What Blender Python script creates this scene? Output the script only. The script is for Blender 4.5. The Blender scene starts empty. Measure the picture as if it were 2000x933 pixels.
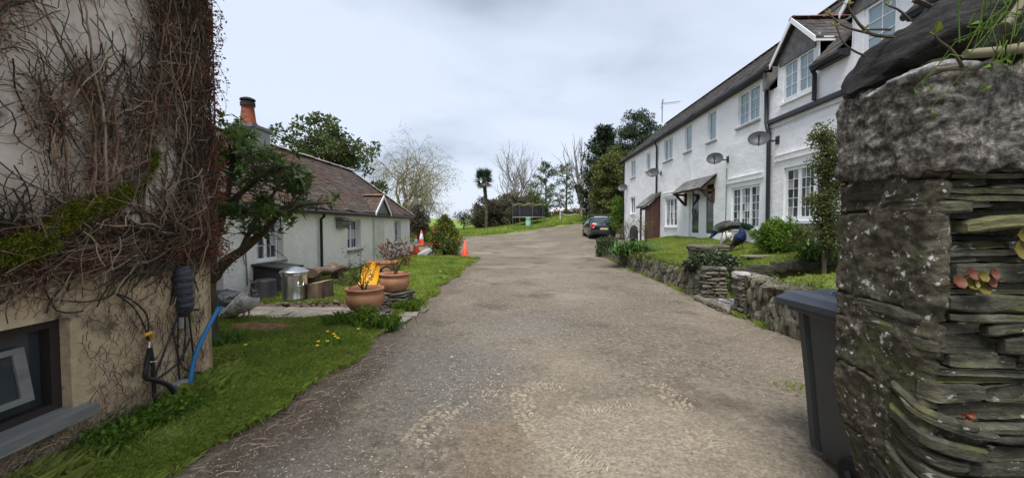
import bpy, math, random
import numpy as np
from mathutils import Vector, Matrix, noise as mnoise
R = math.radians
scene = bpy.context.scene
col = scene.collection
rng = np.random.default_rng(7)
random.seed(7)

# ------------------------------------------------------------------ camera, sky, sun, exposure
EYE = Vector((0.0, 0.0, 1.55))
FPX = 780.0
cam_data = bpy.data.cameras.new('camera')
cam_data.sensor_width = 36.0
cam_data.lens = FPX / 2000.0 * 36.0
cam_data.clip_start = 0.05
cam_data.clip_end = 3000.0
cam = bpy.data.objects.new('camera', cam_data)
col.objects.link(cam)
cam.location = EYE
cam.rotation_euler = (R(90 - 2.05), 0, R(1.54))
scene.camera = cam
CR = cam.rotation_euler.to_matrix()

world = bpy.data.worlds.new('World')
scene.world = world
world.use_nodes = True
SUN_VEC = Vector((-0.13, -0.40, 0.90)).normalized()
def build_sky():
    nt = world.node_tree
    for n in list(nt.nodes): nt.nodes.remove(n)
    N = nt.nodes.new; L = nt.links.new
    out = N('ShaderNodeOutputWorld'); bg = N('ShaderNodeBackground'); bg.inputs['Strength'].default_value = 0.1
    sky = N('ShaderNodeTexSky'); sky.sky_type = 'NISHITA'; sky.sun_disc = False
    sky.sun_elevation = math.asin(SUN_VEC.z); sky.sun_rotation = math.atan2(SUN_VEC.x, SUN_VEC.y)
    sky.air_density = 1.0; sky.dust_density = 2.0
    tc = N('ShaderNodeTexCoord'); sep = N('ShaderNodeSeparateXYZ'); L(tc.outputs['Generated'], sep.inputs[0])
    mx = N('ShaderNodeMath'); mx.operation = 'MAXIMUM'; L(sep.outputs['Z'], mx.inputs[0]); mx.inputs[1].default_value = 0.0
    ad = N('ShaderNodeMath'); ad.operation = 'ADD'; L(mx.outputs[0], ad.inputs[0]); ad.inputs[1].default_value = 0.16
    dx = N('ShaderNodeMath'); dx.operation = 'DIVIDE'; L(sep.outputs['X'], dx.inputs[0]); L(ad.outputs[0], dx.inputs[1])
    dy = N('ShaderNodeMath'); dy.operation = 'DIVIDE'; L(sep.outputs['Y'], dy.inputs[0]); L(ad.outputs[0], dy.inputs[1])
    cb = N('ShaderNodeCombineXYZ'); L(dx.outputs[0], cb.inputs[0]); L(dy.outputs[0], cb.inputs[1]); cb.inputs[2].default_value = 3.7
    def nz(scale, det, rough, dist):
        n = N('ShaderNodeTexNoise'); n.inputs['Scale'].default_value = scale; n.inputs['Detail'].default_value = det
        n.inputs['Roughness'].default_value = rough; n.inputs['Distortion'].default_value = dist
        L(cb.outputs[0], n.inputs['Vector']); return n
    n1 = nz(0.55, 5, 0.5, 0.3); n2 = nz(0.22, 3, 0.45, 0.2)
    av = N('ShaderNodeMath'); av.operation = 'MULTIPLY_ADD'; L(n2.outputs['Fac'], av.inputs[0]); av.inputs[1].default_value = 0.9
    L(n1.outputs['Fac'], av.inputs[2])
    ramp = N('ShaderNodeValToRGB'); L(av.outputs[0], ramp.inputs[0])
    e = ramp.color_ramp.elements
    e[0].position = 0.80; e[0].color = (1.42, 1.63, 2.02, 1)
    e[1].position = 1.0; e[1].color = (2.6, 2.86, 3.36, 1)
    m = e.new(0.91); m.color = (2.22, 2.46, 2.92, 1)
    mix = N('ShaderNodeMix'); mix.data_type = 'RGBA'; mix.inputs[0].default_value = 0.93
    L(sky.outputs[0], mix.inputs[6]); L(ramp.outputs[0], mix.inputs[7])
    L(mix.outputs[2], bg.inputs['Color']); L(bg.outputs[0], out.inputs['Surface'])
build_sky()
sun_data = bpy.data.lights.new('sun', 'SUN')
sun_data.energy = 1.5; sun_data.angle = R(24); sun_data.color = (1.0, 0.97, 0.92)
sun = bpy.data.objects.new('sun', sun_data); col.objects.link(sun)
sun.rotation_euler = SUN_VEC.to_track_quat('Z', 'Y').to_euler()
scene.view_settings.view_transform = 'Standard'
scene.view_settings.look = 'None'
scene.view_settings.gamma = 1.0
scene.view_settings.exposure = 1.6
scene.view_settings.use_curve_mapping = False

# ------------------------------------------------------------------ picture measurements -> metres
def ray(px, py):
    d = Vector(((px - 1000.0) / FPX, -(py - 466.5) / FPX, -1.0))
    return CR @ d
def at(px, py, Y):                      # the point at distance Y along the lane
    d = ray(px, py); t = (Y - EYE.y) / d.y
    return EYE + d * t
def on_plane(px, py, p, n):
    d = ray(px, py); p = Vector(p); n = Vector(n)
    return EYE + d * ((p - EYE).dot(n) / d.dot(n))
GY = np.array([-8, 0, 8, 14, 20, 26, 36, 46, 60, 100, 200, 400.])
GX = np.array([-60, -12, -6, -2, 1, 3.5, 8, 60.])
GZ = np.array([[0]*8, [0]*8, [0,0,0,0,0,.02,.08,.08], [0,0,0,.02,.06,.12,.25,.3], [0,0,.02,.06,.18,.32,.5,.5],
    [.1,.15,.2,.28,.38,.5,.62,.8], [.2,.3,.42,.55,.75,.95,1.1,1.3], [.2,.5,.85,1.2,1.6,2.0,2.3,2.5],
    [.3,.7,1.2,1.8,2.3,2.7,3.0,3.2], [0,.4,1.0,1.8,2.4,2.8,3.1,3.3], [-4,-3,-2,-1,-1,-1,0,0], [-12]*8], dtype=float)
def ground(x, y):
    x = np.asarray(x, float); y = np.asarray(y, float)
    xi = np.clip(np.searchsorted(GX, x) - 1, 0, len(GX) - 2); yi = np.clip(np.searchsorted(GY, y) - 1, 0, len(GY) - 2)
    tx = np.clip((x - GX[xi]) / (GX[xi + 1] - GX[xi]), 0, 1); ty = np.clip((y - GY[yi]) / (GY[yi + 1] - GY[yi]), 0, 1)
    z = (GZ[yi, xi] * (1 - tx) + GZ[yi, xi + 1] * tx) * (1 - ty) + (GZ[yi + 1, xi] * (1 - tx) + GZ[yi + 1, xi + 1] * tx) * ty
    return z
def gz(x, y): return float(ground(x, y))
def vnoise(P, s, oct=3, seed=0.0):
    return np.array([mnoise.fractal(Vector((p[0] * s + seed, p[1] * s + seed * .7, p[2] * s - seed)), 1.0, 2.0, oct) for p in P])

# ------------------------------------------------------------------ mesh building
def smooth_path(pts, n=5):
    P = np.array(pts); t = np.arange(len(P)); q = np.linspace(0, len(P) - 1, (len(P) - 1) * n + 1)
    out = []
    for v in q:
        i = min(int(v), len(P) - 2); f = v - i; p0 = P[max(i - 1, 0)]; p1 = P[i]; p2 = P[i + 1]; p3 = P[min(i + 2, len(P) - 1)]
        out.append(.5 * ((2 * p1) + (-p0 + p2) * f + (2 * p0 - 5 * p1 + 4 * p2 - p3) * f * f + (-p0 + 3 * p1 - 3 * p2 + p3) * f ** 3))
    return np.array(out)
class Buf:
    def __init__(s): s.V = []; s.F = []; s.M = []; s.n = 0
    def add(s, V, F, m=0):
        V = np.asarray(V, float).reshape(-1, 3); F = np.asarray(F, np.int64)
        if len(F) == 0: return s
        s.V.append(V); s.F.append(F + s.n); s.M.append(np.full(len(F), m)); s.n += len(V); return s
    def box(s, c, size, rot=None, m=0, taper=1.0):
        hx, hy, hz = [q / 2 for q in size]
        V = np.array([[-hx,-hy,-hz],[hx,-hy,-hz],[hx,hy,-hz],[-hx,hy,-hz],[-hx*taper,-hy*taper,hz],[hx*taper,-hy*taper,hz],[hx*taper,hy*taper,hz],[-hx*taper,hy*taper,hz]])
        if rot is not None: V = V @ np.array(rot).T
        return s.add(V + np.array(c), [[3,2,1,0],[4,5,6,7],[0,1,5,4],[1,2,6,5],[2,3,7,6],[3,0,4,7]], m)
    def lohi(s, lo, hi, m=0):
        lo = np.array(lo, float); hi = np.array(hi, float)
        return s.box((lo + hi) / 2, np.abs(hi - lo), None, m)
    def beam(s, p0, p1, w, h, up=(0, 0, 1), m=0):
        p0 = Vector(p0); p1 = Vector(p1); d = (p1 - p0); L = d.length; d.normalize()
        a = d.cross(Vector(up))
        if a.length < 1e-5: a = d.cross(Vector((1, 0, 0)))
        a.normalize(); b = a.cross(d)
        rot = np.array([[d.x, a.x, b.x], [d.y, a.y, b.y], [d.z, a.z, b.z]])
        return s.box((p0 + p1) / 2, (L, w, h), rot, m)
    def quad(s, a, b, c, d, m=0): return s.add([tuple(a), tuple(b), tuple(c), tuple(d)], [[0, 1, 2, 3]], m)
    def prism(s, poly, off, m=0):       # polygon (list of 3D) pushed along off, closed
        P = np.array([tuple(p) for p in poly], float); o = np.array(tuple(off), float); n = len(P)
        V = np.vstack([P, P + o])
        for i in range(n):
            j = (i + 1) % n
            s.add(V[[i, j, n + j, n + i]], [[0, 1, 2, 3]], m)
        if n in (3, 4):
            s.add(P, [list(range(n))[::-1]], m); s.add(P + o, [list(range(n))], m)
        else:
            for Q, fl in ((P, 1), (P + o, 0)):
                c = Q.mean(0); W = np.vstack([Q, c])
                F = [[i, (i + 1) % n, n] for i in range(n)]
                s.add(W, [f[::-1] for f in F] if fl else F, m)
        return s
    def tube(s, pts, rad, n=6, m=0, cap=True, flat=None):
        P = np.array([tuple(p) for p in pts], float); k = len(P)
        r = np.broadcast_to(np.asarray(rad, float), (k,)) if np.ndim(rad) < 2 else np.asarray(rad, float)
        T = np.gradient(P, axis=0); T /= (np.linalg.norm(T, axis=1, keepdims=True) + 1e-9)
        ref = np.array([0, 0, 1.]) if abs(T[:, 2]).mean() < .8 else np.array([1., 0, 0])
        A = np.cross(T, ref); A /= (np.linalg.norm(A, axis=1, keepdims=True) + 1e-9); B = np.cross(A, T)
        th = np.linspace(0, 2 * np.pi, n, endpoint=False)
        ra = r if r.ndim == 1 else r[:, 0]; rb = r if r.ndim == 1 else r[:, 1]
        V = P[:, None] + A[:, None] * (np.cos(th)[None, :, None] * ra[:, None, None]) + B[:, None] * (np.sin(th)[None, :, None] * rb[:, None, None])
        i = np.arange(k - 1)[:, None] * n; j = np.arange(n)[None]; j2 = (j + 1) % n
        F = np.stack([i + j, i + j2, i + n + j2, i + n + j], -1).reshape(-1, 4)
        base = s.n; s.add(V.reshape(-1, 3), F, m)
        if cap and n >= 3:
            for q, fl in ((0, 0), (k - 1, 1)):
                ring = V[q]; c = P[q]
                Fc = [[a, (a + 1) % n, n] for a in range(n)]
                s.add(np.vstack([ring, c]), [f if fl else f[::-1] for f in Fc], m)
        return s
    def lathe(s, prof, n=24, o=(0, 0, 0), m=0, sx=1.0, sy=1.0):
        pr = np.array(prof, float); k = len(pr); th = np.linspace(0, 2 * np.pi, n, endpoint=False)
        V = np.stack([pr[:, 0:1] * np.cos(th) * sx, pr[:, 0:1] * np.sin(th) * sy, np.repeat(pr[:, 1:2], n, 1)], -1) + np.array(o, float)
        i = np.arange(k - 1)[:, None] * n; j = np.arange(n)[None]; j2 = (j + 1) % n
        return s.add(V.reshape(-1, 3), np.stack([i + j, i + j2, i + n + j2, i + n + j], -1).reshape(-1, 4), m)
    def grid(s, P, m=0, closed=False):  # P (a,b,3)
        a, b = P.shape[:2]; i = np.arange(a - 1)[:, None]; bb = b if closed else b - 1; j = np.arange(bb)[None]; j2 = (j + 1) % b
        F = np.stack([i * b + j, i * b + j2, (i + 1) * b + j2, (i + 1) * b + j], -1).reshape(-1, 4)
        return s.add(P.reshape(-1, 3), F, m)
    def leaves(s, C, D, Nn, L, W, m=0, bend=.15):    # one 6-corner leaf (two quads) per centre
        C = np.asarray(C, float); D = np.asarray(D, float); Nn = np.asarray(Nn, float)
        D = D / (np.linalg.norm(D, axis=1, keepdims=True) + 1e-9)
        S = np.cross(D, Nn); S /= (np.linalg.norm(S, axis=1, keepdims=True) + 1e-9); U = np.cross(S, D)
        k = len(C); L = np.broadcast_to(np.asarray(L, float), (k,))[:, None]; W = np.broadcast_to(np.asarray(W, float), (k,))[:, None]
        mid = C + D * L * .5 + U * L * bend; tip = C + D * L
        lf = C + D * L * .45 - S * W * .5 + U * L * bend * 1.5; rt = C + D * L * .45 + S * W * .5 + U * L * bend * 1.5
        V = np.stack([C, rt, tip, lf], 1)
        b = np.arange(k)[:, None] * 4
        return s.add(V.reshape(-1, 3), np.hstack([b, b + 1, b + 2, b + 3]), m)
    def blades(s, C, H, W, lean, m=0):   # grass blades: bent triangle pair
        k = len(C); a = rng.uniform(0, 2 * np.pi, k); side = np.stack([np.cos(a), np.sin(a), np.zeros(k)], 1)
        b = rng.uniform(0, 2 * np.pi, k); ln = np.stack([np.cos(b), np.sin(b), np.zeros(k)], 1) * (lean * rng.uniform(.2, 1.3, k))[:, None]
        H = np.broadcast_to(H, (k,))[:, None]; W = np.broadcast_to(W, (k,))[:, None]
        z = np.array([0, 0, 1.])
        V = np.stack([C - side * W / 2, C + side * W / 2, C + side * W * .3 + z * H * .6 + ln * H * .35, C + z * H * (1 - .25 * lean) + ln * H], 1)
        q = np.arange(k)[:, None] * 4
        return s.add(V.reshape(-1, 3), np.hstack([q, q + 1, q + 2, q + 3]), m)
    def blob(s, c, rad, sub=2, amp=.15, freq=1.5, seed=0., m=0):
        V, F = ICO[sub]; d = V.copy()
        h = vnoise(d, freq, 3, seed + 3.1)
        return s.add(d * (1 + amp * h)[:, None] * np.array(rad, float) + np.array(tuple(c), float), F, m)
def _ico(sub):
    import bmesh
    bm = bmesh.new(); bmesh.ops.create_icosphere(bm, subdivisions=sub, radius=1)
    V = np.array([v.co[:] for v in bm.verts]); F = np.array([[v.index for v in f.verts] for f in bm.faces]); bm.free(); return V, F
ICO = {i: _ico(i) for i in (1, 2, 3, 4, 5)}
ORG = {}
def mesh_of(name, buf, mats, smooth, org=(0, 0, 0)):
    me = bpy.data.meshes.new(name)
    V = np.vstack(buf.V) - np.array(tuple(org), float)
    tot = np.concatenate([np.full(len(f), f.shape[1]) for f in buf.F]); loops = np.concatenate([f.ravel() for f in buf.F])
    me.vertices.add(len(V)); me.vertices.foreach_set('co', V.astype(np.float32).ravel())
    me.loops.add(len(loops)); me.loops.foreach_set('vertex_index', loops.astype(np.int32))
    me.polygons.add(len(tot)); st = np.concatenate([[0], np.cumsum(tot)[:-1]])
    me.polygons.foreach_set('loop_start', st.astype(np.int32)); me.polygons.foreach_set('loop_total', tot.astype(np.int32))
    mi = np.concatenate(buf.M)
    if mi.max() > 0: me.polygons.foreach_set('material_index', mi.astype(np.int32))
    me.polygons.foreach_set('use_smooth', np.full(len(tot), bool(smooth)))
    for q in (mats if isinstance(mats, (list, tuple)) else [mats]): me.materials.append(q)
    me.update(calc_edges=True); return me
def tag(o, label=None, cat=None, group=None, kind=None):
    for k, v in (('label', label), ('category', cat), ('group', group), ('kind', kind)):
        if v: o[k] = v
    return o
def obj(name, buf, mats, parent=None, label=None, cat=None, group=None, kind=None, smooth=False, org=None, bevel=0):
    if parent is not None: org = ORG[parent.name]
    elif org is None: org = (0, 0, 0)
    o = bpy.data.objects.new(name, mesh_of(name, buf, mats, smooth, org)); col.objects.link(o)
    if parent is not None: o.parent = parent
    else: o.location = org
    ORG[o.name] = tuple(org)
    if bevel:
        b = o.modifiers.new('bevel', 'BEVEL'); b.width = bevel; b.segments = 2; b.limit_method = 'ANGLE'
    return tag(o, label, cat, group, kind)
def thing(name, label, cat, loc, group=None):
    o = bpy.data.objects.new(name, None); col.objects.link(o); o.location = tuple(loc); o.empty_display_size = .1
    ORG[o.name] = tuple(loc); return tag(o, label, cat, group)
def inst(name, me, parent, loc, rot=(0, 0, 0), scale=(1, 1, 1)):
    o = bpy.data.objects.new(name, me); col.objects.link(o); o.parent = parent
    p = ORG[parent.name]; o.location = (loc[0] - p[0], loc[1] - p[1], loc[2] - p[2]); o.rotation_euler = rot; o.scale = scale
    return o
def dup(root, loc, rotz=0, label=None, scale=None):
    def cp(o, par):
        c = o.copy(); col.objects.link(c); c.parent = par
        for ch in list(o.children): cp(ch, c)
        return c
    r = cp(root, None); r.location = tuple(loc); r.rotation_euler = (0, 0, rotz); ORG[r.name] = tuple(loc)
    if scale: r.scale = (scale,) * 3
    if label: r['label'] = label
    return r

# ------------------------------------------------------------------ materials
MATS = {}
def mat(name, ramp, scale=5, detail=6, rough=.85, bump=None, island=0, orand=0, transl=0, metal=0, spec=.3, stretch=(1, 1, 1), over=(), nrough=.6, coat=0, hue=0):
    m = bpy.data.materials.new(name); m.use_nodes = True; nt = m.node_tree; N = nt.nodes.new; L = nt.links.new
    b = nt.nodes['Principled BSDF']; out = nt.nodes['Material Output']
    b.inputs['Roughness'].default_value = rough; b.inputs['Metallic'].default_value = metal; b.inputs['Specular IOR Level'].default_value = spec
    b.inputs['Coat Weight'].default_value = coat
    tc = N('ShaderNodeTexCoord'); mp = N('ShaderNodeMapping'); L(tc.outputs['Object'], mp.inputs[0]); mp.inputs['Scale'].default_value = stretch
    if orand:
        oi = N('ShaderNodeObjectInfo'); vm = N('ShaderNodeVectorMath'); vm.operation = 'MULTIPLY_ADD'
        L(oi.outputs['Random'], vm.inputs[0]); vm.inputs[1].default_value = (37, 53, 71); L(tc.outputs['Object'], vm.inputs[2]); L(vm.outputs[0], mp.inputs[0])
    def nz(sc, det, rg=.6):
        n = N('ShaderNodeTexNoise'); n.inputs['Scale'].default_value = sc; n.inputs['Detail'].default_value = det; n.inputs['Roughness'].default_value = rg
        L(mp.outputs[0], n.inputs['Vector']); return n
    n = nz(scale, detail, nrough); cr = N('ShaderNodeValToRGB'); L(n.outputs['Fac'], cr.inputs[0])
    e = cr.color_ramp.elements
    while len(e) < len(ramp): e.new(.5)
    for k, (p, c) in enumerate(ramp): e[k].position = p; e[k].color = (*c, 1)
    cur = cr.outputs[0]
    for (c, sc, lo, hi, det) in over:
        q = nz(sc, det); r2 = N('ShaderNodeMapRange'); r2.inputs['From Min'].default_value = lo; r2.inputs['From Max'].default_value = hi; L(q.outputs['Fac'], r2.inputs[0])
        mx = N('ShaderNodeMix'); mx.data_type = 'RGBA'; L(r2.outputs[0], mx.inputs[0]); L(cur, mx.inputs[6]); mx.inputs[7].default_value = (*c, 1); cur = mx.outputs[2]
    if island or orand:
        hs = N('ShaderNodeHueSaturation'); L(cur, hs.inputs['Color'])
        src = None
        if island:
            g = N('ShaderNodeNewGeometry'); src = g.outputs['Random Per Island']; amt = island
        else: src = oi.outputs['Random']; amt = orand
        mr = N('ShaderNodeMapRange'); L(src, mr.inputs[0]); mr.inputs['To Min'].default_value = 1 - amt; mr.inputs['To Max'].default_value = 1 + amt; L(mr.outputs[0], hs.inputs['Value'])
        if hue:
            wn = N('ShaderNodeMath'); wn.operation = 'MULTIPLY'; L(src, wn.inputs[0]); wn.inputs[1].default_value = 7.31
            fr = N('ShaderNodeMath'); fr.operation = 'FRACT'; L(wn.outputs[0], fr.inputs[0])
            m2 = N('ShaderNodeMapRange'); L(fr.outputs[0], m2.inputs[0]); m2.inputs['To Min'].default_value = .5 - hue; m2.inputs['To Max'].default_value = .5 + hue; L(m2.outputs[0], hs.inputs['Hue'])
        cur = hs.outputs[0]
    L(cur, b.inputs['Base Color'])
    if bump:
        prev = None
        for (sc, st, ds) in (bump if isinstance(bump, list) else [bump]):
            q = nz(sc, 8, .65); bp = N('ShaderNodeBump'); bp.inputs['Strength'].default_value = st; bp.inputs['Distance'].default_value = ds
            L(q.outputs['Fac'], bp.inputs['Height'])
            if prev: L(prev, bp.inputs['Normal'])
            prev = bp.outputs[0]
        L(prev, b.inputs['Normal'])
    if transl:
        tr = N('ShaderNodeBsdfTranslucent'); L(cur, tr.inputs['Color']); ms = N('ShaderNodeMixShader'); ms.inputs[0].default_value = transl
        L(b.outputs[0], ms.inputs[1]); L(tr.outputs[0], ms.inputs[2]); L(ms.outputs[0], out.inputs['Surface'])
    MATS[name] = m; return m
def flat(name, c, rough=.6, bumpy=None, metal=0, spec=.4, var=.12, scale=8, coat=0):
    d = tuple(x * (1 - var) for x in c); e = tuple(min(1, x * (1 + var)) for x in c)
    return mat(name, [(.3, d), (.7, e)], scale=scale, rough=rough, bump=bumpy, metal=metal, spec=spec, coat=coat)
def glass_mat(name, tint, rough=.04):
    m = mat(name, [(.3, tint), (.7, tuple(x * 1.5 for x in tint))], scale=1.3, rough=rough, spec=.3, detail=2); return m
K = {}
K['gravel'] = mat('gravel', [(.30, (.06, .05, .037)), (.44, (.15, .127, .095)), (.56, (.22, .187, .141)), (.72, (.37, .32, .247))], scale=16, detail=12, nrough=.74, rough=.95,
    bump=[(2.5, .5, .05), (85, .9, .009)], over=[((.29, .245, .182), .33, .47, .66, 9), ((.115, .09, .065), .9, .53, .68, 9)])
def gravel_patches():
    """dirt and stone spread over the lane: damp earth along the verge, grey chippings, dried pale mud"""
    m = K['gravel']; nt = m.node_tree; N = nt.nodes.new; L = nt.links.new; b = nt.nodes['Principled BSDF']
    cur = b.inputs['Base Color'].links[0].from_socket
    tc = N('ShaderNodeTexCoord'); sp = N('ShaderNodeSeparateXYZ'); L(tc.outputs['Object'], sp.inputs[0])
    def math_(op, a, c=None):
        n = N('ShaderNodeMath'); n.operation = op
        for k, v in enumerate((a, c)):
            if v is None: continue
            if isinstance(v, (int, float)): n.inputs[k].default_value = v
            else: L(v, n.inputs[k])
        return n.outputs[0]
    def blob(cx, cy, rx, ry, sc, amp, sharp):
        dx = math_('DIVIDE', math_('SUBTRACT', sp.outputs[0], cx), rx); dy = math_('DIVIDE', math_('SUBTRACT', sp.outputs[1], cy), ry)
        d = math_('SQRT', math_('ADD', math_('MULTIPLY', dx, dx), math_('MULTIPLY', dy, dy)))
        n = N('ShaderNodeTexNoise'); n.inputs['Scale'].default_value = sc; n.inputs['Detail'].default_value = 9; n.inputs['Roughness'].default_value = .68; L(tc.outputs['Object'], n.inputs['Vector'])
        v = math_('ADD', d, math_('MULTIPLY', math_('SUBTRACT', n.outputs['Fac'], .5), amp))
        r = N('ShaderNodeMapRange'); L(v, r.inputs[0]); r.inputs['From Min'].default_value = 1.0; r.inputs['From Max'].default_value = 1.0 - sharp; return r.outputs[0]
    for (cx, cy, rx, ry, sc, amp, sharp, c, k) in ((-1.75, 3.0, .42, 2.6, 2.2, 1.6, .5, (.105, .078, .056), .9), (-1.85, 9, .30, 8.5, 1.6, 1.6, .6, (.16, .125, .09), .8), (-.75, 4.2, .85, 1.5, 1.8, 1.9, .6, (.175, .16, .143), .8), (.1, 6.2, 1.1, 1.1, 1.5, 2.2, .7, (.19, .175, .155), .6),
            (-1.35, 2.5, .5, .5, 2.5, 1.8, .6, (.19, .165, .14), .7), (.75, 2.75, 1.35, .95, 1.5, 1.6, .7, (.34, .29, .22), .85), (-.2, 2.7, .4, .7, 3., 1.7, .7, (.21, .155, .11), .75), (3.0, 4.5, .8, 3.0, 1.4, 1.8, .8, (.25, .205, .158), .6), (1.2, 12, 1.6, 5, .9, 1.9, .9, (.31, .265, .205), .45), (2.3, 2.3, .5, .8, 2.4, 1.8, .7, (.23, .185, .145), .7)):
        f = math_('MULTIPLY', blob(cx, cy, rx, ry, sc, amp, sharp), k); mx = N('ShaderNodeMix'); mx.data_type = 'RGBA'
        g = N('ShaderNodeMix'); g.data_type = 'RGBA'; g.blend_type = 'MULTIPLY'; g.inputs[0].default_value = .55; g.inputs[6].default_value = (*c, 1)
        gr = N('ShaderNodeTexNoise'); gr.inputs['Scale'].default_value = 42; gr.inputs['Detail'].default_value = 8; L(tc.outputs['Object'], gr.inputs['Vector']); rp = N('ShaderNodeValToRGB'); rp.color_ramp.elements[0].position = .32; rp.color_ramp.elements[0].color = (.35, .35, .35, 1); rp.color_ramp.elements[1].position = .62; rp.color_ramp.elements[1].color = (1.25, 1.25, 1.25, 1); L(gr.outputs['Fac'], rp.inputs[0]); L(rp.outputs[0], g.inputs[7])
        L(f, mx.inputs[0]); L(cur, mx.inputs[6]); L(g.outputs[2], mx.inputs[7]); cur = mx.outputs[2]
    for (sc, lo, hi) in ((52, .64, .96), (19, .90, 1.08)):        # single stones and grit
        vo = N('ShaderNodeTexVoronoi'); vo.inputs['Scale'].default_value = sc; L(tc.outputs['Object'], vo.inputs['Vector']); bw = N('ShaderNodeSeparateColor'); L(vo.outputs['Color'], bw.inputs[0])
        r = N('ShaderNodeMapRange'); L(bw.outputs[0], r.inputs[0]); r.inputs['To Min'].default_value = lo; r.inputs['To Max'].default_value = hi
        mx = N('ShaderNodeMix'); mx.data_type = 'RGBA'; mx.blend_type = 'MULTIPLY'; mx.inputs[0].default_value = 1; L(cur, mx.inputs[6]); L(r.outputs[0], mx.inputs[7]); cur = mx.outputs[2]
    L(cur, b.inputs['Base Color'])
gravel_patches()
K['pebble'] = mat('pebble', [(.3, (.175, .156, .134)), (.7, (.33, .295, .25))], scale=14, island=.45, rough=.9, hue=.02)
K['mud'] = mat('mud', [(.35, (.085, .06, .042)), (.65, (.17, .125, .09))], scale=7, rough=.95, bump=(30, .6, .02))
K['drymud'] = mat('dry_mud', [(.35, (.25, .21, .157)), (.65, (.38, .325, .25))], scale=20, rough=.95, island=.15, bump=(70, .5, .006))
K['turf'] = mat('turf', [(.3, (.075, .105, .02)), (.55, (.135, .175, .036)), (.75, (.19, .20, .065))], scale=2.2, detail=10, rough=.95, bump=(40, .8, .03), over=[((.13, .095, .055), 1.1, .62, .75, 8)])
K['grass'] = mat('grass_blade', [(.3, (.15, .215, .03)), (.55, (.25, .325, .055)), (.75, (.36, .40, .10))], scale=1.1, detail=6, rough=.6, island=.35, transl=.35, hue=.02, over=[((.27, .24, .10), 1.6, .57, .78, 8)])
K['grass_far'] = mat('meadow_grass', [(.3, (.10, .17, .022)), (.55, (.17, .26, .04)), (.75, (.26, .31, .07))], scale=.5, detail=10, rough=.9, bump=(9, 1, .08), over=[((.20, .20, .075), 2.5, .6, .75, 6)])
K['soil'] = mat('red_soil', [(.35, (.15, .07, .035)), (.65, (.28, .14, .07))], scale=12, rough=.95, bump=(40, .7, .02))
K['paving'] = mat('paving', [(.3, (.17, .15, .12)), (.6, (.30, .265, .22)), (.8, (.38, .35, .30))], scale=5, detail=9, rough=.9, orand=.2, bump=(25, .5, .01))
K['slatepave'] = mat('slate_paving', [(.3, (.13, .13, .145)), (.6, (.28, .28, .31)), (.8, (.50, .48, .47))], scale=9, detail=9, rough=.8, orand=.3, bump=(18, .7, .015))
K['white'] = mat('white_render', [(.3, (.80, .80, .80)), (.55, (.88, .88, .885)), (.75, (.90, .90, .905))], scale=1.3, detail=8, rough=.85, bump=[(2.2, .5, .09), (11, .35, .02)], over=[((.58, .56, .50), .8, .60, .85, 9)])
K['cream'] = mat('cream_limewash', [(.3, (.74, .72, .65)), (.6, (.82, .80, .73)), (.8, (.85, .84, .78))], scale=1.6, detail=9, rough=.9, bump=[(3, .5, .08), (14, .7, .03)], over=[((.55, .52, .44), 1.2, .64, .82, 9)])
K['creamtrim'] = mat('cream_trim', [(.3, (.52, .50, .43)), (.7, (.64, .62, .55))], scale=3, rough=.9, bump=(20, .3, .01))
K['tanrender'] = mat('tan_render', [(.25, (.36, .26, .145)), (.5, (.60, .465, .29)), (.75, (.72, .60, .42))], scale=3.5, detail=11, nrough=.68, rough=.95, bump=[(5, .5, .04), (38, .9, .014)], over=[((.12, .085, .05), 7, .55, .68, 9), ((.10, .085, .06), 1.7, .58, .75, 7)])
K['palerender'] = mat('pale_render', [(.25, (.56, .47, .38)), (.5, (.74, .65, .545)), (.75, (.82, .75, .66))], scale=2.6, detail=11, nrough=.66, rough=.95, bump=[(5, .5, .04), (38, .9, .012)], over=[((.16, .13, .10), 5, .58, .72, 9), ((.35, .24, .13), 1.2, .60, .78, 7)])
K['upvc'] = flat('white_upvc', (.80, .81, .83), rough=.35, var=.03)
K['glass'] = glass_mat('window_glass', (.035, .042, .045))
K['glass_net'] = glass_mat('window_glass_upper', (.20, .27, .30))  # bluish grey of net curtains, put into the upper panes' own colour
K['curtain'] = mat('net_curtain', [(.35, (.20, .20, .19)), (.65, (.50, .50, .48))], scale=9, stretch=(1, 1, .1), rough=.9)
K['black'] = flat('black_paint', (.018, .018, .021), rough=.45)
K['blackplastic'] = flat('black_plastic', (.022, .022, .024), rough=.5, bumpy=(30, .15, .01))
K['slate'] = mat('roof_slate', [(.3, (.05, .038, .033)), (.55, (.085, .066, .056)), (.75, (.14, .115, .095))], scale=5, detail=9, rough=.85, island=.28, bump=(30, .5, .012), over=[((.085, .042, .024), 1.0, .46, .62, 9), ((.20, .185, .16), 9, .68, .78, 6), ((.075, .075, .022), 2.3, .62, .72, 8)])
K['slate2'] = mat('grey_slate', [(.3, (.10, .097, .095)), (.55, (.17, .165, .16)), (.75, (.26, .25, .235))], scale=6, detail=9, rough=.75, island=.25, bump=(30, .5, .01))
K['slate3'] = mat('dark_house_slate', [(.3, (.04, .036, .035)), (.55, (.07, .064, .061)), (.75, (.12, .11, .10))], scale=5, detail=9, rough=.85, island=.3, bump=(30, .5, .012), over=[((.09, .045, .035), 1.2, .55, .68, 8), ((.19, .185, .165), 9, .66, .76, 6)])
K['ridge'] = mat('ridge_tile', [(.3, (.24, .20, .165)), (.7, (.38, .34, .29))], scale=7, detail=8, rough=.9, orand=.2, bump=(25, .5, .015))
K['redridge'] = mat('red_ridge_tile', [(.3, (.17, .075, .055)), (.7, (.29, .14, .105))], scale=7, detail=8, rough=.9, orand=.2, bump=(25, .5, .012))
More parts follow.
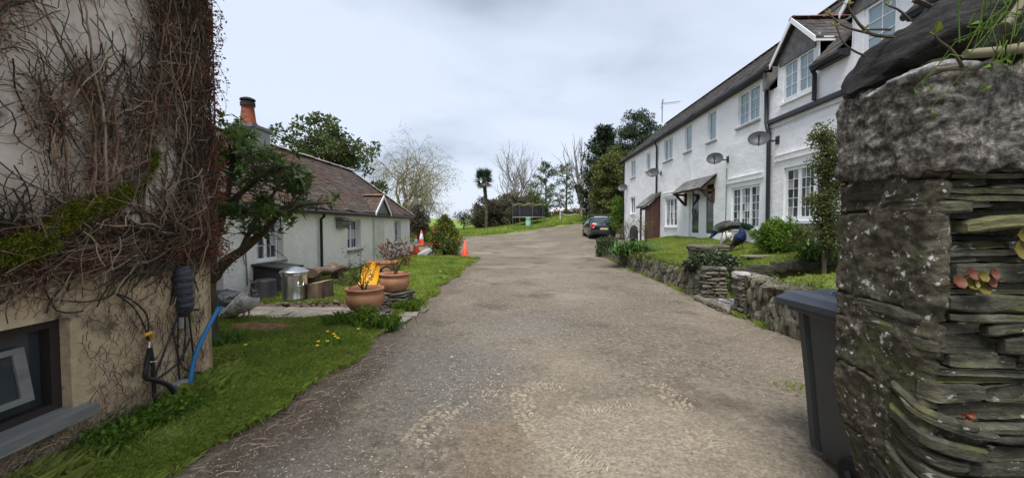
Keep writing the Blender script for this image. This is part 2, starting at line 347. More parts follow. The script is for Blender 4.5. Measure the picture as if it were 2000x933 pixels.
K['terracotta'] = mat('terracotta', [(.3, (.33, .145, .075)), (.55, (.47, .225, .125)), (.8, (.55, .32, .21))], scale=4, detail=9, rough=.85, bump=(30, .35, .01), over=[((.10, .06, .045), 3.3, .64, .73, 7), ((.55, .43, .33), 2.2, .62, .78, 8)])
K['potred'] = mat('chimney_pot_clay', [(.3, (.17, .045, .022)), (.7, (.30, .09, .042))], scale=5, detail=8, rough=.85, bump=(25, .3, .01), over=[((.03, .022, .02), 3, .50, .64, 6)])
K['soot'] = flat('sooty_metal', (.022, .018, .017), rough=.8)
K['galv'] = mat('galvanised_steel', [(.3, (.42, .43, .41)), (.7, (.70, .71, .68))], scale=14, rough=.28, metal=1, stretch=(1, 1, .25), detail=4)
K['wood'] = mat('weathered_wood', [(.3, (.075, .05, .035)), (.55, (.17, .12, .085)), (.75, (.28, .22, .165))], scale=9, detail=9, rough=.9, stretch=(1, 1, .2), bump=(22, .9, .03), orand=.15)
K['woodcut'] = mat('cut_wood', [(.3, (.24, .17, .11)), (.7, (.42, .32, .21))], scale=9, detail=7, rough=.9, bump=(25, .4, .01))
K['greywood'] = mat('grey_wood', [(.3, (.12, .12, .11)), (.55, (.21, .21, .195)), (.75, (.30, .30, .28))], scale=8, detail=9, rough=.9, stretch=(1, .15, 1), bump=(25, .8, .015))
K['darkframe'] = flat('dark_frame_paint', (.030, .022, .020), rough=.6)
K['brownboard'] = mat('brown_board', [(.3, (.045, .02, .017)), (.7, (.095, .045, .036))], scale=7, rough=.7, stretch=(1, 1, .15), orand=.25, bump=(30, .3, .01))
K['bark'] = mat('bark', [(.3, (.045, .037, .026)), (.55, (.09, .075, .05)), (.75, (.15, .13, .09))], scale=10, detail=9, rough=.95, stretch=(1, 1, .35), bump=(16, 1, .03), over=[((.065, .075, .022), 2.5, .55, .7, 7)])
K['palebark'] = mat('pale_bark', [(.3, (.12, .105, .075)), (.7, (.27, .24, .17))], scale=5, rough=.95, detail=8)
K['greybark'] = mat('grey_bark', [(.3, (.13, .115, .10)), (.7, (.25, .225, .20))], scale=5, rough=.95, detail=8)
K['twig'] = mat('vine_stem', [(.3, (.085, .05, .033)), (.55, (.175, .11, .07)), (.75, (.28, .195, .13))], scale=5, rough=.9, island=.6, hue=.015)
K['twigpale'] = mat('pale_vine_stem', [(.3, (.22, .16, .105)), (.7, (.40, .31, .215))], scale=5, rough=.9, island=.4)
K['twigdark'] = mat('dark_vine_stem', [(.3, (.04, .032, .022)), (.7, (.085, .07, .048))], scale=5, rough=.9, island=.5)
K['deadleaf'] = mat('dead_leaf', [(.3, (.14, .05, .03)), (.7, (.28, .11, .06))], scale=3, rough=.9, island=.5, transl=.2, hue=.02)
K['moss'] = mat('moss', [(.3, (.07, .085, .008)), (.55, (.16, .175, .012)), (.75, (.27, .27, .03))], scale=14, rough=.95, detail=8, island=.4, transl=.2)
K['rhodo'] = mat('rhododendron_leaf', [(.3, (.06, .105, .024)), (.55, (.11, .175, .036)), (.75, (.20, .26, .06))], scale=2.2, rough=.42, island=.45, transl=.35, hue=.025, spec=.5)
K['evergreen'] = mat('evergreen_leaf', [(.3, (.05, .075, .022)), (.55, (.095, .13, .038)), (.75, (.17, .19, .07))], scale=1, rough=.5, island=.5, transl=.25, hue=.03)
K['conifer'] = mat('conifer_needles', [(.3, (.026, .042, .024)), (.7, (.065, .092, .045))], scale=1, rough=.8, island=.5, transl=.1)
K['hedge'] = mat('hedge_leaf', [(.3, (.075, .092, .024)), (.7, (.18, .20, .06))], scale=.8, rough=.7, island=.5, transl=.25, hue=.03)
K['brownhedge'] = mat('brown_hedge_twigs', [(.3, (.075, .066, .044)), (.7, (.16, .145, .095))], scale=.8, rough=.8, island=.5, transl=.15, hue=.02)
K['bright'] = mat('bright_leaf', [(.3, (.06, .13, .012)), (.7, (.16, .26, .03))], scale=3, rough=.6, island=.4, transl=.3, hue=.02)
K['strap'] = mat('strap_leaf', [(.3, (.035, .09, .014)), (.7, (.085, .17, .03))], scale=3, rough=.45, island=.35, transl=.25, hue=.015)
K['ivy'] = mat('ivy_leaf', [(.3, (.03, .048, .02)), (.7, (.075, .105, .042))], scale=3, rough=.4, island=.5, transl=.12, hue=.02, spec=.5)
K['yellowleaf'] = mat('variegated_leaf', [(.3, (.13, .17, .018)), (.7, (.33, .33, .05))], scale=4, rough=.5, island=.45, transl=.25, hue=.02)
K['bud'] = mat('opening_buds', [(.3, (.24, .24, .09)), (.7, (.40, .39, .17))], scale=2, rough=.8, island=.4, transl=.3)
K['granite'] = mat('granite', [(.36, (.03, .027, .024)), (.46, (.095, .087, .076)), (.54, (.19, .175, .152)), (.64, (.37, .35, .315))], scale=34, detail=10, nrough=.75, rough=.95, bump=[(26, 1, .02), (90, .6, .006)], over=[((.24, .18, .085), 1.9, .60, .78, 8), ((.09, .085, .075), 1.3, .58, .75, 8)])
K['mortar'] = mat('lichen_mortar', [(.34, (.022, .019, .014)), (.46, (.065, .057, .040)), (.60, (.12, .106, .075)), (.76, (.25, .232, .18))], scale=22, detail=12, nrough=.76, rough=.95, bump=[(9, .7, .03), (45, .9, .01)], over=[((.055, .065, .016), 2.2, .54, .68, 8), ((.55, .55, .53), 30, .61, .68, 4), ((.40, .39, .37), 8, .64, .74, 8), ((.20, .165, .05), 4.1, .62, .72, 7), ((.07, .072, .045), 1.7, .55, .72, 8)])
K['wallstone'] = mat('lichen_slate', [(.34, (.018, .018, .013)), (.5, (.06, .057, .040)), (.66, (.125, .117, .082)), (.80, (.30, .285, .225))], scale=7, detail=11, nrough=.7, rough=.9, stretch=(1, 1, 2.0), orand=.35, bump=[(8, .8, .03), (45, .8, .01)], over=[((.10, .105, .028), 4, .54, .68, 7), ((.46, .46, .44), 13, .62, .70, 6), ((.05, .052, .04), 3, .60, .72, 8)])
K['hedgestone'] = mat('hedge_stone', [(.30, (.06, .055, .042)), (.5, (.15, .135, .105)), (.68, (.25, .225, .175)), (.82, (.42, .40, .35))], scale=7, detail=9, nrough=.7, rough=.95, orand=.4, bump=[(9, .8, .03)], over=[((.10, .11, .03), 3, .55, .7, 7)])
K['boulder'] = mat('dark_boulder', [(.35, (.012, .012, .012)), (.52, (.035, .033, .031)), (.68, (.085, .08, .073))], scale=6, detail=11, nrough=.7, rough=.85, stretch=(1, 1, 3), bump=[(7, 1, .07), (34, 1, .02)], over=[((.065, .066, .05), 2.5, .6, .75, 7)])
K['lichen'] = mat('white_lichen', [(.35, (.07, .068, .064)), (.5, (.20, .20, .195)), (.65, (.50, .51, .51))], scale=22, detail=9, rough=.95, bump=(40, .8, .01))
K['yellowstone'] = mat('yellow_lichen_slate', [(.3, (.07, .07, .03)), (.6, (.16, .16, .075)), (.8, (.23, .23, .12))], scale=10, detail=9, rough=.9, stretch=(1, 1, 4), bump=(25, .8, .015))
K['binplastic'] = flat('bin_plastic', (.030, .035, .038), rough=.42, bumpy=(60, .12, .005), spec=.5)
K['bincap'] = flat('bin_lid_plastic', (.036, .045, .062), rough=.35, bumpy=(60, .1, .005), spec=.5)
K['rubber'] = flat('rubber', (.015, .015, .016), rough=.8)
K['hose'] = flat('blue_hose', (.025, .19, .42), rough=.4)
K['conduit'] = flat('black_conduit', (.02, .02, .022), rough=.5)
K['greybox'] = flat('grey_box', (.28, .28, .27), rough=.5)
K['yellowplastic'] = flat('yellow_plastic', (.66, .32, .008), rough=.5, var=.15)
K['orange'] = flat('cone_orange', (.72, .09, .03), rough=.5)
K['conewhite'] = flat('cone_sleeve', (.72, .73, .76), rough=.4)
K['dish'] = flat('dish_grey', (.055, .058, .064), rough=.5)
K['metalgrey'] = flat('grey_metal', (.22, .22, .22), rough=.45, metal=.6)
K['carpaint'] = flat('car_paint', (.012, .014, .02), rough=.18, coat=.6, var=.05)
K['carroof'] = flat('car_roof_sky_reflection', (.42, .44, .48), rough=.25, coat=.5, var=.04)  # pale sky reflection on the dark car's roof, painted in as colour
K['carglass'] = flat('car_glass', (.03, .055, .055), rough=.05, spec=.8)
K['tail'] = flat('tail_light', (.55, .03, .02), rough=.2)
K['plate'] = flat('number_plate', (.62, .55, .25), rough=.4)
K['aqua'] = flat('aqua_plastic', (.34, .62, .47), rough=.5)
K['net'] = flat('black_net', (.02, .021, .028), rough=.9)
def see_through(m, f):
    nt = m.node_tree; o = nt.nodes['Material Output']; s = o.inputs['Surface'].links[0].from_socket; t = nt.nodes.new('ShaderNodeBsdfTransparent'); x = nt.nodes.new('ShaderNodeMixShader'); x.inputs[0].default_value = f; nt.links.new(s, x.inputs[1]); nt.links.new(t.outputs[0], x.inputs[2]); nt.links.new(x.outputs[0], o.inputs['Surface'])
K['meshnet'] = flat('net_mesh', (.02, .021, .028), rough=.9); see_through(K['meshnet'], .45)
K['ropeyellow'] = flat('yellow_foam', (.50, .48, .16), rough=.7)
K['bag'] = flat('bin_bag', (.035, .038, .05), rough=.34, bumpy=(14, .9, .03), spec=.6)
K['pblue'] = mat('peacock_blue', [(.3, (.003, .006, .035)), (.7, (.007, .02, .11))], scale=30, rough=.6, spec=.3, bump=(60, .4, .01))
K['pback'] = mat('peacock_back', [(.3, (.065, .06, .053)), (.7, (.17, .155, .135))], scale=35, rough=.7, bump=(60, .6, .01))
K['pdark'] = mat('peacock_dark', [(.3, (.012, .012, .014)), (.7, (.035, .03, .03))], scale=30, rough=.6, bump=(50, .5, .01))
K['pgreen'] = mat('peacock_train', [(.3, (.008, .028, .014)), (.7, (.03, .085, .04))], scale=30, rough=.5, island=.5, bump=(60, .5, .01))
K['pgrey'] = mat('pale_feather', [(.35, (.14, .125, .11)), (.5, (.38, .36, .33)), (.65, (.60, .59, .56))], scale=16, detail=7, rough=.8, stretch=(1, 1, 1), island=.3, bump=(50, .6, .01))
K['pneck'] = mat('dark_neck_feather', [(.4, (.035, .032, .028)), (.6, (.20, .19, .17))], scale=20, detail=6, rough=.8)
K['pleg'] = flat('bird_leg', (.24, .21, .17), rough=.7)
K['pbelly'] = mat('white_feather', [(.3, (.45, .43, .39)), (.7, (.66, .64, .60))], scale=30, rough=.8, bump=(60, .4, .008))
K['penny'] = mat('pennywort_leaf', [(.3, (.09, .088, .016)), (.7, (.17, .15, .03))], scale=8, rough=.5, island=.4, transl=.2, hue=.03)
K['pennyred'] = mat('pennywort_red', [(.3, (.075, .02, .014)), (.7, (.14, .05, .022))], scale=12, rough=.5, island=.3)
K['petal'] = flat('dandelion', (.75, .52, .01), rough=.6)
K['whitepetal'] = flat('daisy', (.75, .75, .72), rough=.6)
K['brass'] = flat('yellow_lever', (.70, .36, .03), rough=.4)
K['chrome'] = flat('tap_metal', (.6, .6, .6), rough=.2, metal=1)
K['sage'] = flat('sage_stem', (.19, .21, .11), rough=.8)
K['greyrender'] = mat('grey_render', [(.3, (.26, .26, .25)), (.7, (.36, .36, .35))], scale=5, rough=.9, bump=(20, .3, .01))
K['ovalgrey'] = mat('pale_stone', [(.3, (.28, .27, .26)), (.7, (.48, .47, .46))], scale=6, detail=8, rough=.9, bump=(20, .6, .02))

# ------------------------------------------------------------------ ground
def rut(x, y):
    p = np.stack([np.ravel(x), np.ravel(y), np.zeros(np.size(x))], 1)
    n = vnoise(p, .9, 4, 2.2).reshape(np.shape(x)); f = vnoise(p, 7, 3, 5.).reshape(np.shape(x))
    return n * .022 + f * .007
def build_ground():
    xs = np.concatenate([[-1500, -600, -250, -120, -60, -40, -28, -20, -14, -10, -8, -6.5, -5.5, -4.5, -3.8], np.arange(-3.2, 4.4, .055), np.arange(4.6, 9, .6), [10, 12, 15, 20, 28, 40, 60, 120, 250, 600, 1500]])
    ys = np.concatenate([[-300, -60, -20, -8, -3, 0, .6], np.arange(1.0, 9, .055), np.arange(9.1, 18, .18), np.arange(18.3, 48, .7), [50, 55, 60, 70, 80, 100, 130, 165, 200, 300, 400, 700, 1800]])
    X, Y = np.meshgrid(xs, ys); Z = ground(X, Y); near = (Y > .5) & (Y < 48) & (X > -4) & (X < 9)
    Z = Z + np.where(near, rut(X, Y), 0)
    return obj('ground', Buf().grid(np.stack([X, Y, Z], -1)), K['gravel'], kind='structure', smooth=True)
build_ground()
def scatter_pebbles():
    k = 110000
    y = 1.5 + 11.5 * rng.random(k) ** 1.8; x = rng.uniform(-2.2, 3.7, k)
    m = vnoise(np.stack([x, y, 0 * x], 1), .75, 3, 9.); grey = np.exp(-((x + .75) / .8) ** 2 - ((y - 4.3) / 1.6) ** 2) + .6 * np.exp(-((x - .1) / 1.1) ** 2 - ((y - 6.2) / 1.1) ** 2) + .6 * np.exp(-((x + 1.3) / .45) ** 2 - ((y - 2.5) / .6) ** 2)
    mudr = np.exp(-((x - .75) / 1.2) ** 2 - ((y - 2.75) / .9) ** 2)
    keep = rng.random(k) < np.clip(.14 + .45 * m + .8 * grey - .22 * mudr, .03, 1); x, y = x[keep], y[keep]; k = len(x)
    s = .0028 + .0055 * rng.random(k) ** 2.2; s *= 1 + .06 * y; s = np.where(rng.random(k) < .004, s * 2.2, s)
    z = ground(x, y) + rut(x, y) + s * .3
    b = np.array([[1, 0, 0], [0, 1, 0], [-1, 0, 0], [0, -1, 0], [0, 0, .7], [0, 0, -.7]])
    V = b[None] * rng.uniform(.6, 1.3, (k, 6, 1)); a = rng.uniform(0, 6.28, k); c, sn = np.cos(a)[:, None], np.sin(a)[:, None]
    V = np.stack([V[..., 0] * c * 1.3 - V[..., 1] * sn, V[..., 0] * sn * 1.3 + V[..., 1] * c, V[..., 2]], -1) * s[:, None, None] + np.stack([x, y, z], 1)[:, None]
    f = np.array([[0, 1, 4], [1, 2, 4], [2, 3, 4], [3, 0, 4], [1, 0, 5], [2, 1, 5], [3, 2, 5], [0, 3, 5]])
    F = (f[None] + (np.arange(k) * 6)[:, None, None]).reshape(-1, 3)
    obj('loose_gravel', Buf().add(V.reshape(-1, 3), F), K['pebble'], kind='stuff', label='loose grey and tan gravel strewn over the lane', cat='gravel')
scatter_pebbles()
def ground_px(px, py):
    d = ray(px, py); t = 2.0
    for _ in range(60):
        p = EYE + d * t; t += (p.z - gz(p.x, p.y)) / -d.z * .9
    p = EYE + d * t; return p
def tyre_tracks():
    b = Buf()
    for pts, wid in (([(1050, 746), (1018, 775), (1022, 800), (1052, 848), (1125, 900), (1170, 928)], .24), ([(1262, 742), (1325, 782), (1358, 832), (1385, 880)], .24),
                     ([(800, 880), (841, 832), (885, 788), (940, 762), (985, 760)], .26), ([(1010, 768), (1060, 752), (1110, 760)], .22), ([(1090, 830), (1120, 800), (1170, 790), (1230, 800)], .30)):
        P = np.array([ground_px(*q)[:2] for q in pts]); seg = np.r_[0, np.cumsum(np.linalg.norm(np.diff(P, axis=0), axis=1))]
        n = int(seg[-1] / .032)
        for k in range(n):
            s = seg[-1] * k / n; c = np.array([np.interp(s, seg, P[:, 0]), np.interp(s, seg, P[:, 1])]); c2 = np.array([np.interp(s + .03, seg, P[:, 0]), np.interp(s + .03, seg, P[:, 1])])
            d = c2 - c; d /= np.linalg.norm(d) + 1e-9; a = np.array([-d[1], d[0]])
            for q in (-.36, -.12, .12, .36):
                if mnoise.noise(Vector((c[0] * 3, c[1] * 3, q))) + random.gauss(0, .25) < -.06: continue
                p = c + a * (q * wid + random.gauss(0, .006)) + d * (abs(q) * .06 + random.gauss(0, .004)); ang = math.atan2(a[1], a[0]) + (.35 if q > 0 else -.35) + random.gauss(0, .12)
                z = gz(p[0], p[1]) + float(rut(np.array([p[0]]), np.array([p[1]]))[0]); co, si = math.cos(ang), math.sin(ang)
                b.box((p[0], p[1], z + .001), (wid * random.uniform(.16, .27), .016 * random.uniform(.7, 1.3), random.uniform(.012, .022)), [[co, -si, 0], [si, co, 0], [0, 0, 1]], taper=.6)
    obj('tyre_tread_ridges', b, K['drymud'], kind='stuff', label='pale dried mud ridges pressed by tyre treads in the lane', cat='tyre marks')
tyre_tracks()

def edge_x(y): return -2.03 + .07 * np.sin(np.asarray(y) * 1.7) + .05 * np.sin(np.asarray(y) * 4.3 + 1) + np.where(np.asarray(y) < 3, (np.asarray(y) - 3) * .12, 0)
LC = Vector((-2.91, 3.59, 0)); LT = Vector((.05, -1, 0)).normalized(); LN = Vector((1, .05, 0)).normalized()
def leftlawn_z(x, y):
    p = np.stack([np.ravel(x), np.ravel(y), np.zeros(np.size(x))], 1)
    e = np.clip((edge_x(y) - x) / .35, 0, 1)
    return ground(x, y) + .035 + .06 * e + (vnoise(p, 1.3, 3, 1.).reshape(np.shape(x))) * .03
def lawn_sheet(name, y0, y1, inner, step=.09, ncol=34, far_slant=0.):
    ys = np.arange(y0, y1 + step, step); rows = []
    for y in ys:
        xe = float(edge_x(y)) + random.gauss(0, .015); xi = inner(y); t = np.linspace(0, 1, ncol) ** .7
        x = xi + (xe - xi) * t; yy = y + far_slant * (1 - t) * ((y - y0) / (y1 - y0)) ** 4
        z = leftlawn_z(x, np.full(ncol, y)); rows.append(np.stack([np.r_[x, xe + .035, xe + .09], np.r_[yy, y, y] if np.ndim(yy) else np.full(ncol + 2, y), np.r_[z, z[-1] - .035, gz(xe, y) - .03]], -1))
    P = np.array(rows); P[0, :, 2] -= .09; P[-1, :, 2] -= .12
    b = Buf().grid(P); nrow = P.shape[0] - 1; nc = P.shape[1] - 1
    mi = np.zeros((nrow, nc), int); mi[:, -2:] = 1; mi[0] = 1; b.M[0] = mi.ravel()
    obj(name, b, [K['turf'], K['mud']], kind='structure', smooth=True)
lawn_sheet('lawn_near', .9, 6.1, lambda y: (-2.98 + .05 * (3.59 - y)) if y < 3.5 else -6.0)
lawn_sheet('lawn_cottage', 7.25, 17.3, lambda y: -5.72, far_slant=2.2)
def lawn_grass():
    def blades(k, f, hmin, hmax, w, z):
        x, y = f(k); C = np.stack([x, y, z(x, y) - .01], 1)
        m = vnoise(C, 1.4, 3, 4.); d = np.hypot(x, y); keep = m + rng.normal(0, .2, len(x)) > -.8
        keep &= (np.hypot((x + 3.75) / .42, (y - 5.55) / .25) > 1 + rng.normal(0, .2, len(x)))
        C = C[keep]; d = d[keep]; m = m[keep]
        H = rng.uniform(hmin, hmax, len(C)) * (1 + .6 * np.clip(m, -.5, .8)); return C, H, w * (1 + d * .06)
    b = Buf()
    def near(k):
        y = rng.uniform(1.2, 6.1, k); xi = np.where(y < 3.5, -2.9 + .05 * (3.59 - y), -5.7); t = rng.random(k); return xi + (edge_x(y) + .03 - xi) * t, y
    C, H, W = blades(120000, near, .025, .075, .0045, leftlawn_z); b.blades(C, H, W, .7)
    def far(k):
        y = 7.3 + 11 * rng.random(k) ** 1.2; x = rng.uniform(-5.65, -2.0, k); ok = (y < 17.3 + (-2 - x) * .58) & (x < edge_x(y) + .03); return x[ok], y[ok]
    C, H, W = blades(70000, far, .03, .08, .006, leftlawn_z); b.blades(C, H, W, .7)
    def edge(k):
        y = 1.2 + 16 * rng.random(k) ** 1.3; return edge_x(y) + rng.normal(0, .035, k), y
    C, H, W = blades(9000, edge, .03, .09, .006, leftlawn_z); b.blades(C, H, W, 1.1)
    def foot(k):       # longer growth at the foot of the creeper wall
        y = rng.uniform(1.3, 3.7, k); return -2.88 + .05 * (3.59 - y) + np.abs(rng.normal(0, .11, k)), y
    C, H, W = blades(7000, foot, .06, .16, .007, leftlawn_z); b.blades(C, H, W, .8)
    obj('lawn_grass', b, K['grass'], kind='stuff', label='short green grass on the lawn in front of the cottage', cat='grass')
lawn_grass()
def soil_patch():
    b = Buf(); t = np.linspace(0, 2 * np.pi, 28, endpoint=False); rows = []
    for r in (0.02, .3, .6, .85, 1.0):
        rr = r * (1 + .25 * np.sin(t * 3) + .12 * np.sin(t * 7)); x = -3.75 + .46 * rr * np.cos(t); y = 5.55 + .26 * rr * np.sin(t)
        rows.append(np.stack([x, y, leftlawn_z(x, y) + .025 * (1 - r) + (.012 if r < 1 else -.01)], -1))
    obj('bare_soil', b.grid(np.array(rows), closed=True), K['soil'], kind='structure', smooth=True)
soil_patch()
def garden_path():
    y0, y1, x0, x1 = 6.12, 7.22, -5.9, -1.95
    b = Buf(); xs = np.linspace(x0, x1, 30); ys = np.linspace(y0, y1, 10); X, Y = np.meshgrid(xs, ys); Z = ground(X, Y) + .018; p = obj('garden_path', b.grid(np.stack([X, Y, Z], -1)), K['mud'], kind='structure')
    y = y0
    for r in range(3):
        h = [.40, .36, .32][r]; x = x0 + random.uniform(0, .2)
        while x < x1 - .1:
            w = random.uniform(.35, .75); s = Buf(); g = .012; j = lambda: random.uniform(-.03, .03)
            poly = [(x + g + j(), y + g + j(), 0), (x + w - g + j(), y + g + j(), 0), (x + w - g + j(), y + h - g + j(), 0), (x + g + j(), y + h - g + j(), 0)]
            poly = [(a, c, gz(a, c) + .006) for a, c, _ in poly]; s.prism(poly, (0, 0, .03 + random.uniform(0, .01))); obj('paving_stone', s, K['paving'], p); x += w
        y += h
garden_path()
EDGE = np.array([(-60, 27), (-12, 27), (-8.5, 29), (-5.6, 35), (-1, 38), (3, 40), (6.7, 42), (12, 42), (60, 42)], float)
def meadow():
    xs = np.concatenate([[-60, -40, -28, -20, -15], np.arange(-12, 13, .5), [15, 20, 30, 45, 60]]); t = np.concatenate([[0, .004, .01, .02, .03], np.linspace(.045, 1, 40) ** 1.3]); rows = []
    y0 = np.interp(xs, EDGE[:, 0], EDGE[:, 1]) + .5 * np.sin(xs * 1.1) + .25 * np.sin(xs * 3.1)
    for q in t:
        y = y0 + (190 - y0) * q; z = ground(xs, y) + .10; z = z - (.18 if q == 0 else 0); rows.append(np.stack([xs, y, z], -1))
    obj('meadow', Buf().grid(np.array(rows)), K['grass_far'], kind='structure', smooth=True)
    k = 60000; x = rng.uniform(-14, 12, k); y = np.interp(x, EDGE[:, 0], EDGE[:, 1]) + 28 * rng.random(k) ** 1.8
    C = np.stack([x, y, ground(x, y) + .08], 1); m = vnoise(C[:, :3], .5, 3, 8.)
    b = Buf().blades(C, rng.uniform(.08, .2, k) * (1 + .6 * m), .035, .8); obj('meadow_grass', b, K['grass'], kind='stuff', label='rough green grass covering the bank beyond the gravel yard', cat='grass')
meadow()
def distant_hill():
    x = np.linspace(-160, 30, 40); y = np.linspace(120, 330, 14); X, Y = np.meshgrid(x, y); Z = -3 + 8.5 * np.exp(-((X + 55) / 60) ** 2) * np.clip((Y - 120) / 110, 0, 1) + .6 * np.sin(X * .06 + Y * .03)
    obj('hill_field', Buf().grid(np.stack([X, Y, Z], -1)), K['grass_far'], kind='structure', smooth=True)
distant_hill()

# ------------------------------------------------------------------ raised garden on the right
def rl_z(x, y):
    x = np.asarray(x, float); y = np.asarray(y, float); t = np.clip((x - 3.6) / 2.8, 0, 1)
    hi = .55 + .50 * t; lo = .56 + .26 * t
    k = np.where(y < 7.4, lo, hi + np.clip((y - 14) / 4, 0, 1) * .0)
    p = np.stack([np.ravel(x), np.ravel(y), np.zeros(np.size(x))], 1)
    return k + vnoise(p, 1.1, 3, 6.).reshape(np.shape(x)) * .03
def wx(y): return 3.66 - .022 * max(0, y - 7)      # road face of the garden wall
def right_lawn():
    for nm, y0, y1 in (('lawn_terrace', 3.0, 6.82), ('lawn_house', 7.98, 17.6)):
        ys = np.arange(y0, y1 + .01, .15); rows = []
        for y in ys:
            x = np.linspace(wx(y) + .14, 6.42, 26); rows.append(np.stack([x, np.full(26, y), rl_z(x, np.full(26, y))], -1))
        P = np.array(rows); P = np.concatenate([np.where(np.arange(3) == 2, -.05, 1) * P[:1] if False else P[:1] * [1, 1, 0], P, P[-1:] * [1, 1, 0]], 0)
        obj(nm, Buf().grid(P), K['turf'], kind='structure', smooth=True)
    b = Buf()
    k = 75000; y = 3.2 + 14.4 * rng.random(k) ** 1.1; x = 3.75 + rng.random(k) * 2.7; ok = (y < 6.8) | (y > 8.0); x, y = x[ok], y[ok]
    C = np.stack([x, y, rl_z(x, y) - .01], 1); m = vnoise(C, 1.2, 3, 3.)
    b.blades(C, rng.uniform(.03, .075, len(C)) * (1 + .6 * m), .009, .7)
    obj('garden_grass', b, K['grass'], kind='stuff', label='bright green grass on the raised lawn before the white house', cat='grass')
right_lawn()
def verge_litter():
    b = Buf()                           # weeds along the foot of the garden walls and by the bin
    k = 2600; y = np.r_[rng.uniform(3.0, 6.8, k), rng.uniform(8.2, 16.5, k)]; x = np.array([wx(v) for v in y]) - np.abs(rng.normal(0, .05, 2 * k)); C = np.stack([x, y, ground(x, y)], 1); m = vnoise(C, 1.3, 3, 12.); C = C[m + rng.normal(0, .1, len(m)) > .08]; b.blades(C, rng.uniform(.03, .13, len(C)), .008, .8)
    c = ground_px(1556, 757); k = 170; x = c.x + rng.normal(0, .09, k); y = c.y + rng.normal(0, .10, k); b.blades(np.stack([x, y, ground(x, y)], 1), rng.uniform(.01, .04, k), .006, 1.0)
    obj('verge_weeds', b, K['grass'], kind='stuff', label='small tufts of grass along the foot of the garden walls', cat='weeds')
    b = Buf()                           # straw and broken twigs on the muddy verge
    for _ in range(330):
        y = 1.7 + 3.6 * rng.random() ** 1.5; x = float(edge_x(y)) + abs(rng.normal(.12, .16)); a = rng.uniform(0, 3.14); L = rng.uniform(.03, .16); z = gz(x, y) + .014; d = np.array([math.cos(a), math.sin(a), 0]) * L; p = np.array([x, y, z]); b.tube([p, p + d * .5 + rng.normal(0, .008, 3) + [0, 0, .006], p + d], rng.uniform(.001, .0028), 3)
    obj('verge_litter', b, K['twigpale'], kind='stuff', label='pale straw and broken twigs littering the muddy lawn edge', cat='litter')
verge_litter()
def stone_mesh(name, m, sub=2, amp=.22, seed=0., boxy=.55):
    V, F = ICO[sub]; n = vnoise(V, 1.4, 3, seed); W = V / (np.abs(V).max(1, keepdims=True)) * boxy + V * (1 - boxy)
    b = Buf().add(W * (1 + amp * n)[:, None] * .5, F); return mesh_of(name, b, m, False)
HS = [stone_mesh('stone', K['hedgestone'], 2, .25, 11. + i * 3.3, .6) for i in range(7)]
EB = stone_mesh('stone', K['wallstone'], 3, .14, 31., .85)
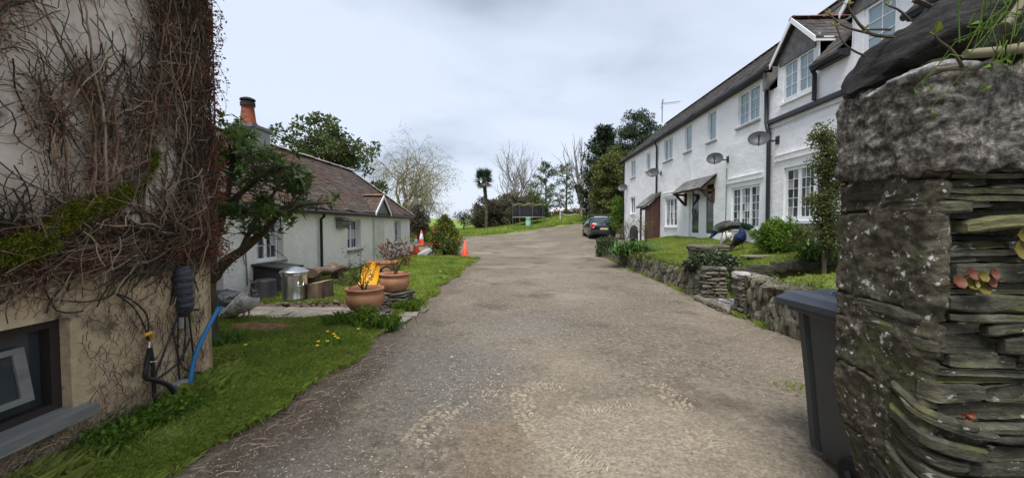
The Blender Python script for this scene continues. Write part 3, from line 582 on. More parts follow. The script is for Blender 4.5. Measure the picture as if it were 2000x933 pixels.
def garden_walls():
    def wall(label, y0, y1, h0, h1, dens, name='retaining_wall', cap=True):
        t = thing(name, label, 'stone wall', (wx(y0), y0, gz(wx(y0), y0)))
        b = Buf(); n = max(2, int((y1 - y0) / .25)); rows = []
        for k in range(n + 1):
            y = y0 + (y1 - y0) * k / n; x = wx(y); h = h0 + (h1 - h0) * k / n; g = gz(x, y)
            rows.append(np.array([(x + .06, y, g - .1), (x + .05, y, g + h * .5), (x + .07, y, g + h - .05), (x + .22, y, g + h - .03), (x + .40, y, g + h - .12)]))
        obj('core', Buf().grid(np.array(rows)), K['mud'], t)
        cnt = 0; more = Buf(); y = y0
        while y < y1:
            f = (y - y0) / (y1 - y0); h = h0 + (h1 - h0) * f; x = wx(y); g = gz(x, y); w = random.uniform(.045, .10) * dens; z = g - .03
            while z < g + h - .06:
                sh = min(random.uniform(.18, .36), g + h - z + .03); tl = random.gauss(.0, .16)
                lo = (x + .05 + random.uniform(-.035, .03), y + w / 2, z + sh / 2)
                if cnt < 296: inst('stone', random.choice(HS), t, lo, (tl, random.gauss(0, .08), random.gauss(0, .2)), (random.uniform(.10, .17), w * 1.15, sh * 1.15)); cnt += 1
                else: more.box(lo, (.13, w, sh), None)
                z += sh * .92
            y += w * .95
        if cap:
            y = y0
            while y < y1 - .05:
                f = (y - y0) / (y1 - y0); h = h0 + (h1 - h0) * f; w = random.uniform(.14, .34)
                inst('cap_stone', random.choice(HS), t, (wx(y) + .13 + random.uniform(-.03, .03), y + w / 2, gz(wx(y), y) + h + random.uniform(-.03, .02)), (random.gauss(0, .12), random.gauss(0, .1), random.gauss(0, .2)), (random.uniform(.24, .34), w * 1.1, random.uniform(.07, .14))); y += w
        if more.n: tag(obj('stones', more, K['hedgestone'], t), kind='stuff')
        return t
    wall('low rubble garden wall of upright slates beside the wheelie bin', 3.1, 6.72, .62, .66, 1.25)
    wall('long low wall of upright slates running along the lane to the parked car', 8.35, 16.6, .50, .36, 1.5, cap=False)
    def pier(label, x0, x1, y0, y1, z0, z1, thick=(.05, .09)):
        t = thing('stone_pier', label, 'stone pier', ((x0 + x1) / 2, (y0 + y1) / 2, z0))
        obj('core', Buf().lohi((x0 + .05, y0 + .05, z0 - .05), (x1 - .05, y1 - .05, z1 - .03)), K['mud'], t); z = z0 - .04
        while z < z1:
            h = random.uniform(*thick); off = random.uniform(.3, .7)
            for (a, c) in ((0, off), (off, 1)):
                for fy in (0, 1):
                    ya, yb = (y0, y0 + (y1 - y0) * .5) if fy == 0 else (y0 + (y1 - y0) * .5, y1)
                    xa, xb = x0 + (x1 - x0) * a, x0 + (x1 - x0) * c
                    inst('stone', random.choice(HS), t, ((xa + xb) / 2 + random.gauss(0, .012), (ya + yb) / 2 + random.gauss(0, .012), z + h / 2), (random.gauss(0, .03), random.gauss(0, .03), random.gauss(0, .05)), ((xb - xa) * 1.12, (yb - ya) * 1.12, h * 1.12))
            z += h * .92
        return t
    pier('square pier of stacked flat slates capped with dark ivy', 3.58, 4.02, 7.92, 8.38, .02, .66)
    pier('narrow end pier of stacked slates with a pale white top stone', 3.60, 3.84, 6.60, 6.94, .0, .66)
    p = pier('small stone pier half hidden by ivy nearest the parked car', 3.30, 3.62, 16.6, 17.2, .2, .78)
    inst('cap_stone', stone_mesh('cap_stone', K['ovalgrey'], 3, .2, 5.5), thing('top_stone', 'pale flat stone lying on the narrow end pier', 'stone', (3.72, 6.76, .66)), (3.72, 6.76, .70), (0, .05, .2), (.34, .34, .13))
    # threshold step, slate path
    p = obj('gate_path', Buf().grid(np.array([[(x, y, .10 + max(0, x - 4.3) * .30) for y in (6.85, 7.95)] for x in (3.55, 4.3, 6.4)])), K['mud'], kind='structure')
    for i in range(46):
        x = 3.62 + (i % 8) * .19 + random.uniform(-.04, .04); y = 6.95 + (i // 8) * .17 + random.uniform(-.04, .04)
        a = random.uniform(0, 1); s = random.uniform(.12, .2); poly = [(x + s * .55 * random.uniform(.7, 1) * math.cos(a + q * 1.257), y + s * .5 * random.uniform(.7, 1) * math.sin(a + q * 1.257), .104 + max(0, x - 4.3) * .30) for q in range(5)]
        obj('paving_stone', Buf().prism(poly, (0, 0, random.uniform(.012, .035))), K['slatepave'], p)
    t = thing('threshold_step', 'low slate step edging the gate opening on the lane', 'step', (3.58, 7.4, 0))
    y = 6.9
    while y < 7.95:
        w = random.uniform(.18, .4); inst('stone', random.choice(HS), t, (3.57, y + w / 2, .055), (0, 0, random.gauss(0, .05)), (.16, w * 1.1, .15)); y += w
    t = thing('path_edge_wall', 'low dark stone edging across the raised lawn below the shrubs', 'stone edging', (4.2, 7.95, .3))
    x = 4.1
    while x < 6.3:
        w = random.uniform(.25, .55); inst('stone', EB, t, (x + w / 2, 7.93, rl_z(x, 8.1) - .06 + random.uniform(-.02, .02)), (0, 0, random.gauss(0, .04)), (w * 1.1, .22, .22)); x += w
    st = stone_mesh('slab', K['hedgestone'], 3, .12, 21., .8)
    t = thing('stepping_stone', 'flat brown stone sunk in the raised lawn', 'stone slab', (5.3, 8.9, .85)); inst('slab', st, t, (5.15, 8.75, float(rl_z(5.15, 8.75)) + .015), (0, 0, .2), (.85, .34, .06))
    # flat stone table behind the ivy pier
    t = thing('stone_table', 'low brown stone slab table behind the ivy covered pier', 'stone slab', (4.25, 9.3, .62)); x, y = 4.28, 9.35
    inst('slab', st, t, (x, y, 1.02), (0, 0, .1), (.82, .6, .14))
    for q in (-.25, .25): inst('support', random.choice(HS), t, (x + q, y, .82), (0, 0, 0), (.28, .4, .46))
garden_walls()

# ------------------------------------------------------------------ buildings
def holed_wall(f, u0, u1, z0, z1, holes, voids=(), depth=.14, step=.45, back=True):
    us = sorted(set([u0, u1] + [v for h in list(holes) + list(voids) for v in h[:2] if u0 <= v <= u1] + list(np.arange(u0, u1, step))))
    zs = sorted(set([z0, z1] + [v for h in list(holes) + list(voids) for v in h[2:4] if z0 <= v <= z1] + list(np.arange(z0, z1, step))))
    def clean(a):
        o = [a[0]]
        for v in a[1:]:
            if v - o[-1] > 1e-4: o.append(v)
        return o
    us = clean(us); zs = clean(zs); b = Buf()
    P = np.array([[tuple(f(u, z, 0)) for z in zs] for u in us]); idx = lambda i, j: i * len(zs) + j
    def inside(i, j, hs):
        uc = (us[i] + us[i + 1]) / 2; zc = (zs[j] + zs[j + 1]) / 2
        return any(h[0] < uc < h[1] and h[2] < zc < h[3] for h in hs)
    F = [[idx(i, j), idx(i + 1, j), idx(i + 1, j + 1), idx(i, j + 1)] for i in range(len(us) - 1) for j in range(len(zs) - 1) if not inside(i, j, list(holes) + list(voids))]
    b.add(P.reshape(-1, 3), F)
    for h in holes:
        a0, a1, c0, c1 = h[:4]
        uu = [u for u in us if a0 - 1e-6 <= u <= a1 + 1e-6]; zz = [z for z in zs if c0 - 1e-6 <= z <= c1 + 1e-6]
        for k in range(len(uu) - 1):
            for z in (c0, c1): b.quad(f(uu[k], z, 0), f(uu[k + 1], z, 0), f(uu[k + 1], z, depth), f(uu[k], z, depth))
        for k in range(len(zz) - 1):
            for u in (a0, a1): b.quad(f(u, zz[k], 0), f(u, zz[k + 1], 0), f(u, zz[k + 1], depth), f(u, zz[k], depth))
    return b
PANE = {}
def window(parent, f, u0, u1, z0, z1, lights, rows, d=.07, glass='glass', sill=None, frame=.05, name='window', fm='upvc', curtain=False, bar=.013):
    """lights: list of (fraction, columns); frame and bars one part, every pane a sub-part"""
    b = Buf(); du = 1 if u1 > u0 else -1
    def bar_box(a0, a1, c0, c1, d0, d1):
        c = [f(a0, c0, d0), f(a1, c0, d0), f(a1, c1, d0), f(a0, c1, d0)]; e = [f(a0, c0, d1), f(a1, c0, d1), f(a1, c1, d1), f(a0, c1, d1)]
        V = [tuple(v) for v in c + e]; b.add(V, [[0, 1, 2, 3], [7, 6, 5, 4], [0, 4, 5, 1], [1, 5, 6, 2], [2, 6, 7, 3], [3, 7, 4, 0]])
    fr = frame * .8
    bar_box(u0, u1, z0, z0 + fr, d, d + .06); bar_box(u0, u1, z1 - fr, z1, d, d + .06)
    tot = sum(l[0] for l in lights); u = u0; cells = []
    bar_box(u0, u0 + fr, z0 + fr, z1 - fr, d, d + .06); bar_box(u1 - fr, u1, z0 + fr, z1 - fr, d, d + .06)
    iu0, iu1 = u0 + fr, u1 - fr; u = iu0
    for q, l in enumerate(lights):
        w = (iu1 - iu0) * l[0] / tot; a0, a1 = u, u + w; u += w
        if q: bar_box(a0 - .02, a0 + .02, z0 + fr, z1 - fr, d, d + .06)
        s = .026; c0, c1 = z0 + fr, z1 - fr                      # sash
        s0 = a0 + (.02 if q else 0); s1 = a1 - (.02 if q < len(lights) - 1 else 0)
        bar_box(s0, s1, c0, c0 + s, d - .012, d + .03); bar_box(s0, s1, c1 - s, c1, d - .012, d + .03)
        bar_box(s0, s0 + s, c0 + s, c1 - s, d - .012, d + .03); bar_box(s1 - s, s1, c0 + s, c1 - s, d - .012, d + .03)
        g0, g1, h0, h1 = s0 + s, s1 - s, c0 + s, c1 - s; n = l[1]
        for k in range(1, n): um = g0 + (g1 - g0) * k / n; bar_box(um - bar / 2, um + bar / 2, h0, h1, d + .008, d + .026)
        for k in range(1, rows): zm = h0 + (h1 - h0) * k / rows; bar_box(g0, g1, zm - bar / 2, zm + bar / 2, d + .006, d + .028)
        for i in range(n):
            for j in range(rows): cells.append((g0 + (g1 - g0) * i / n, g0 + (g1 - g0) * (i + 1) / n, h0 + (h1 - h0) * j / rows, h0 + (h1 - h0) * (j + 1) / rows))
    w = obj(name, b, K[fm], parent)
    for (a0, a1, c0, c1) in cells:
        g = Buf(); e = .002; t = random.gauss(0, .0035); s = random.gauss(0, .0035)
        pts = [f(a0, c0, d + .017 - t - s), f(a1, c0, d + .017 - t + s), f(a1, c1, d + .017 + t + s), f(a0, c1, d + .017 + t - s)]
        g.quad(*pts); obj('pane', g, K['curtain'] if curtain and random.random() < curtain else K[glass], w)
    if sill:
        sb = Buf(); o, th, mt = sill; ex = .07
        A = [f(u0 - ex, z0, -o), f(u1 + ex, z0, -o), f(u1 + ex, z0, d + .05), f(u0 - ex, z0, d + .05)]
        V = [(p[0], p[1], p[2] - .002 - (.015 if i < 2 else 0)) for i, p in enumerate(A)]; sb.prism(V, (0, 0, -th)); obj('sill', sb, K[mt], w)
    return w
def slates(x_of, u0f, u1f, n, wid, thick=.012):
    """x_of(s, u) -> point on roof plane, s 0 eaves..1 ridge; rows of overlapping slates as real tiles"""
    b = Buf(); V = []; F = []; q = 0
    for r in range(n):
        s0, s1 = r / n, (r + 1.55) / n; s1 = min(s1, 1.02); u = u0f(s0) - (wid / 2 if r % 2 else 0) - random.random() * .05; e = u1f(s0)
        while u < e:
            w = wid * random.uniform(.8, 1.2); a, c = max(u, u0f(s0)), min(u + w - .006, e)
            if c - a > .03:
                j = random.gauss(0, .008); lift = thick * random.uniform(.8, 1.7); dz = np.array([0, 0, 1.])
                p = [np.array(x_of(s0 + j, a)), np.array(x_of(s0 + j + random.gauss(0, .002), c)), np.array(x_of(s1, c)), np.array(x_of(s1, a))]
                top = [p[0] + dz * (lift + thick * .6), p[1] + dz * (lift + thick * .6), p[2] + dz * .004, p[3] + dz * .004]; bot = [p[0] - dz * .002, p[1] - dz * .002]
                V += top + bot; F += [[q, q + 1, q + 2, q + 3], [q + 4, q + 5, q + 1, q]]; q += 6
            u += w
    return b.add(np.array(V), F)

# --- long white house
HX = 6.4
def hn(u, z): return .022 * mnoise.noise(Vector((u * .9, z * .9, 1.))) + .010 * mnoise.noise(Vector((u * 2.7, z * 2.7, 4.)))
def hf(u, z, d): return (HX + d + (hn(u, z) if d == 0 else 0), u, z)
def pipe(parent, pts, r, m='black', name='drainpipe'): return obj(name, Buf().tube(pts, r, 8), K[m], parent, smooth=True)
def white_house():
    t = thing('white_house', 'long white rendered two storey house with dormers along the right of the lane', 'house', (HX, 14, .9))
    U = [(23.0, 23.95, 4.28, 5.32), (20.35, 21.0, 4.30, 5.22), (17.4, 18.42, 4.38, 5.36), (15.45, 16.08, 4.39, 5.40), (13.52, 14.12, 4.38, 5.40), (11.1, 12.18, 4.42, 5.40)]
    Lw = [(23.05, 24.0, 2.2, 3.15), (16.78, 18.15, 1.48, 2.70), (11.02, 12.48, 1.45, 2.66)]
    door = (13.6, 15.6, 1.0, 3.06)
    NW = [(8.5, 10.02, 1.66, 2.93)]; D1 = (9.03, 10.12, 4.54, 5.48); D2 = (7.07, 7.82, 4.62, 5.62)
    obj('wall', holed_wall(hf, 10.66, 25.5, -.1, 5.6, U + Lw + [door]), K['white'], t, smooth=False)
    voids = [(3.0, 6.85, 5.0, 5.7), (8.08, 8.92, 5.0, 5.7), (10.34, 10.66, 5.0, 5.7)]
    obj('wall', holed_wall(hf, 3.0, 10.66, -.1, 5.7, NW + [D1, D2], voids), K['white'], t, label='nearer white wall with half dormers')
    e = Buf(); e.quad((HX, 25.5, -.1), (HX + 5.2, 25.5, -.1), (HX + 5.2, 25.5, 5.6), (HX, 25.5, 5.6)); e.add([(HX, 25.5, 5.6), (HX + 5.2, 25.5, 5.6), (HX + 2.6, 25.5, 7.8)], [[0, 1, 2]]); e.quad((HX + 5.2, 3, -.1), (HX + 5.2, 25.5, -.1), (HX + 5.2, 25.5, 5.6), (HX + 5.2, 3, 5.6))
    e.quad((HX, 3, -.1), (HX + 5.2, 3, -.1), (HX + 5.2, 3, 5.0), (HX, 3, 5.0)); e.add([(HX, 3, 5.0), (HX + 5.2, 3, 5.0), (HX + 2.6, 3, 7.8)], [[0, 1, 2]]); obj('gable_wall', e, K['white'], t)
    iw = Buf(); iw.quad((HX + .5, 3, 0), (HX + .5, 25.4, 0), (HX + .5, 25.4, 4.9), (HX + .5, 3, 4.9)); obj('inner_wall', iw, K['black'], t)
    sl = (.05, .05, 'white')
    for w in U: window(t, hf, *w, [(1, 1)] * (2 if w[1] - w[0] > .8 else 1) if w[0] > 13 else [(1, 2), (1, 2)], 1 if w[0] > 13 else 3, d=.05, glass='glass_net', sill=(.06, .05, 'greyrender'))
    window(t, hf, *Lw[0], [(1, 1), (1, 1)], 1, glass='glass', sill=sl)
    window(t, hf, *Lw[1], [(1, 2), (1, 2), (1, 2)], 4, sill=sl, curtain=.2, d=.05)
    window(t, hf, *Lw[2], [(1, 2), (1.15, 3), (1, 2)], 5, sill=sl, curtain=.25, d=.05)
    window(t, hf, *NW[0], [(1.1, 2), (1.2, 3), (1.1, 2)], 5, sill=(.08, .07, 'upvc'), frame=.07, curtain=.2, d=.05)
    window(t, hf, *D1, [(1, 2), (1, 2)], 3, glass='glass_net', d=.01, sill=(.05, .05, 'white'), frame=.06)
    window(t, hf, *D2, [(1, 2)], 3, glass='glass_net', d=.01, sill=(.05, .05, 'white'), frame=.09)
    # entrance: door and glazed side screen
    b = Buf(); x0 = HX + .06
    def bb(lo, hi): b.lohi((x0 + lo[0], lo[1], lo[2]), (x0 + hi[0], hi[1], hi[2]))
    y0, y1, z0, z1 = door; ym = 14.58
    for a, c in ((y0, ym - .16), (ym + .16, y1)):
        bb((0, a, z0), (.06, a + .13, z1)); bb((0, c - .13, z0), (.06, c, z1)); bb((0, a + .13, z0), (.06, c - .13, z0 + .24)); bb((0, a + .13, z1 - .12), (.06, c - .13, z1))
        g = Buf(); g.quad((x0 + .03, a + .13, z0 + .24), (x0 + .03, c - .13, z0 + .24), (x0 + .03, c - .13, z1 - .12), (x0 + .03, a + .13, z1 - .12)); PANE[a] = g
    bb((0, ym - .16, z0), (.05, ym + .16, z1))
    dr = obj('door', b, K['upvc'], t, label='white door with long glass beside a matching glazed screen', bevel=.006)
    for g in PANE.values(): obj('pane', g, K['glass'], dr)
    obj('handle', Buf().lohi((x0 - .05, 15.32, 1.95), (x0, 15.36, 2.15)), K['metalgrey'], dr)
    obj('doorstep', Buf().lohi((HX - .35, 13.4, .90), (HX + .05, 15.8, 1.0)), K['greyrender'], t)
    # slate canopy on brackets
    cy0, cy1, zt, zb, xo = 13.45, 15.95, 3.22, 2.76, 5.90
    cp = Buf(); cp.prism([(HX, cy0, zt), (xo, cy0, zb), (xo, cy0, zb - .05), (HX, cy0, zt - .06)], (0, cy1 - cy0, 0)); can = obj('door_canopy', cp, K['brownboard'], t)
    tag(obj('slates', slates(lambda s, u: (xo - .04 + (HX - xo + .04) * s, u, zb + (zt - zb) * s + .01), lambda s: cy0 - .04, lambda s: cy1 + .04, 4, .24), K['slate2'], can), kind='stuff')
    for y in (cy0 + .12, cy1 - .12):
        k = Buf(); k.beam((HX - .04, y, 1.98 + .3), (HX - .04, y, 2.78), .08, .08, (1, 0, 0)); k.beam((HX - .04, y, 2.70), (xo + .03, y, 2.70), .08, .08); k.beam((HX - .05, y, 2.30), (xo + .12, y, 2.66), .07, .08); obj('bracket', k, K['brownboard'], can)
    la = Buf(); la.lohi((HX - .14, 14.62, 2.45), (HX - .02, 14.72, 2.62)); obj('wall_lamp', la, K['black'], t)
    # lintel bands
    for (a, c, z) in ((8.35, 10.35, 3.12), (10.85, 12.7, 2.80), (16.6, 18.4, 2.80)):
        k = Buf(); k.lohi((HX - .045, a, z), (HX + .03, c, z + .13)); k.lohi((HX - .06, a, z + .132), (HX + .03, c, z + .15)); obj('lintel_band', k, K['white'], t)
    # black ledge band, thin cable
    k = Buf(); k.prism([(HX - .10, 3, 4.13), (HX - .10, 3, 4.20), (HX + .02, 3, 4.28), (HX + .02, 3, 4.12)], (0, 7.62, 0)); obj('black_ledge', k, K['black'], t)
    pipe(t, [(HX - .03, 10.55, 4.0), (HX - .03, 9, 4.02), (HX - .03, 7, 4.0)], .008, 'metalgrey', 'cable')
    # gutters and roofs
    xg = HX - .16
    g = Buf(); g.tube([(xg - .02, 10.5, 5.52), (xg - .02, 25.6, 5.52)], (.065), 8); obj('gutter', g, K['black'], t)
    obj('fascia', Buf().lohi((HX - .13, 10.6, 5.46), (HX + .02, 25.55, 5.60)), K['black'], t)
    for (a, c) in ((3, 6.83), (8.1, 8.9)):
        g = Buf(); g.tube([(xg - .02, a, 4.93), (xg - .02, c, 4.93)], .065, 8); g.lohi((HX - .13, a, 4.86), (HX + .02, c, 5.0)); obj('gutter', g, K['black'], t)
    zr = 7.85; xr = HX + 2.6
    def r1(s, u): return (HX - .22 + (xr - HX + .22) * s, u, 5.56 + (zr - 5.56) * s)
    def r2(s, u): return (HX - .22 + (xr - HX + .22) * s, u, 4.96 + (zr - 4.96) * s)
    for f, a, c, s0 in ((r1, 10.6, 25.62, 0), (r2, 3.0, 6.70, 0), (r2, 6.70, 8.16, .46), (r2, 8.16, 8.89, 0), (r2, 8.89, 10.38, .42), (r2, 10.38, 10.6, 0)):
        b = Buf(); b.quad(f(s0, a), f(s0, c), f(1, c), f(1, a)); b.quad(f(1, a), f(1, c), (HX + 5.4, c, 5.5), (HX + 5.4, a, 5.5)); rf = obj('roof', b, K['slate3'], t)
        tag(obj('slates', slates(lambda s, u: np.array(f(s0 + (1 - s0) * s, u)) + [0, 0, .012], lambda s: a, lambda s: c, int(16 * (1 - s0)), .28), K['slate3'], rf), kind='stuff')
    b = Buf().add([(HX - .22, 10.6, 5.56), (xr, 10.6, zr), (HX - .22, 10.6, 4.96)], [[0, 1, 2]]); obj('verge', b, K['slate2'], t)
    for k in range(54):
        y = 3.05 + k * .42; inst('ridge_tile', RT, t, (xr, y + .2, zr + .05))
    # dormers
    for (ya, yc, zf, xb) in ((9.03 - .12, 10.12 + .24, 5.60, 7.55), (6.72, 8.14, 5.74, 7.7)):
        ym = (ya + yc) / 2; za = zf + (yc - ya) / 2 * .98; o = .14
        d = obj('dormer', Buf().add([(HX - .03, ya + .02, zf - .05), (HX - .03, yc - .02, zf - .05), (HX - .03, ym, za - .08)], [[0, 1, 2]]), K['slate2'], t)
        c = Buf()
        for y in (ya + .1, yc - .1):
            c = Buf(); c.quad((HX, y, 4.95), (xb, y, zf + .1), (xb, y, zf), (HX, y, zf)); c.add([(HX, y, 4.95), (HX, y, zf), (xb, y, zf)], [[0, 1, 2]]); obj('cheek', c, K['slate2'], d)
        pass
        for (yy, sg) in ((ya - .06, -1), (yc + .06, 1)):
            zz = zf - .06
            f = lambda s, u, yy=yy, zz=zz: (u, yy + (ym - yy) * s, zz + (za - zz) * s)
            b = Buf(); b.quad(f(0, HX - o), f(0, xb + .1), f(1, xb + .7), f(1, HX - o)); obj('dormer_roof', b, K['slate3'], d)
            tag(obj('slates', slates(lambda s, u: np.array(f(s, u)) + [0, 0, .012], lambda s: HX - o, lambda s: xb + .1 + s * .6, 6, .22), K['slate3'], d), kind='stuff')
            k = Buf(); k.prism([(HX - o - .01, yy, zz - .08), (HX - o - .01, ym, za - .08), (HX - o - .01, ym, za + .04), (HX - o - .01, yy, zz + .04)], (-.025, 0, 0)); obj('bargeboard', k, K['upvc'], d)
        if True:
            k = Buf(); k.lohi((HX - o, ya - .05, zf - .12), (xb - .3, ya - .025, zf - .02)); obj('soffit_board', k, K['upvc'], d)
        n = 4
        for q in range(n): inst('ridge_tile', RRT, d, (HX - o + .18 + q * .40, ym, za + .05), (0, 0, R(90)))
        k = Buf(); k.lohi((HX - .035, ya + .12, zf - .16), (HX - .005, yc - .12, zf - .03)); obj('lintel_board', k, K['slate2'], d)
    # pipes
    pipe(t, [(xg, 19.25, 5.5), (HX - .06, 19.22, 5.2), (HX - .06, 19.2, .5)], .045)
    pipe(t, [(xg, 10.72, 5.45), (HX - .07, 10.70, 5.25), (HX - .07, 10.66, 4.2), (HX - .09, 10.60, 4.1), (HX - .07, 10.55, 3.9), (HX - .07, 10.5, .7)], .05)
    pipe(t, [(xg, 8.93, 4.93), (HX - .07, 8.96, 4.8), (HX - .07, 8.96, 4.25)], .045)
    pipe(t, [(HX - .05, 25.42, 5.5), (HX - .05, 25.42, .6)], .045)
    pipe(t, [(HX - .03, 12.72, 3.3), (HX - .03, 12.74, 1.2)], .014, 'metalgrey', 'cable')
    # timber porch
    p = thing('timber_porch', 'narrow brown boarded lean to porch with slate roof against the white house', 'porch', (6.1, 19.4, .8))
    for i in range(6):
        x = 5.78 + i * .104; zt2 = 2.46 + (x - 5.78) / .62 * .5; obj('board', Buf().lohi((x, 18.80, .7), (x + .098, 18.83, zt2)), K['brownboard'], p)
    for i in range(9):
        y = 18.84 + i * .12; obj('board', Buf().lohi((5.78, y, .7 if not 2 <= i <= 6 else 2.25), (5.81, y + .114, 2.44)), K['brownboard'], p)
    b = Buf(); b.lohi((6.2, 19.05, .7), (6.24, 19.72, 2.2)); obj('inner_door', b, K['black'], p)
    b = Buf().prism([(5.62, 18.68, 2.40), (6.41, 18.68, 3.05), (6.41, 18.68, 3.00), (5.62, 18.68, 2.34)], (0, 1.35, 0)); rf = obj('roof', b, K['slate2'], p)
    tag(obj('slates', slates(lambda s, u: (5.60 + .8 * s, u, 2.41 + .66 * s), lambda s: 18.66, lambda s: 20.05, 5, .24), K['slate2'], rf), kind='stuff')
def tile_mesh(name, m, L=.42, w=.15):
    b = Buf(); th = np.linspace(-1.15, 1.15, 7); P = np.array([[(w * math.sin(a) , y, w * .75 * (math.cos(a) - 1) + .03) for a in th] for y in (-L / 2 + .008, L / 2 - .008)])
    b.grid(P); Q = P * 1; Q[..., 2] -= .02; b.grid(np.stack([P[0], Q[0]])); b.grid(np.stack([P[1], Q[1]])); return mesh_of(name, b, K[m], True)
RT = tile_mesh('ridge_tile', 'ridge'); RRT = tile_mesh('ridge_tile', 'redridge', .40, .13)
white_house()
def aerial():
    p = at(1293, 248, 24.6); t = thing('tv_aerial', 'thin television aerial mast on the ridge of the white house', 'aerial', (p.x, p.y, 7.85)); z1 = at(1293, 203, 24.6).z
    obj('mast', Buf().tube([(p.x, p.y, 7.7), (p.x, p.y, z1 + .25)], .028, 6), K['metalgrey'], t)
    b = Buf(); b.tube([(p.x - .1, p.y, z1), (p.x + 1.05, p.y - .1, z1 + .12)], .02, 5)
    for k in range(7): x = p.x + .05 + k * .15; b.tube([(x, p.y - .28, z1 + .01 * k), (x, p.y + .28, z1 + .01 * k)], .01, 4)
    b.tube([(p.x - .1, p.y - .1, z1 - .3), (p.x + .1, p.y, z1 + .3)], .014, 4); obj('antenna', b, K['metalgrey'], t)
aerial()
def dishes():
    spots = [(1482, 270, 10.28, .46, 'large grey satellite dish by the black drainpipe nearest the dormers', 1), (1396, 309, 12.7, .45, 'grey satellite dish on white wall above the slate door canopy', 1),
             (1275, 337, 18.75, .52, 'grey satellite dish above the brown timber porch', 1), (1216, 366, 24.9, .56, 'grey satellite dish at the far corner of the white house', 1)]
    for px, py, Y, dm, lab, s in spots:
        c = at(px, py, Y - .25); c.x = min(c.x, HX - .3); w = Vector((HX, Y, c.z))
        t = thing('satellite_dish', lab, 'satellite dish', w, 'satellite dishes on the white house')
        n = Vector((-.45, -.80, .40)).normalized(); a = n.cross(Vector((0, 0, 1))).normalized(); u = a.cross(n); b = Buf(); rows = []
        for r in np.linspace(.02, 1, 6):
            rows.append([tuple(c + a * (math.cos(q) * r * dm * .52) + u * (math.sin(q) * r * dm * .44) + n * (r * r * .07 - .07)) for q in np.linspace(0, 2 * math.pi, 24, endpoint=False)])
        P = np.array(rows); b.grid(P, closed=True); b.grid(P[::-1] - np.array(n) * .012, closed=True); obj('reflector', b, K['dish'], t, smooth=True)
        tip = c + n * .30 - u * .12; obj('arm', Buf().tube([tuple(c - u * dm * .44 - n * .02), tuple(tip)], .014, 5), K['black'], t)
        obj('receiver', Buf().tube([tuple(tip - n * .02), tuple(tip - n * .10 + u * .05)], [.035, .025], 8), K['black'], t)
        k = Buf(); k.tube([tuple(c - n * .06), (w.x - .12, w.y, c.z - .02), (w.x, w.y, c.z)], .022, 6); k.lohi((HX - .03, Y - .06, c.z - .1), (HX, Y + .06, c.z + .1)); obj('bracket', k, K['black'], t)
dishes()

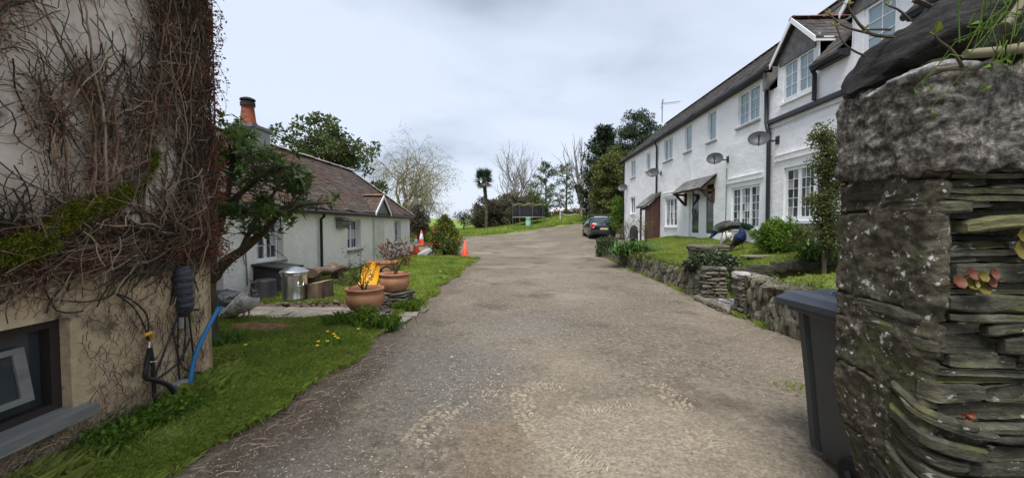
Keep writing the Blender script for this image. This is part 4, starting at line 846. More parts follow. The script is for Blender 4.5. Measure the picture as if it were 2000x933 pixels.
# --- cottage
CX = -5.7
def cn(u, z): return .03 * mnoise.noise(Vector((u * .8, z * .9, 7.))) + .012 * mnoise.noise(Vector((u * 2.6, z * 2.6, 9.)))
def cf(u, z, d): return (CX - d + (cn(u, z) if d == 0 else 0), u, z)
def cottage():
    t = thing('cottage', 'single storey cream cottage with mossy brown slate roof and terracotta chimney pot', 'cottage', (CX, 13, 0))
    W = [(8.42, 9.36, .74, 1.70), (12.88, 13.92, .72, 1.73), (17.55, 18.55, .74, 1.72)]; dr = (6.5, 7.42, 0, 1.75)
    obj('wall', holed_wall(cf, 5.2, 20.0, -.15, 1.97, W + [dr], depth=.2), K['cream'], t)
    b = Buf(); b.quad((CX, 20, -.15), (CX - 4.2, 20, -.15), (CX - 4.2, 20, 1.97), (CX, 20, 1.97)); b.quad((CX - 4.2, 5.2, -.15), (CX - 4.2, 20, -.15), (CX - 4.2, 20, 1.97), (CX - 4.2, 5.2, 1.97)); b.quad((CX, 5.2, -.15), (CX - 4.2, 5.2, -.15), (CX - 4.2, 5.2, 1.97), (CX, 5.2, 1.97)); obj('end_wall', b, K['cream'], t)
    for w in W: window(t, cf, w[0] + .02, w[1] - .02, w[2], w[3], [(1, 2), (1, 2)], 3, d=.15, sill=(.07, .06, 'paving'), frame=.04, curtain=.15)
    b = Buf(); b.lohi((CX - .22, 6.5, 0), (CX - .17, 7.42, 1.75)); obj('door', b, K['black'], t)
    b = Buf(); b.lohi((CX - .24, 7.24, 0), (CX - .15, 7.42, 1.75)); obj('door_frame', b, K['upvc'], t)
    b = Buf(); b.lohi((CX - .02, 15.02, -.1), (CX + .07, 16.1, 2.02)); obj('pilaster', b, K['creamtrim'], t)
    ex, ez = CX + .17, 1.95; rx, rz = CX - 2.1, 3.96; ye, yr = 20.15, 17.9
    def rf(s, u): return (ex + (rx - ex) * s, u, ez + (rz - ez) * s)
    b = Buf(); b.quad(rf(0, 5.0), rf(0, ye), rf(1, yr), rf(1, 5.0)); b.add([rf(0, ye), (rx * 2 - ex, ye, ez), rf(1, yr)], [[0, 1, 2]]); b.quad(rf(1, 5.), rf(1, yr), (rx * 2 - ex, ye, ez), (rx * 2 - ex, 5., ez)); roof = obj('roof', b, K['slate'], t)
    sag = lambda s, u: .04 * math.sin(u * .9) * math.sin(math.pi * s) + .015 * math.sin(u * 3.1 + s * 7)
    tag(obj('slates', slates(lambda s, u: np.array(rf(s, u)) + [0, 0, .03 + sag(s, u)], lambda s: 5.0, lambda s: ye + (yr - ye) * s, 22, .22, .014), K['slate'], roof), kind='stuff')
    for k in range(31): inst('ridge_tile', RT, roof, (rx, 5.2 + k * .42, rz + .07 + random.gauss(0, .008)), (0, random.gauss(0, .03), 0))
    a = Vector(rf(1, yr)); c = Vector(rf(0, ye)); d = (c - a); n = int(d.length / .36)
    for k in range(n):
        p = a + d * ((k + .5) / n); inst('hip_tile', RT, roof, (p.x, p.y, p.z + .07), (-math.asin(-d.normalized().z) * 1.0, 0, math.atan2(d.y, d.x) - R(90)), (.8, .85, .8))
    g = Buf(); g.tube([(ex + .03, 5, ez - .05), (ex + .03, ye, ez - .05)], .05, 8); obj('gutter', g, K['black'], t, smooth=True)
    obj('fascia', Buf().lohi((CX + .02, 5.0, ez - .12), (ex - .02, ye - .03, ez - .03)), K['greyrender'], t)
    obj('gutter_bracket', Buf().lohi((CX, 20.0, ez - .1), (ex, ye, ez - .04)), K['greyrender'], t)
    pipe(t, [(ex + .02, 11.0, ez - .06), (ex - .02, 11.02, ez - .18), (CX + .07, 11.02, ez - .24), (CX + .07, 11.02, .1)], .04)
    pipe(t, [(CX + .03, 7.98, 1.9), (CX + .035, 8.0, 1.0), (CX + .03, 8.05, .3)], .014, 'metalgrey', 'cable')
    # small gable over the pilaster
    y0, y1, zf, za = 14.72, 16.48, 1.98, 2.66; ym = (y0 + y1) / 2; xo = ex + .06
    d = obj('small_gable', Buf().add([(xo - .05, y0 + .12, zf), (xo - .05, y1 - .12, zf), (xo - .05, ym, za - .08)], [[0, 1, 2]]), K['slate2'], t)
    for yy in (y0, y1):
        f = lambda s, u, yy=yy: (u, yy + (ym - yy) * s, zf + (za - zf) * s); bk = rx + 1.0
        b = Buf(); b.quad(f(0, xo), f(0, bk + .8), f(1, bk), f(1, xo)); obj('gable_roof', b, K['slate'], d)
        tag(obj('slates', slates(lambda s, u: np.array(f(s, u)) + [0, 0, .012], lambda s: bk + .9 * (1 - s), lambda s: xo, 5, .2), K['slate'], d), kind='stuff')
        k = Buf(); k.prism([(xo + .005, yy, zf - .10), (xo + .005, ym, za - .07), (xo + .005, ym, za + .045), (xo + .005, yy, zf + .02)], (.03, 0, 0)); obj('bargeboard', k, K['upvc'], d)
    for q in range(3): inst('ridge_tile', RRT, d, (xo - .2 - q * .40, ym, za + .06), (0, 0, R(90)))
    # chimney
    y, xc = 11.35, rx; zt = 4.34
    b = Buf(); b.lohi((xc - .30, y - .42, 3.4), (xc + .30, y + .42, zt - .09)); ch = obj('chimney_stack', b, K['greyrender'], roof)
    b = Buf(); b.lohi((xc - .36, y - .48, zt - .09), (xc + .36, y + .48, zt)); obj('chimney_cap', b, K['slate2'], roof)
    pr = [(.24, zt), (.25, zt + .05), (.20, zt + .12), (.165, zt + .45), (.155, zt + .55), (.185, zt + .57), (.185, zt + .64), (.15, zt + .65)]
    obj('chimney_pot', Buf().lathe(pr, 20, (xc, y - .1, 0)), K['potred'], roof, smooth=True)
    b = Buf(); b.lathe([(.19, zt + .56), (.19, zt + .66), (.14, zt + .67), (.14, zt + .74)], 16, (xc, y - .1, 0)); b.lathe([(.20, zt + .72), (.19, zt + .76), (.10, zt + .80), (.0, zt + .81)], 16, (xc, y - .1, 0)); obj('cowl', b, K['soot'], roof)
    # louvred wall vent
    b = Buf(); b.prism([(CX + .01, 12.0, 1.72), (CX + .24, 12.0, 1.66), (CX + .24, 12.0, 1.56), (CX + .14, 12.0, 1.44), (CX + .01, 12.0, 1.44)], (0, .55, 0)); v = obj('wall_vent', b, K['greywood'], t)
    b = Buf(); b.box((CX + .14, 12.27, 1.73), (.34, .66, .025), [[.97, 0, .24], [0, 1, 0], [-.24, 0, .97]]); obj('vent_hood', b, K['metalgrey'], v)
cottage()

# --- creeper covered building on the left
def lf(u, z, d):
    p = LC + LT * u - LN * d; return (p.x, p.y, z)
def lw(px, py):                     # point of the creeper wall seen at this spot
    p = on_plane(px, py, LC, LN); return ((p - LC).dot(LT), p.z, p)
def left_building():
    t = thing('creeper_building', 'tan rendered building covered in bare creeper at the left edge', 'building', LC)
    u0, zt, _ = lw(134, 618); _, zb, _ = lw(134, 800); u1 = u0 + 1.5
    lo = holed_wall(lambda u, z, d: lf(u, z, d - (.02 * mnoise.noise(Vector((u * 2, z * 2, 3))) if d == 0 else 0)), 0, 5.8, -.2, 1.53, [(u0, u1, zb, zt)], depth=.14, step=.15)
    obj('wall', lo, K['tanrender'], t)
    up = Buf(); us = np.linspace(0, 5.8, 60); zs = np.linspace(1.53, 6.2, 40)
    up.grid(np.array([[lf(u, z, -.035 - .015 * mnoise.noise(Vector((u * 2, z * 2, 8)))) for z in zs] for u in us])); up.grid(np.array([[lf(u, 1.53, d) for d in (-.035, .06)] for u in us]))
    obj('upper_wall', up, K['palerender'], t)
    e = Buf(); e.quad(lf(0, -.2, -.03), lf(0, -.2, 4), lf(0, 6.2, 4), lf(0, 6.2, -.03)); e.quad(lf(5.8, -.2, 0), lf(5.8, -.2, 4), lf(5.8, 6.2, 4), lf(5.8, 6.2, 0)); e.quad(lf(0, -.2, 4), lf(5.8, -.2, 4), lf(5.8, 6.2, 4), lf(0, 6.2, 4)); obj('end_wall', e, K['tanrender'], t)
    b = Buf(); b.quad(lf(-.2, 6.2, -.3), lf(6, 6.2, -.3), lf(6, 7.6, 2), lf(-.2, 7.6, 2)); b.quad(lf(-.2, 7.6, 2), lf(6, 7.6, 2), lf(6, 6.2, 4.3), lf(-.2, 6.2, 4.3)); obj('roof', b, K['slate'], t)
    # hopper window
    b = Buf()
    def fr(a0, a1, c0, c1, d0, d1, buf):
        V = [lf(a0, c0, d0), lf(a1, c0, d0), lf(a1, c1, d0), lf(a0, c1, d0), lf(a0, c0, d1), lf(a1, c0, d1), lf(a1, c1, d1), lf(a0, c1, d1)]
        buf.add(V, [[0, 1, 2, 3], [7, 6, 5, 4], [0, 4, 5, 1], [1, 5, 6, 2], [2, 6, 7, 3], [3, 7, 4, 0]])
    f = .055
    fr(u0, u0 + f, zb, zt, .06, .14, b); fr(u1 - f, u1, zb, zt, .06, .14, b); fr(u0 + f, u1 - f, zb, zb + f, .06, .14, b); fr(u0 + f, u1 - f, zt - f, zt, .06, .14, b)
    w = obj('window', b, K['darkframe'], t, label='dark window with a pale hopper sash tilted open')
    g = Buf(); g.quad(lf(u0 + f, zb + f, .125), lf(u1 - f, zb + f, .125), lf(u1 - f, zt - f, .125), lf(u0 + f, zt - f, .125)); obj('pane', g, K['glass'], w)
    s = Buf(); a0, a1 = u0 + .16, u1 - .2; c0, c1 = zb + .13, zt - .13; h = c1 - c0
    def sp(u, v, th=0):                 # tilting sash
        return lf(u, c0 + v * h * .97, .112 - .05 * (1 - v) - th)
    for (p, q) in (((a0, 0), (a1, .10)), ((a0, .9), (a1, 1)), ((a0, .10), (a0 + .06, .9)), ((a1 - .06, .10), (a1, .9)), ((a0 + .34, .1), (a0 + .37, .9))):
        V = [sp(p[0], p[1], .02), sp(q[0], p[1], .02), sp(q[0], q[1], .02), sp(p[0], q[1], .02), sp(p[0], p[1]), sp(q[0], p[1]), sp(q[0], q[1]), sp(p[0], q[1])]
        s.add(V, [[0, 1, 2, 3], [7, 6, 5, 4], [0, 4, 5, 1], [1, 5, 6, 2], [2, 6, 7, 3], [3, 7, 4, 0]])
    sa = obj('sash', s, K['greywood'], w)
    g = Buf(); g.quad(sp(a0 + .05, .09, .008), sp(a1 - .05, .09, .008), sp(a1 - .05, .91, .008), sp(a0 + .05, .91, .008)); obj('sash_pane', g, K['glass'], sa)
    s = Buf(); V = [lf(u0 - .09, zb - .005, -.08), lf(u1 + .1, zb - .005, -.08), lf(u1 + .1, zb + .012, .06), lf(u0 - .09, zb + .012, .06)]; s.prism(V, (0, 0, -.065)); obj('sill', s, K['greywood'], w, bevel=.006)
left_building()

# ------------------------------------------------------------------ gate pillar on the right
PXL, PYF, PYN, PR = 1.622, 2.10, 1.60, .07         # left face, far edge, near face, corner radius
def per(s):
    """outline of the pillar seen from above: far edge -> near corner -> along the front"""
    L1 = PYF - PYN - PR; A = PR * math.pi / 2
    if s < 0: return PXL - s * .0 + (-s), PYF, -.0, 1.0
    if s < L1: return PXL, PYF - s, -1., 0.
    if s < L1 + A:
        a = (s - L1) / PR; return PXL + PR - PR * math.cos(a), PYN + PR - PR * math.sin(a), -math.cos(a), -math.sin(a)
    return PXL + PR + (s - L1 - A), PYN, 0., -1.
def dent(s, z): return .17 * min(1, max(0, (.74 - z) / .55)) ** 1.4 * max(0, 1 - max(s, 0) / .5)      # base worn back at the far corner
def patch(s0, s1, z0, z1, proud, ns, nz, amp, fs, fz, seed, tilt=0., bow=0., edge=.012, ragged=.0, lens=.5, strata=.4, deep=-.11):
    """a stone as a patch of the pillar surface: broken slate edge, flat face with split layers"""
    P = np.zeros((nz + 3, ns + 3, 3)); h = (z1 - z0) / 2; zc = (z0 + z1) / 2
    ca = np.r_[0, 0, np.linspace(0, 1, ns + 1)[1:-1], 1, 1]; cc = np.r_[0, 0, np.linspace(0, 1, nz + 1)[1:-1], 1, 1]
    for i, a in enumerate(ca):
        s = s0 + (s1 - s0) * a; q = abs(2 * a - 1); hh = h * (1 - lens * q ** 4) * (1 + .12 * mnoise.noise(Vector((s * 14, seed, 1)))); zm = zc + bow * (a - .5) ** 2 * 4 + tilt * (a - .5) + ragged * mnoise.noise(Vector((s * 9, seed, 5)))
        for j, c in enumerate(cc):
            z = zm + hh * (2 * c - 1) * (1 + .10 * mnoise.noise(Vector((s * 30, c, seed))))
            rim = i == 0 or j == 0 or i == len(ca) - 1 or j == len(cc) - 1
            n = mnoise.fractal(Vector((s * fs + seed, z * fz, seed * 1.7)), 1.0, 2.0, 4); st_ = mnoise.noise(Vector((s * 4 + seed, z * 85, seed)))
            e = 1 - .35 * max(0, 1 - min(a, 1 - a) * (s1 - s0) / edge) - .35 * max(0, 1 - min(c, 1 - c) * (z1 - z0) / edge)
            d = deep if rim else proud * e + amp * n + amp * strata * st_ - .012 * (1 - e)
            X, Y, nx, ny = per(s); P[j, i] = (X + nx * d + dent(s, z), Y + ny * d, z)
    return Buf().grid(P)
def gate_pillar():
    t = thing('gate_pillar', 'rough granite and slate gate pillar filling the right edge', 'pillar', (1.9, 1.85, 0))
    b = Buf(); NS, NZ = 210, 280; ss = np.linspace(-.02, 1.7, NS); zs = np.linspace(-.02, 2.2, NZ); P = np.zeros((NZ, NS, 3))
    cracks = [(1.20, -.10, .005), (1.06, -.22, .006), (1.62, .05, .005), (.83, -.12, .004), (.50, -.25, .005), (1.74, .0, .007)]
    for j, z in enumerate(zs):
        for i, s in enumerate(ss):
            X, Y, nx, ny = per(s); n = mnoise.fractal(Vector((s * 5, z * 5, 2.)), 1., 2., 5) * .020 + .008 * mnoise.fractal(Vector((s * 22, z * 24, 1)), 1, 2, 3)
            for (zc, sl, w) in cracks:
                zz = zc + sl * (s - .2) + .035 * mnoise.noise(Vector((s * 5, zc * 9, 0))); g = mnoise.noise(Vector((s * 6, zc * 5, 3)))
                if abs(z - zz) < .05 and g > -.1: n -= .05 * min(1, (g + .1) * 4) * math.exp(-((z - zz) / w) ** 2)
            rec = -.085 * max(0, min(1, (s - .50) / .1)) if 1.22 < z < 1.76 else -.05 * max(0, min(1, (s - .46 + .2 * max(0, .7 - z)) / .1))
            P[j, i] = (X + nx * (n + rec) + dent(s, z), Y + ny * (n + rec), z)
    b.grid(P); obj('mortar_core', b, K['mortar'], t, smooth=True)
    bk = Buf(); bk.lohi((PXL + .26, PYF - .12, -.1), (4.0, PYF - .02, 2.15)); bk.lohi((PXL + .22, PYN + .16, -.1), (4.0, PYF - .121, 2.16)); obj('backing', bk, K['mortar'], t)
    obj('granite_block', patch(-.02, 2.2, 1.765, 2.165, .035, 190, 60, .020, 14, 14, 3.3, edge=.05, lens=0, strata=0.), K['granite'], t, smooth=True)
    k = 0; random.seed(21)
    def st(s0, s1, z0, z1, proud, m='wallstone', tilt=0, bow=0, amp=.0045, ragged=.004, lens=.28):
        nonlocal k; k += 1
        ns = max(7, int((s1 - s0) / .022)); nz = max(4, int((z1 - z0) / .009))
        return obj('stone', patch(s0 + .004, s1 - .004, z0, z1, proud, min(ns, 30), min(nz, 8), amp, 9, 11, k * 2.37, tilt, bow, .006, ragged, lens, .8), K[m], t)
    def course(ztop, zbot, hmin, hmax, sa, sb, pmin, pmax, gap=.004, tl=.008):
        z = ztop
        while z > zbot:
            h = random.uniform(hmin, hmax) * (1.5 if random.random() < .2 else 1); z -= h; s = random.uniform(sa, sb)
            while s < 1.6:
                w = random.uniform(.14, .50); n = 2 if random.random() < .22 and h > .035 else 1
                for q in range(n): st(s, s + w, z + h * q / n + gap / 2, z + h * (q + 1) / n - gap / 2, random.uniform(pmin, pmax), tilt=random.gauss(0, tl))
                s += w
    course(1.752, 1.41, .018, .042, .46, .56, -.07, -.012)
    st(.575, .83, 1.532, 1.585, .010, 'yellowstone', tilt=.022, bow=-.008); st(.05, .42, 1.655, 1.705, .008, tilt=-.012); st(.22, .60, 1.595, 1.645, .004)
    st(.54, .90, 1.325, 1.40, .008, amp=.003, ragged=.002, lens=.1); st(.90, 1.3, 1.32, 1.41, -.02)
    course(1.322, .80, .03, .075, .42, .58, -.045, .012)
    for (a, c, z0, z1, p, tl) in ((.10, .46, 1.14, 1.195, .006, -.02), (.18, .50, 1.05, 1.11, .008, -.04)): st(a, c, z0, z1, p, tilt=tl)
    z = .82                          # swept slates low on the pillar
    while z > .02:
        h = random.uniform(.035, .08); z -= h; a = .24 + random.uniform(-.02, .08) + max(0, z - .5) * .28; w = random.uniform(.26, .42); st(a, a + w, z - h * .45, z + h * .45, random.uniform(-.005, .03), tilt=-.11, bow=.022, ragged=.006)
        a += w
        while a < 1.6: w = random.uniform(.2, .5); st(a, a + w, z - h * .46 - .045, z + h * .46 - .045, random.uniform(-.035, .018), tilt=random.gauss(.0, .01)); a += w
    for r in range(4): a = .05 + .03 * (r % 3); st(a, a + random.uniform(.2, .3), .42 - .09 * r, .48 - .09 * r, .010, tilt=-.06)
    # boulder cap: lofted along its length
    xs = np.linspace(1.60, 3.2, 190); th = np.linspace(0, 2 * np.pi, 72, endpoint=False); rows = []
    for x in xs:
        e = min(1, (x - 1.595) / .08) ** .5; top = np.interp(x, [1.60, 1.64, 1.715, 1.856, 2.0, 2.125, 2.5, 3.2], [2.24, 2.33, 2.41, 2.53, 2.63, 2.69, 2.82, 2.8]); bot = np.interp(x, [1.6, 1.66, 1.75, 3.2], [2.18, 2.15, 2.14, 2.14]); yc, hy = 1.84, .12 + .15 * e
        c, s_ = np.cos(th), np.sin(th); py = yc + hy * np.sign(c) * np.abs(c) ** .7; pz = (top + bot) / 2 + (top - bot) / 2 * np.sign(s_) * np.abs(s_) ** .75
        for q in range(72):
            v = Vector((x * 2.2, py[q] * 2.2, pz[q] * 3)); n = mnoise.fractal(v, 1, 2, 4) * .055; dg = pz[q] - x * .45; n += .030 * math.copysign(abs(mnoise.noise(Vector((x * 1.5, py[q] * 1.5, dg * 14)))) ** .6, mnoise.noise(Vector((x * 1.5, py[q] * 1.5, dg * 14)))) + .018 * mnoise.fractal(Vector((x * 11, py[q] * 11, dg * 34)), 1, 2, 4); py[q] += c[q] * n; pz[q] += s_[q] * n
        rows.append(np.stack([np.full(72, x) + .03 * np.sin(th * 2), py, np.maximum(pz, 2.12)], -1))
    bb = Buf().grid(np.array(rows), closed=True); bb.add(np.vstack([rows[0], rows[0].mean(0)]), [[i, (i + 1) % 72, 72] for i in range(72)])
    obj('boulder', bb, K['boulder'], thing('cap_boulder', 'dark slate boulder resting on the granite gate pillar', 'boulder', (2.3, 1.9, 2.16)), smooth=True)
    obj('lichen_crust', patch(.12, .62, 2.125, 2.18, .046, 60, 8, .016, 22, 22, 8.8, tilt=.03, bow=-.02, edge=.02, ragged=.03, lens=.85), K['lichen'], t, smooth=True)
gate_pillar()
def wall_point(px, py):             # on the pillar's surface
    p = on_plane(px, py, (0, PYN, 0), (0, 1, 0))
    if p.x < PXL + PR * .7: p = on_plane(px, py, (PXL, 0, 0), (1, 0, 0))
    return p
def pillar_plants():
    t = thing('pennywort', 'red and yellow round pennywort leaves growing from the gate pillar', 'plant', wall_point(1870, 560))
    t2 = thing('pennywort', 'yellow green pennywort leaves at the right edge of the pillar', 'plant', wall_point(1980, 490))
    for (root, px, py, r, m) in ((t, 1845, 558, .026, 'pennyred'), (t, 1868, 545, .024, 'pennyred'), (t, 1885, 566, .036, 'penny'), (t, 1905, 540, .022, 'pennyred'), (t, 1888, 545, .022, 'penny'), (t, 1900, 556, .024, 'pennyred'), (t, 1872, 560, .024, 'penny'),
                            (t2, 1975, 490, .04, 'penny'), (t2, 1992, 470, .036, 'penny'), (t2, 1982, 462, .028, 'penny'), (t2, 1998, 495, .04, 'penny'), (t, 1876, 808, .014, 'pennyred'), (t, 1868, 815, .012, 'pennyred')):
        p = wall_point(px, py); rows = []; n = Vector((random.uniform(-.3, .3), -1, random.uniform(.1, .6))).normalized(); a = n.cross(Vector((0, 0, 1))).normalized(); u = a.cross(n)
        for q in (.02, .5, 1.0): rows.append([tuple(p + n * (.045 + .012 * q * q) + a * (math.cos(h) * r * q * (1 + .06 * math.cos(h * 7))) + u * (math.sin(h) * r * q * (1 + .06 * math.cos(h * 7)))) for h in np.linspace(0, 2 * math.pi, 18, endpoint=False)])
        obj('leaf', Buf().grid(np.array(rows), closed=True), K[m], root, smooth=True)
        obj('stalk', Buf().tube([tuple(p), tuple(p + n * .045)], .003, 4), K['pennyred'], root)
    # grasses, twigs and a dead branch on top
    g = thing('wall_grass', 'thin dry grass stems hanging over the top of the gate pillar', 'grass', at(1930, 60, 1.6)); b = Buf()
    for k in range(46):
        p = at(random.uniform(1860, 2010), random.uniform(20, 130), random.uniform(1.45, 1.58)); q = p + Vector((random.gauss(0, .10), random.uniform(-.1, .03), random.uniform(-.22, .25))); m = (p + q) / 2 + Vector((0, -.02, .06)); b.tube([tuple(p), tuple(m), tuple(q)], [.0022, .002, .001], 3)
        if k % 2: b.leaves([tuple(q)], [tuple(Vector((random.gauss(0, 1), random.gauss(0, .4), random.gauss(0, 1))))], [(0, -1, .2)], .05, .012)
    obj('stems', b, K['bright'], g)
    d = thing('dead_branch', 'short lichen covered branch stub lying across the pillar top', 'branch', at(1900, 105, 1.52)); b = Buf()
    b.tube([tuple(at(1885, 106, 1.50)), tuple(at(1915, 104, 1.5)), tuple(at(1960, 100, 1.5)), tuple(at(2010, 92, 1.5)), tuple(at(2060, 90, 1.52))], [.014, .017, .018, .02, .02], 9)
    b.tube([tuple(at(1828, 135, 1.56)), tuple(at(1860, 132, 1.54)), tuple(at(1885, 133, 1.52))], [.006, .008, .006], 6); b.tube([tuple(at(1962, 50, 1.5)), tuple(at(1985, 25, 1.5)), tuple(at(2005, 0, 1.5))], [.016, .017, .02], 8); obj('branch', b, K['palebark'], d, smooth=True)
    tw = thing('budding_twig', 'bare twigs with opening buds reaching left over the boulder', 'twig', at(1740, 80, 1.9)); b = Buf(); lf_ = Buf()
    for pts, r in (([(1745, 72), (1705, 68), (1680, 50), (1660, 20), (1655, 8)], .008), ([(1700, 66), (1650, 52), (1618, 27)], .006), ([(1690, 110), (1665, 98), (1645, 80), (1633, 50)], .005), ([(1740, 58), (1690, 58)], .006), ([(1778, 40), (1755, 20), (1735, 12)], .006), ([(1880, 132), (1860, 100), (1832, 78), (1826, 68)], .006), ([(1785, 0), (1815, 12), (1850, 30)], .012)):
        Y = 1.88 if pts[0][0] < 1800 else 1.52
        obj('twig', Buf().tube(smooth_path([tuple(at(px, py, Y)) for px, py in pts]), np.linspace(r, r * .5, (len(pts) - 1) * 5 + 1), 5), K['bark'], tw)
        e = at(*pts[-1], Y); m = 5
        if pts[0][0] == 1880: continue
        obj('bud', Buf().leaves([tuple(e)] * m, rng.normal(0, 1, (m, 3)) + [0, 0, .6], rng.normal(0, 1, (m, 3)), .025, .012), K['bud'], tw)
    yl = Buf(); p = at(1826, 66, 1.52); yl.leaves([tuple(p), tuple(p), tuple(p + Vector((.0, 0, .01)))], [(-.35, 0, .1), (.15, -.1, 1), (.5, -.1, .9)], [(0, -1, .2)] * 3, [.022, .045, .035], [.02, .034, .03]); obj('yellow_leaf', yl, K['moss'], tw, label='bright yellow green young leaf')
pillar_plants()
def wheelie_bin():
    x0, x1, yr, yf, zt = 1.90, 2.47, 2.20, 2.84, .99      # side plane, other side, rear, front, rim height
    t = thing('wheelie_bin', 'dark grey wheelie bin standing behind the gate pillar', 'wheelie bin', (2.18, 2.5, 0))
    b = Buf(); rows = []
    for z, i, f in ((.06, .045, .11), (.12, .04, .10), (.5, .025, .06), (.9, .008, .012), (zt, 0, 0)):
        a, c, d, e = x0 + i, x1 - i, yr + .08 * (1 - z / zt), yf - f; k = .035
        rows.append([(a, d + k, z), (a + k, d, z), (c - k, d, z), (c, d + k, z), (c, e - k, z), (c - k, e, z), (a + k, e, z), (a, e - k, z), (a, e - k - .05, z), (a + .018, e - k - .06, z), (a + .018, e - k - .10, z), (a, e - k - .11, z), (a, (d + e) / 2 - .05, z), (a - .0, d + k + .1, z)])
    b.grid(np.array(rows), closed=True); P = np.array(rows[0]); b.add(np.vstack([P, P.mean(0)]), [[i, (i + 1) % len(P), len(P)] for i in range(len(P))]); obj('body', b, K['binplastic'], t)
    r = Buf(); r.lohi((x0 - .025, yr - .01, zt - .035), (x1 + .025, yf + .03, zt + .012)); obj('rim', r, K['binplastic'], t, bevel=.008)
    l = Buf(); rows = []
    for (i, z) in ((-.045, zt + .014), (-.048, zt + .055), (-.02, zt + .06), (.0, zt + .085), (.06, zt + .10)):
        rows.append([(x0 + i, yr - .02 + i * .3, z), (x1 - i, yr - .02 + i * .3, z), (x1 - i, yf + .075 - i, z - (.02 if i < -.03 else 0)), (x0 + i, yf + .075 - i, z - (.02 if i < -.03 else 0))])
    l.grid(np.array(rows), closed=True); l.quad(*[tuple(p) for p in rows[-1]])
    l.box(((x0 + x1) / 2 - .09, yf - .11, zt + .105), (.17, .16, .035), None, taper=.7); l.box(((x0 + x1) / 2 + .13, yf - .11, zt + .105), (.17, .16, .035), None, taper=.7); l.lohi((x0 + .10, yr + .06, zt + .098), (x1 - .1, yf - .24, zt + .118))
    obj('lid', l, K['bincap'], t, bevel=.008)
    h = Buf(); h.tube([(x0 + .03, yr - .06, zt + .01), (x1 - .03, yr - .06, zt + .01)], .016, 8); h.lohi((x0 + .06, yr - .06, zt - .02), (x0 + .10, yr + .01, zt + .02)); h.lohi((x1 - .1, yr - .06, zt - .02), (x1 - .06, yr + .01, zt + .02)); obj('handle', h, K['binplastic'], t)
    for xx in (x0 - .005, x1 - .045):
        w = Buf(); th = np.linspace(0, 2 * np.pi, 28, endpoint=False); c = (yr + .12, .10)
        rows = [[(xx + dx, c[0] + rr * math.cos(a), c[1] + rr * math.sin(a)) for a in th] for dx, rr in ((0.006, .02), (.004, .06), (-.002, .075), (-.004, .09), (.006, .10), (.044, .10), (.05, .085), (.05, .02))]
        w.grid(np.array(rows), closed=True); wo = obj('wheel', w, K['rubber'], t, smooth=True)
        k = Buf(); k.tube([(xx - .008, c[0], c[1]), (xx + .055, c[0], c[1])], .024, 10); obj('hub', k, K['binplastic'], wo)
wheelie_bin()

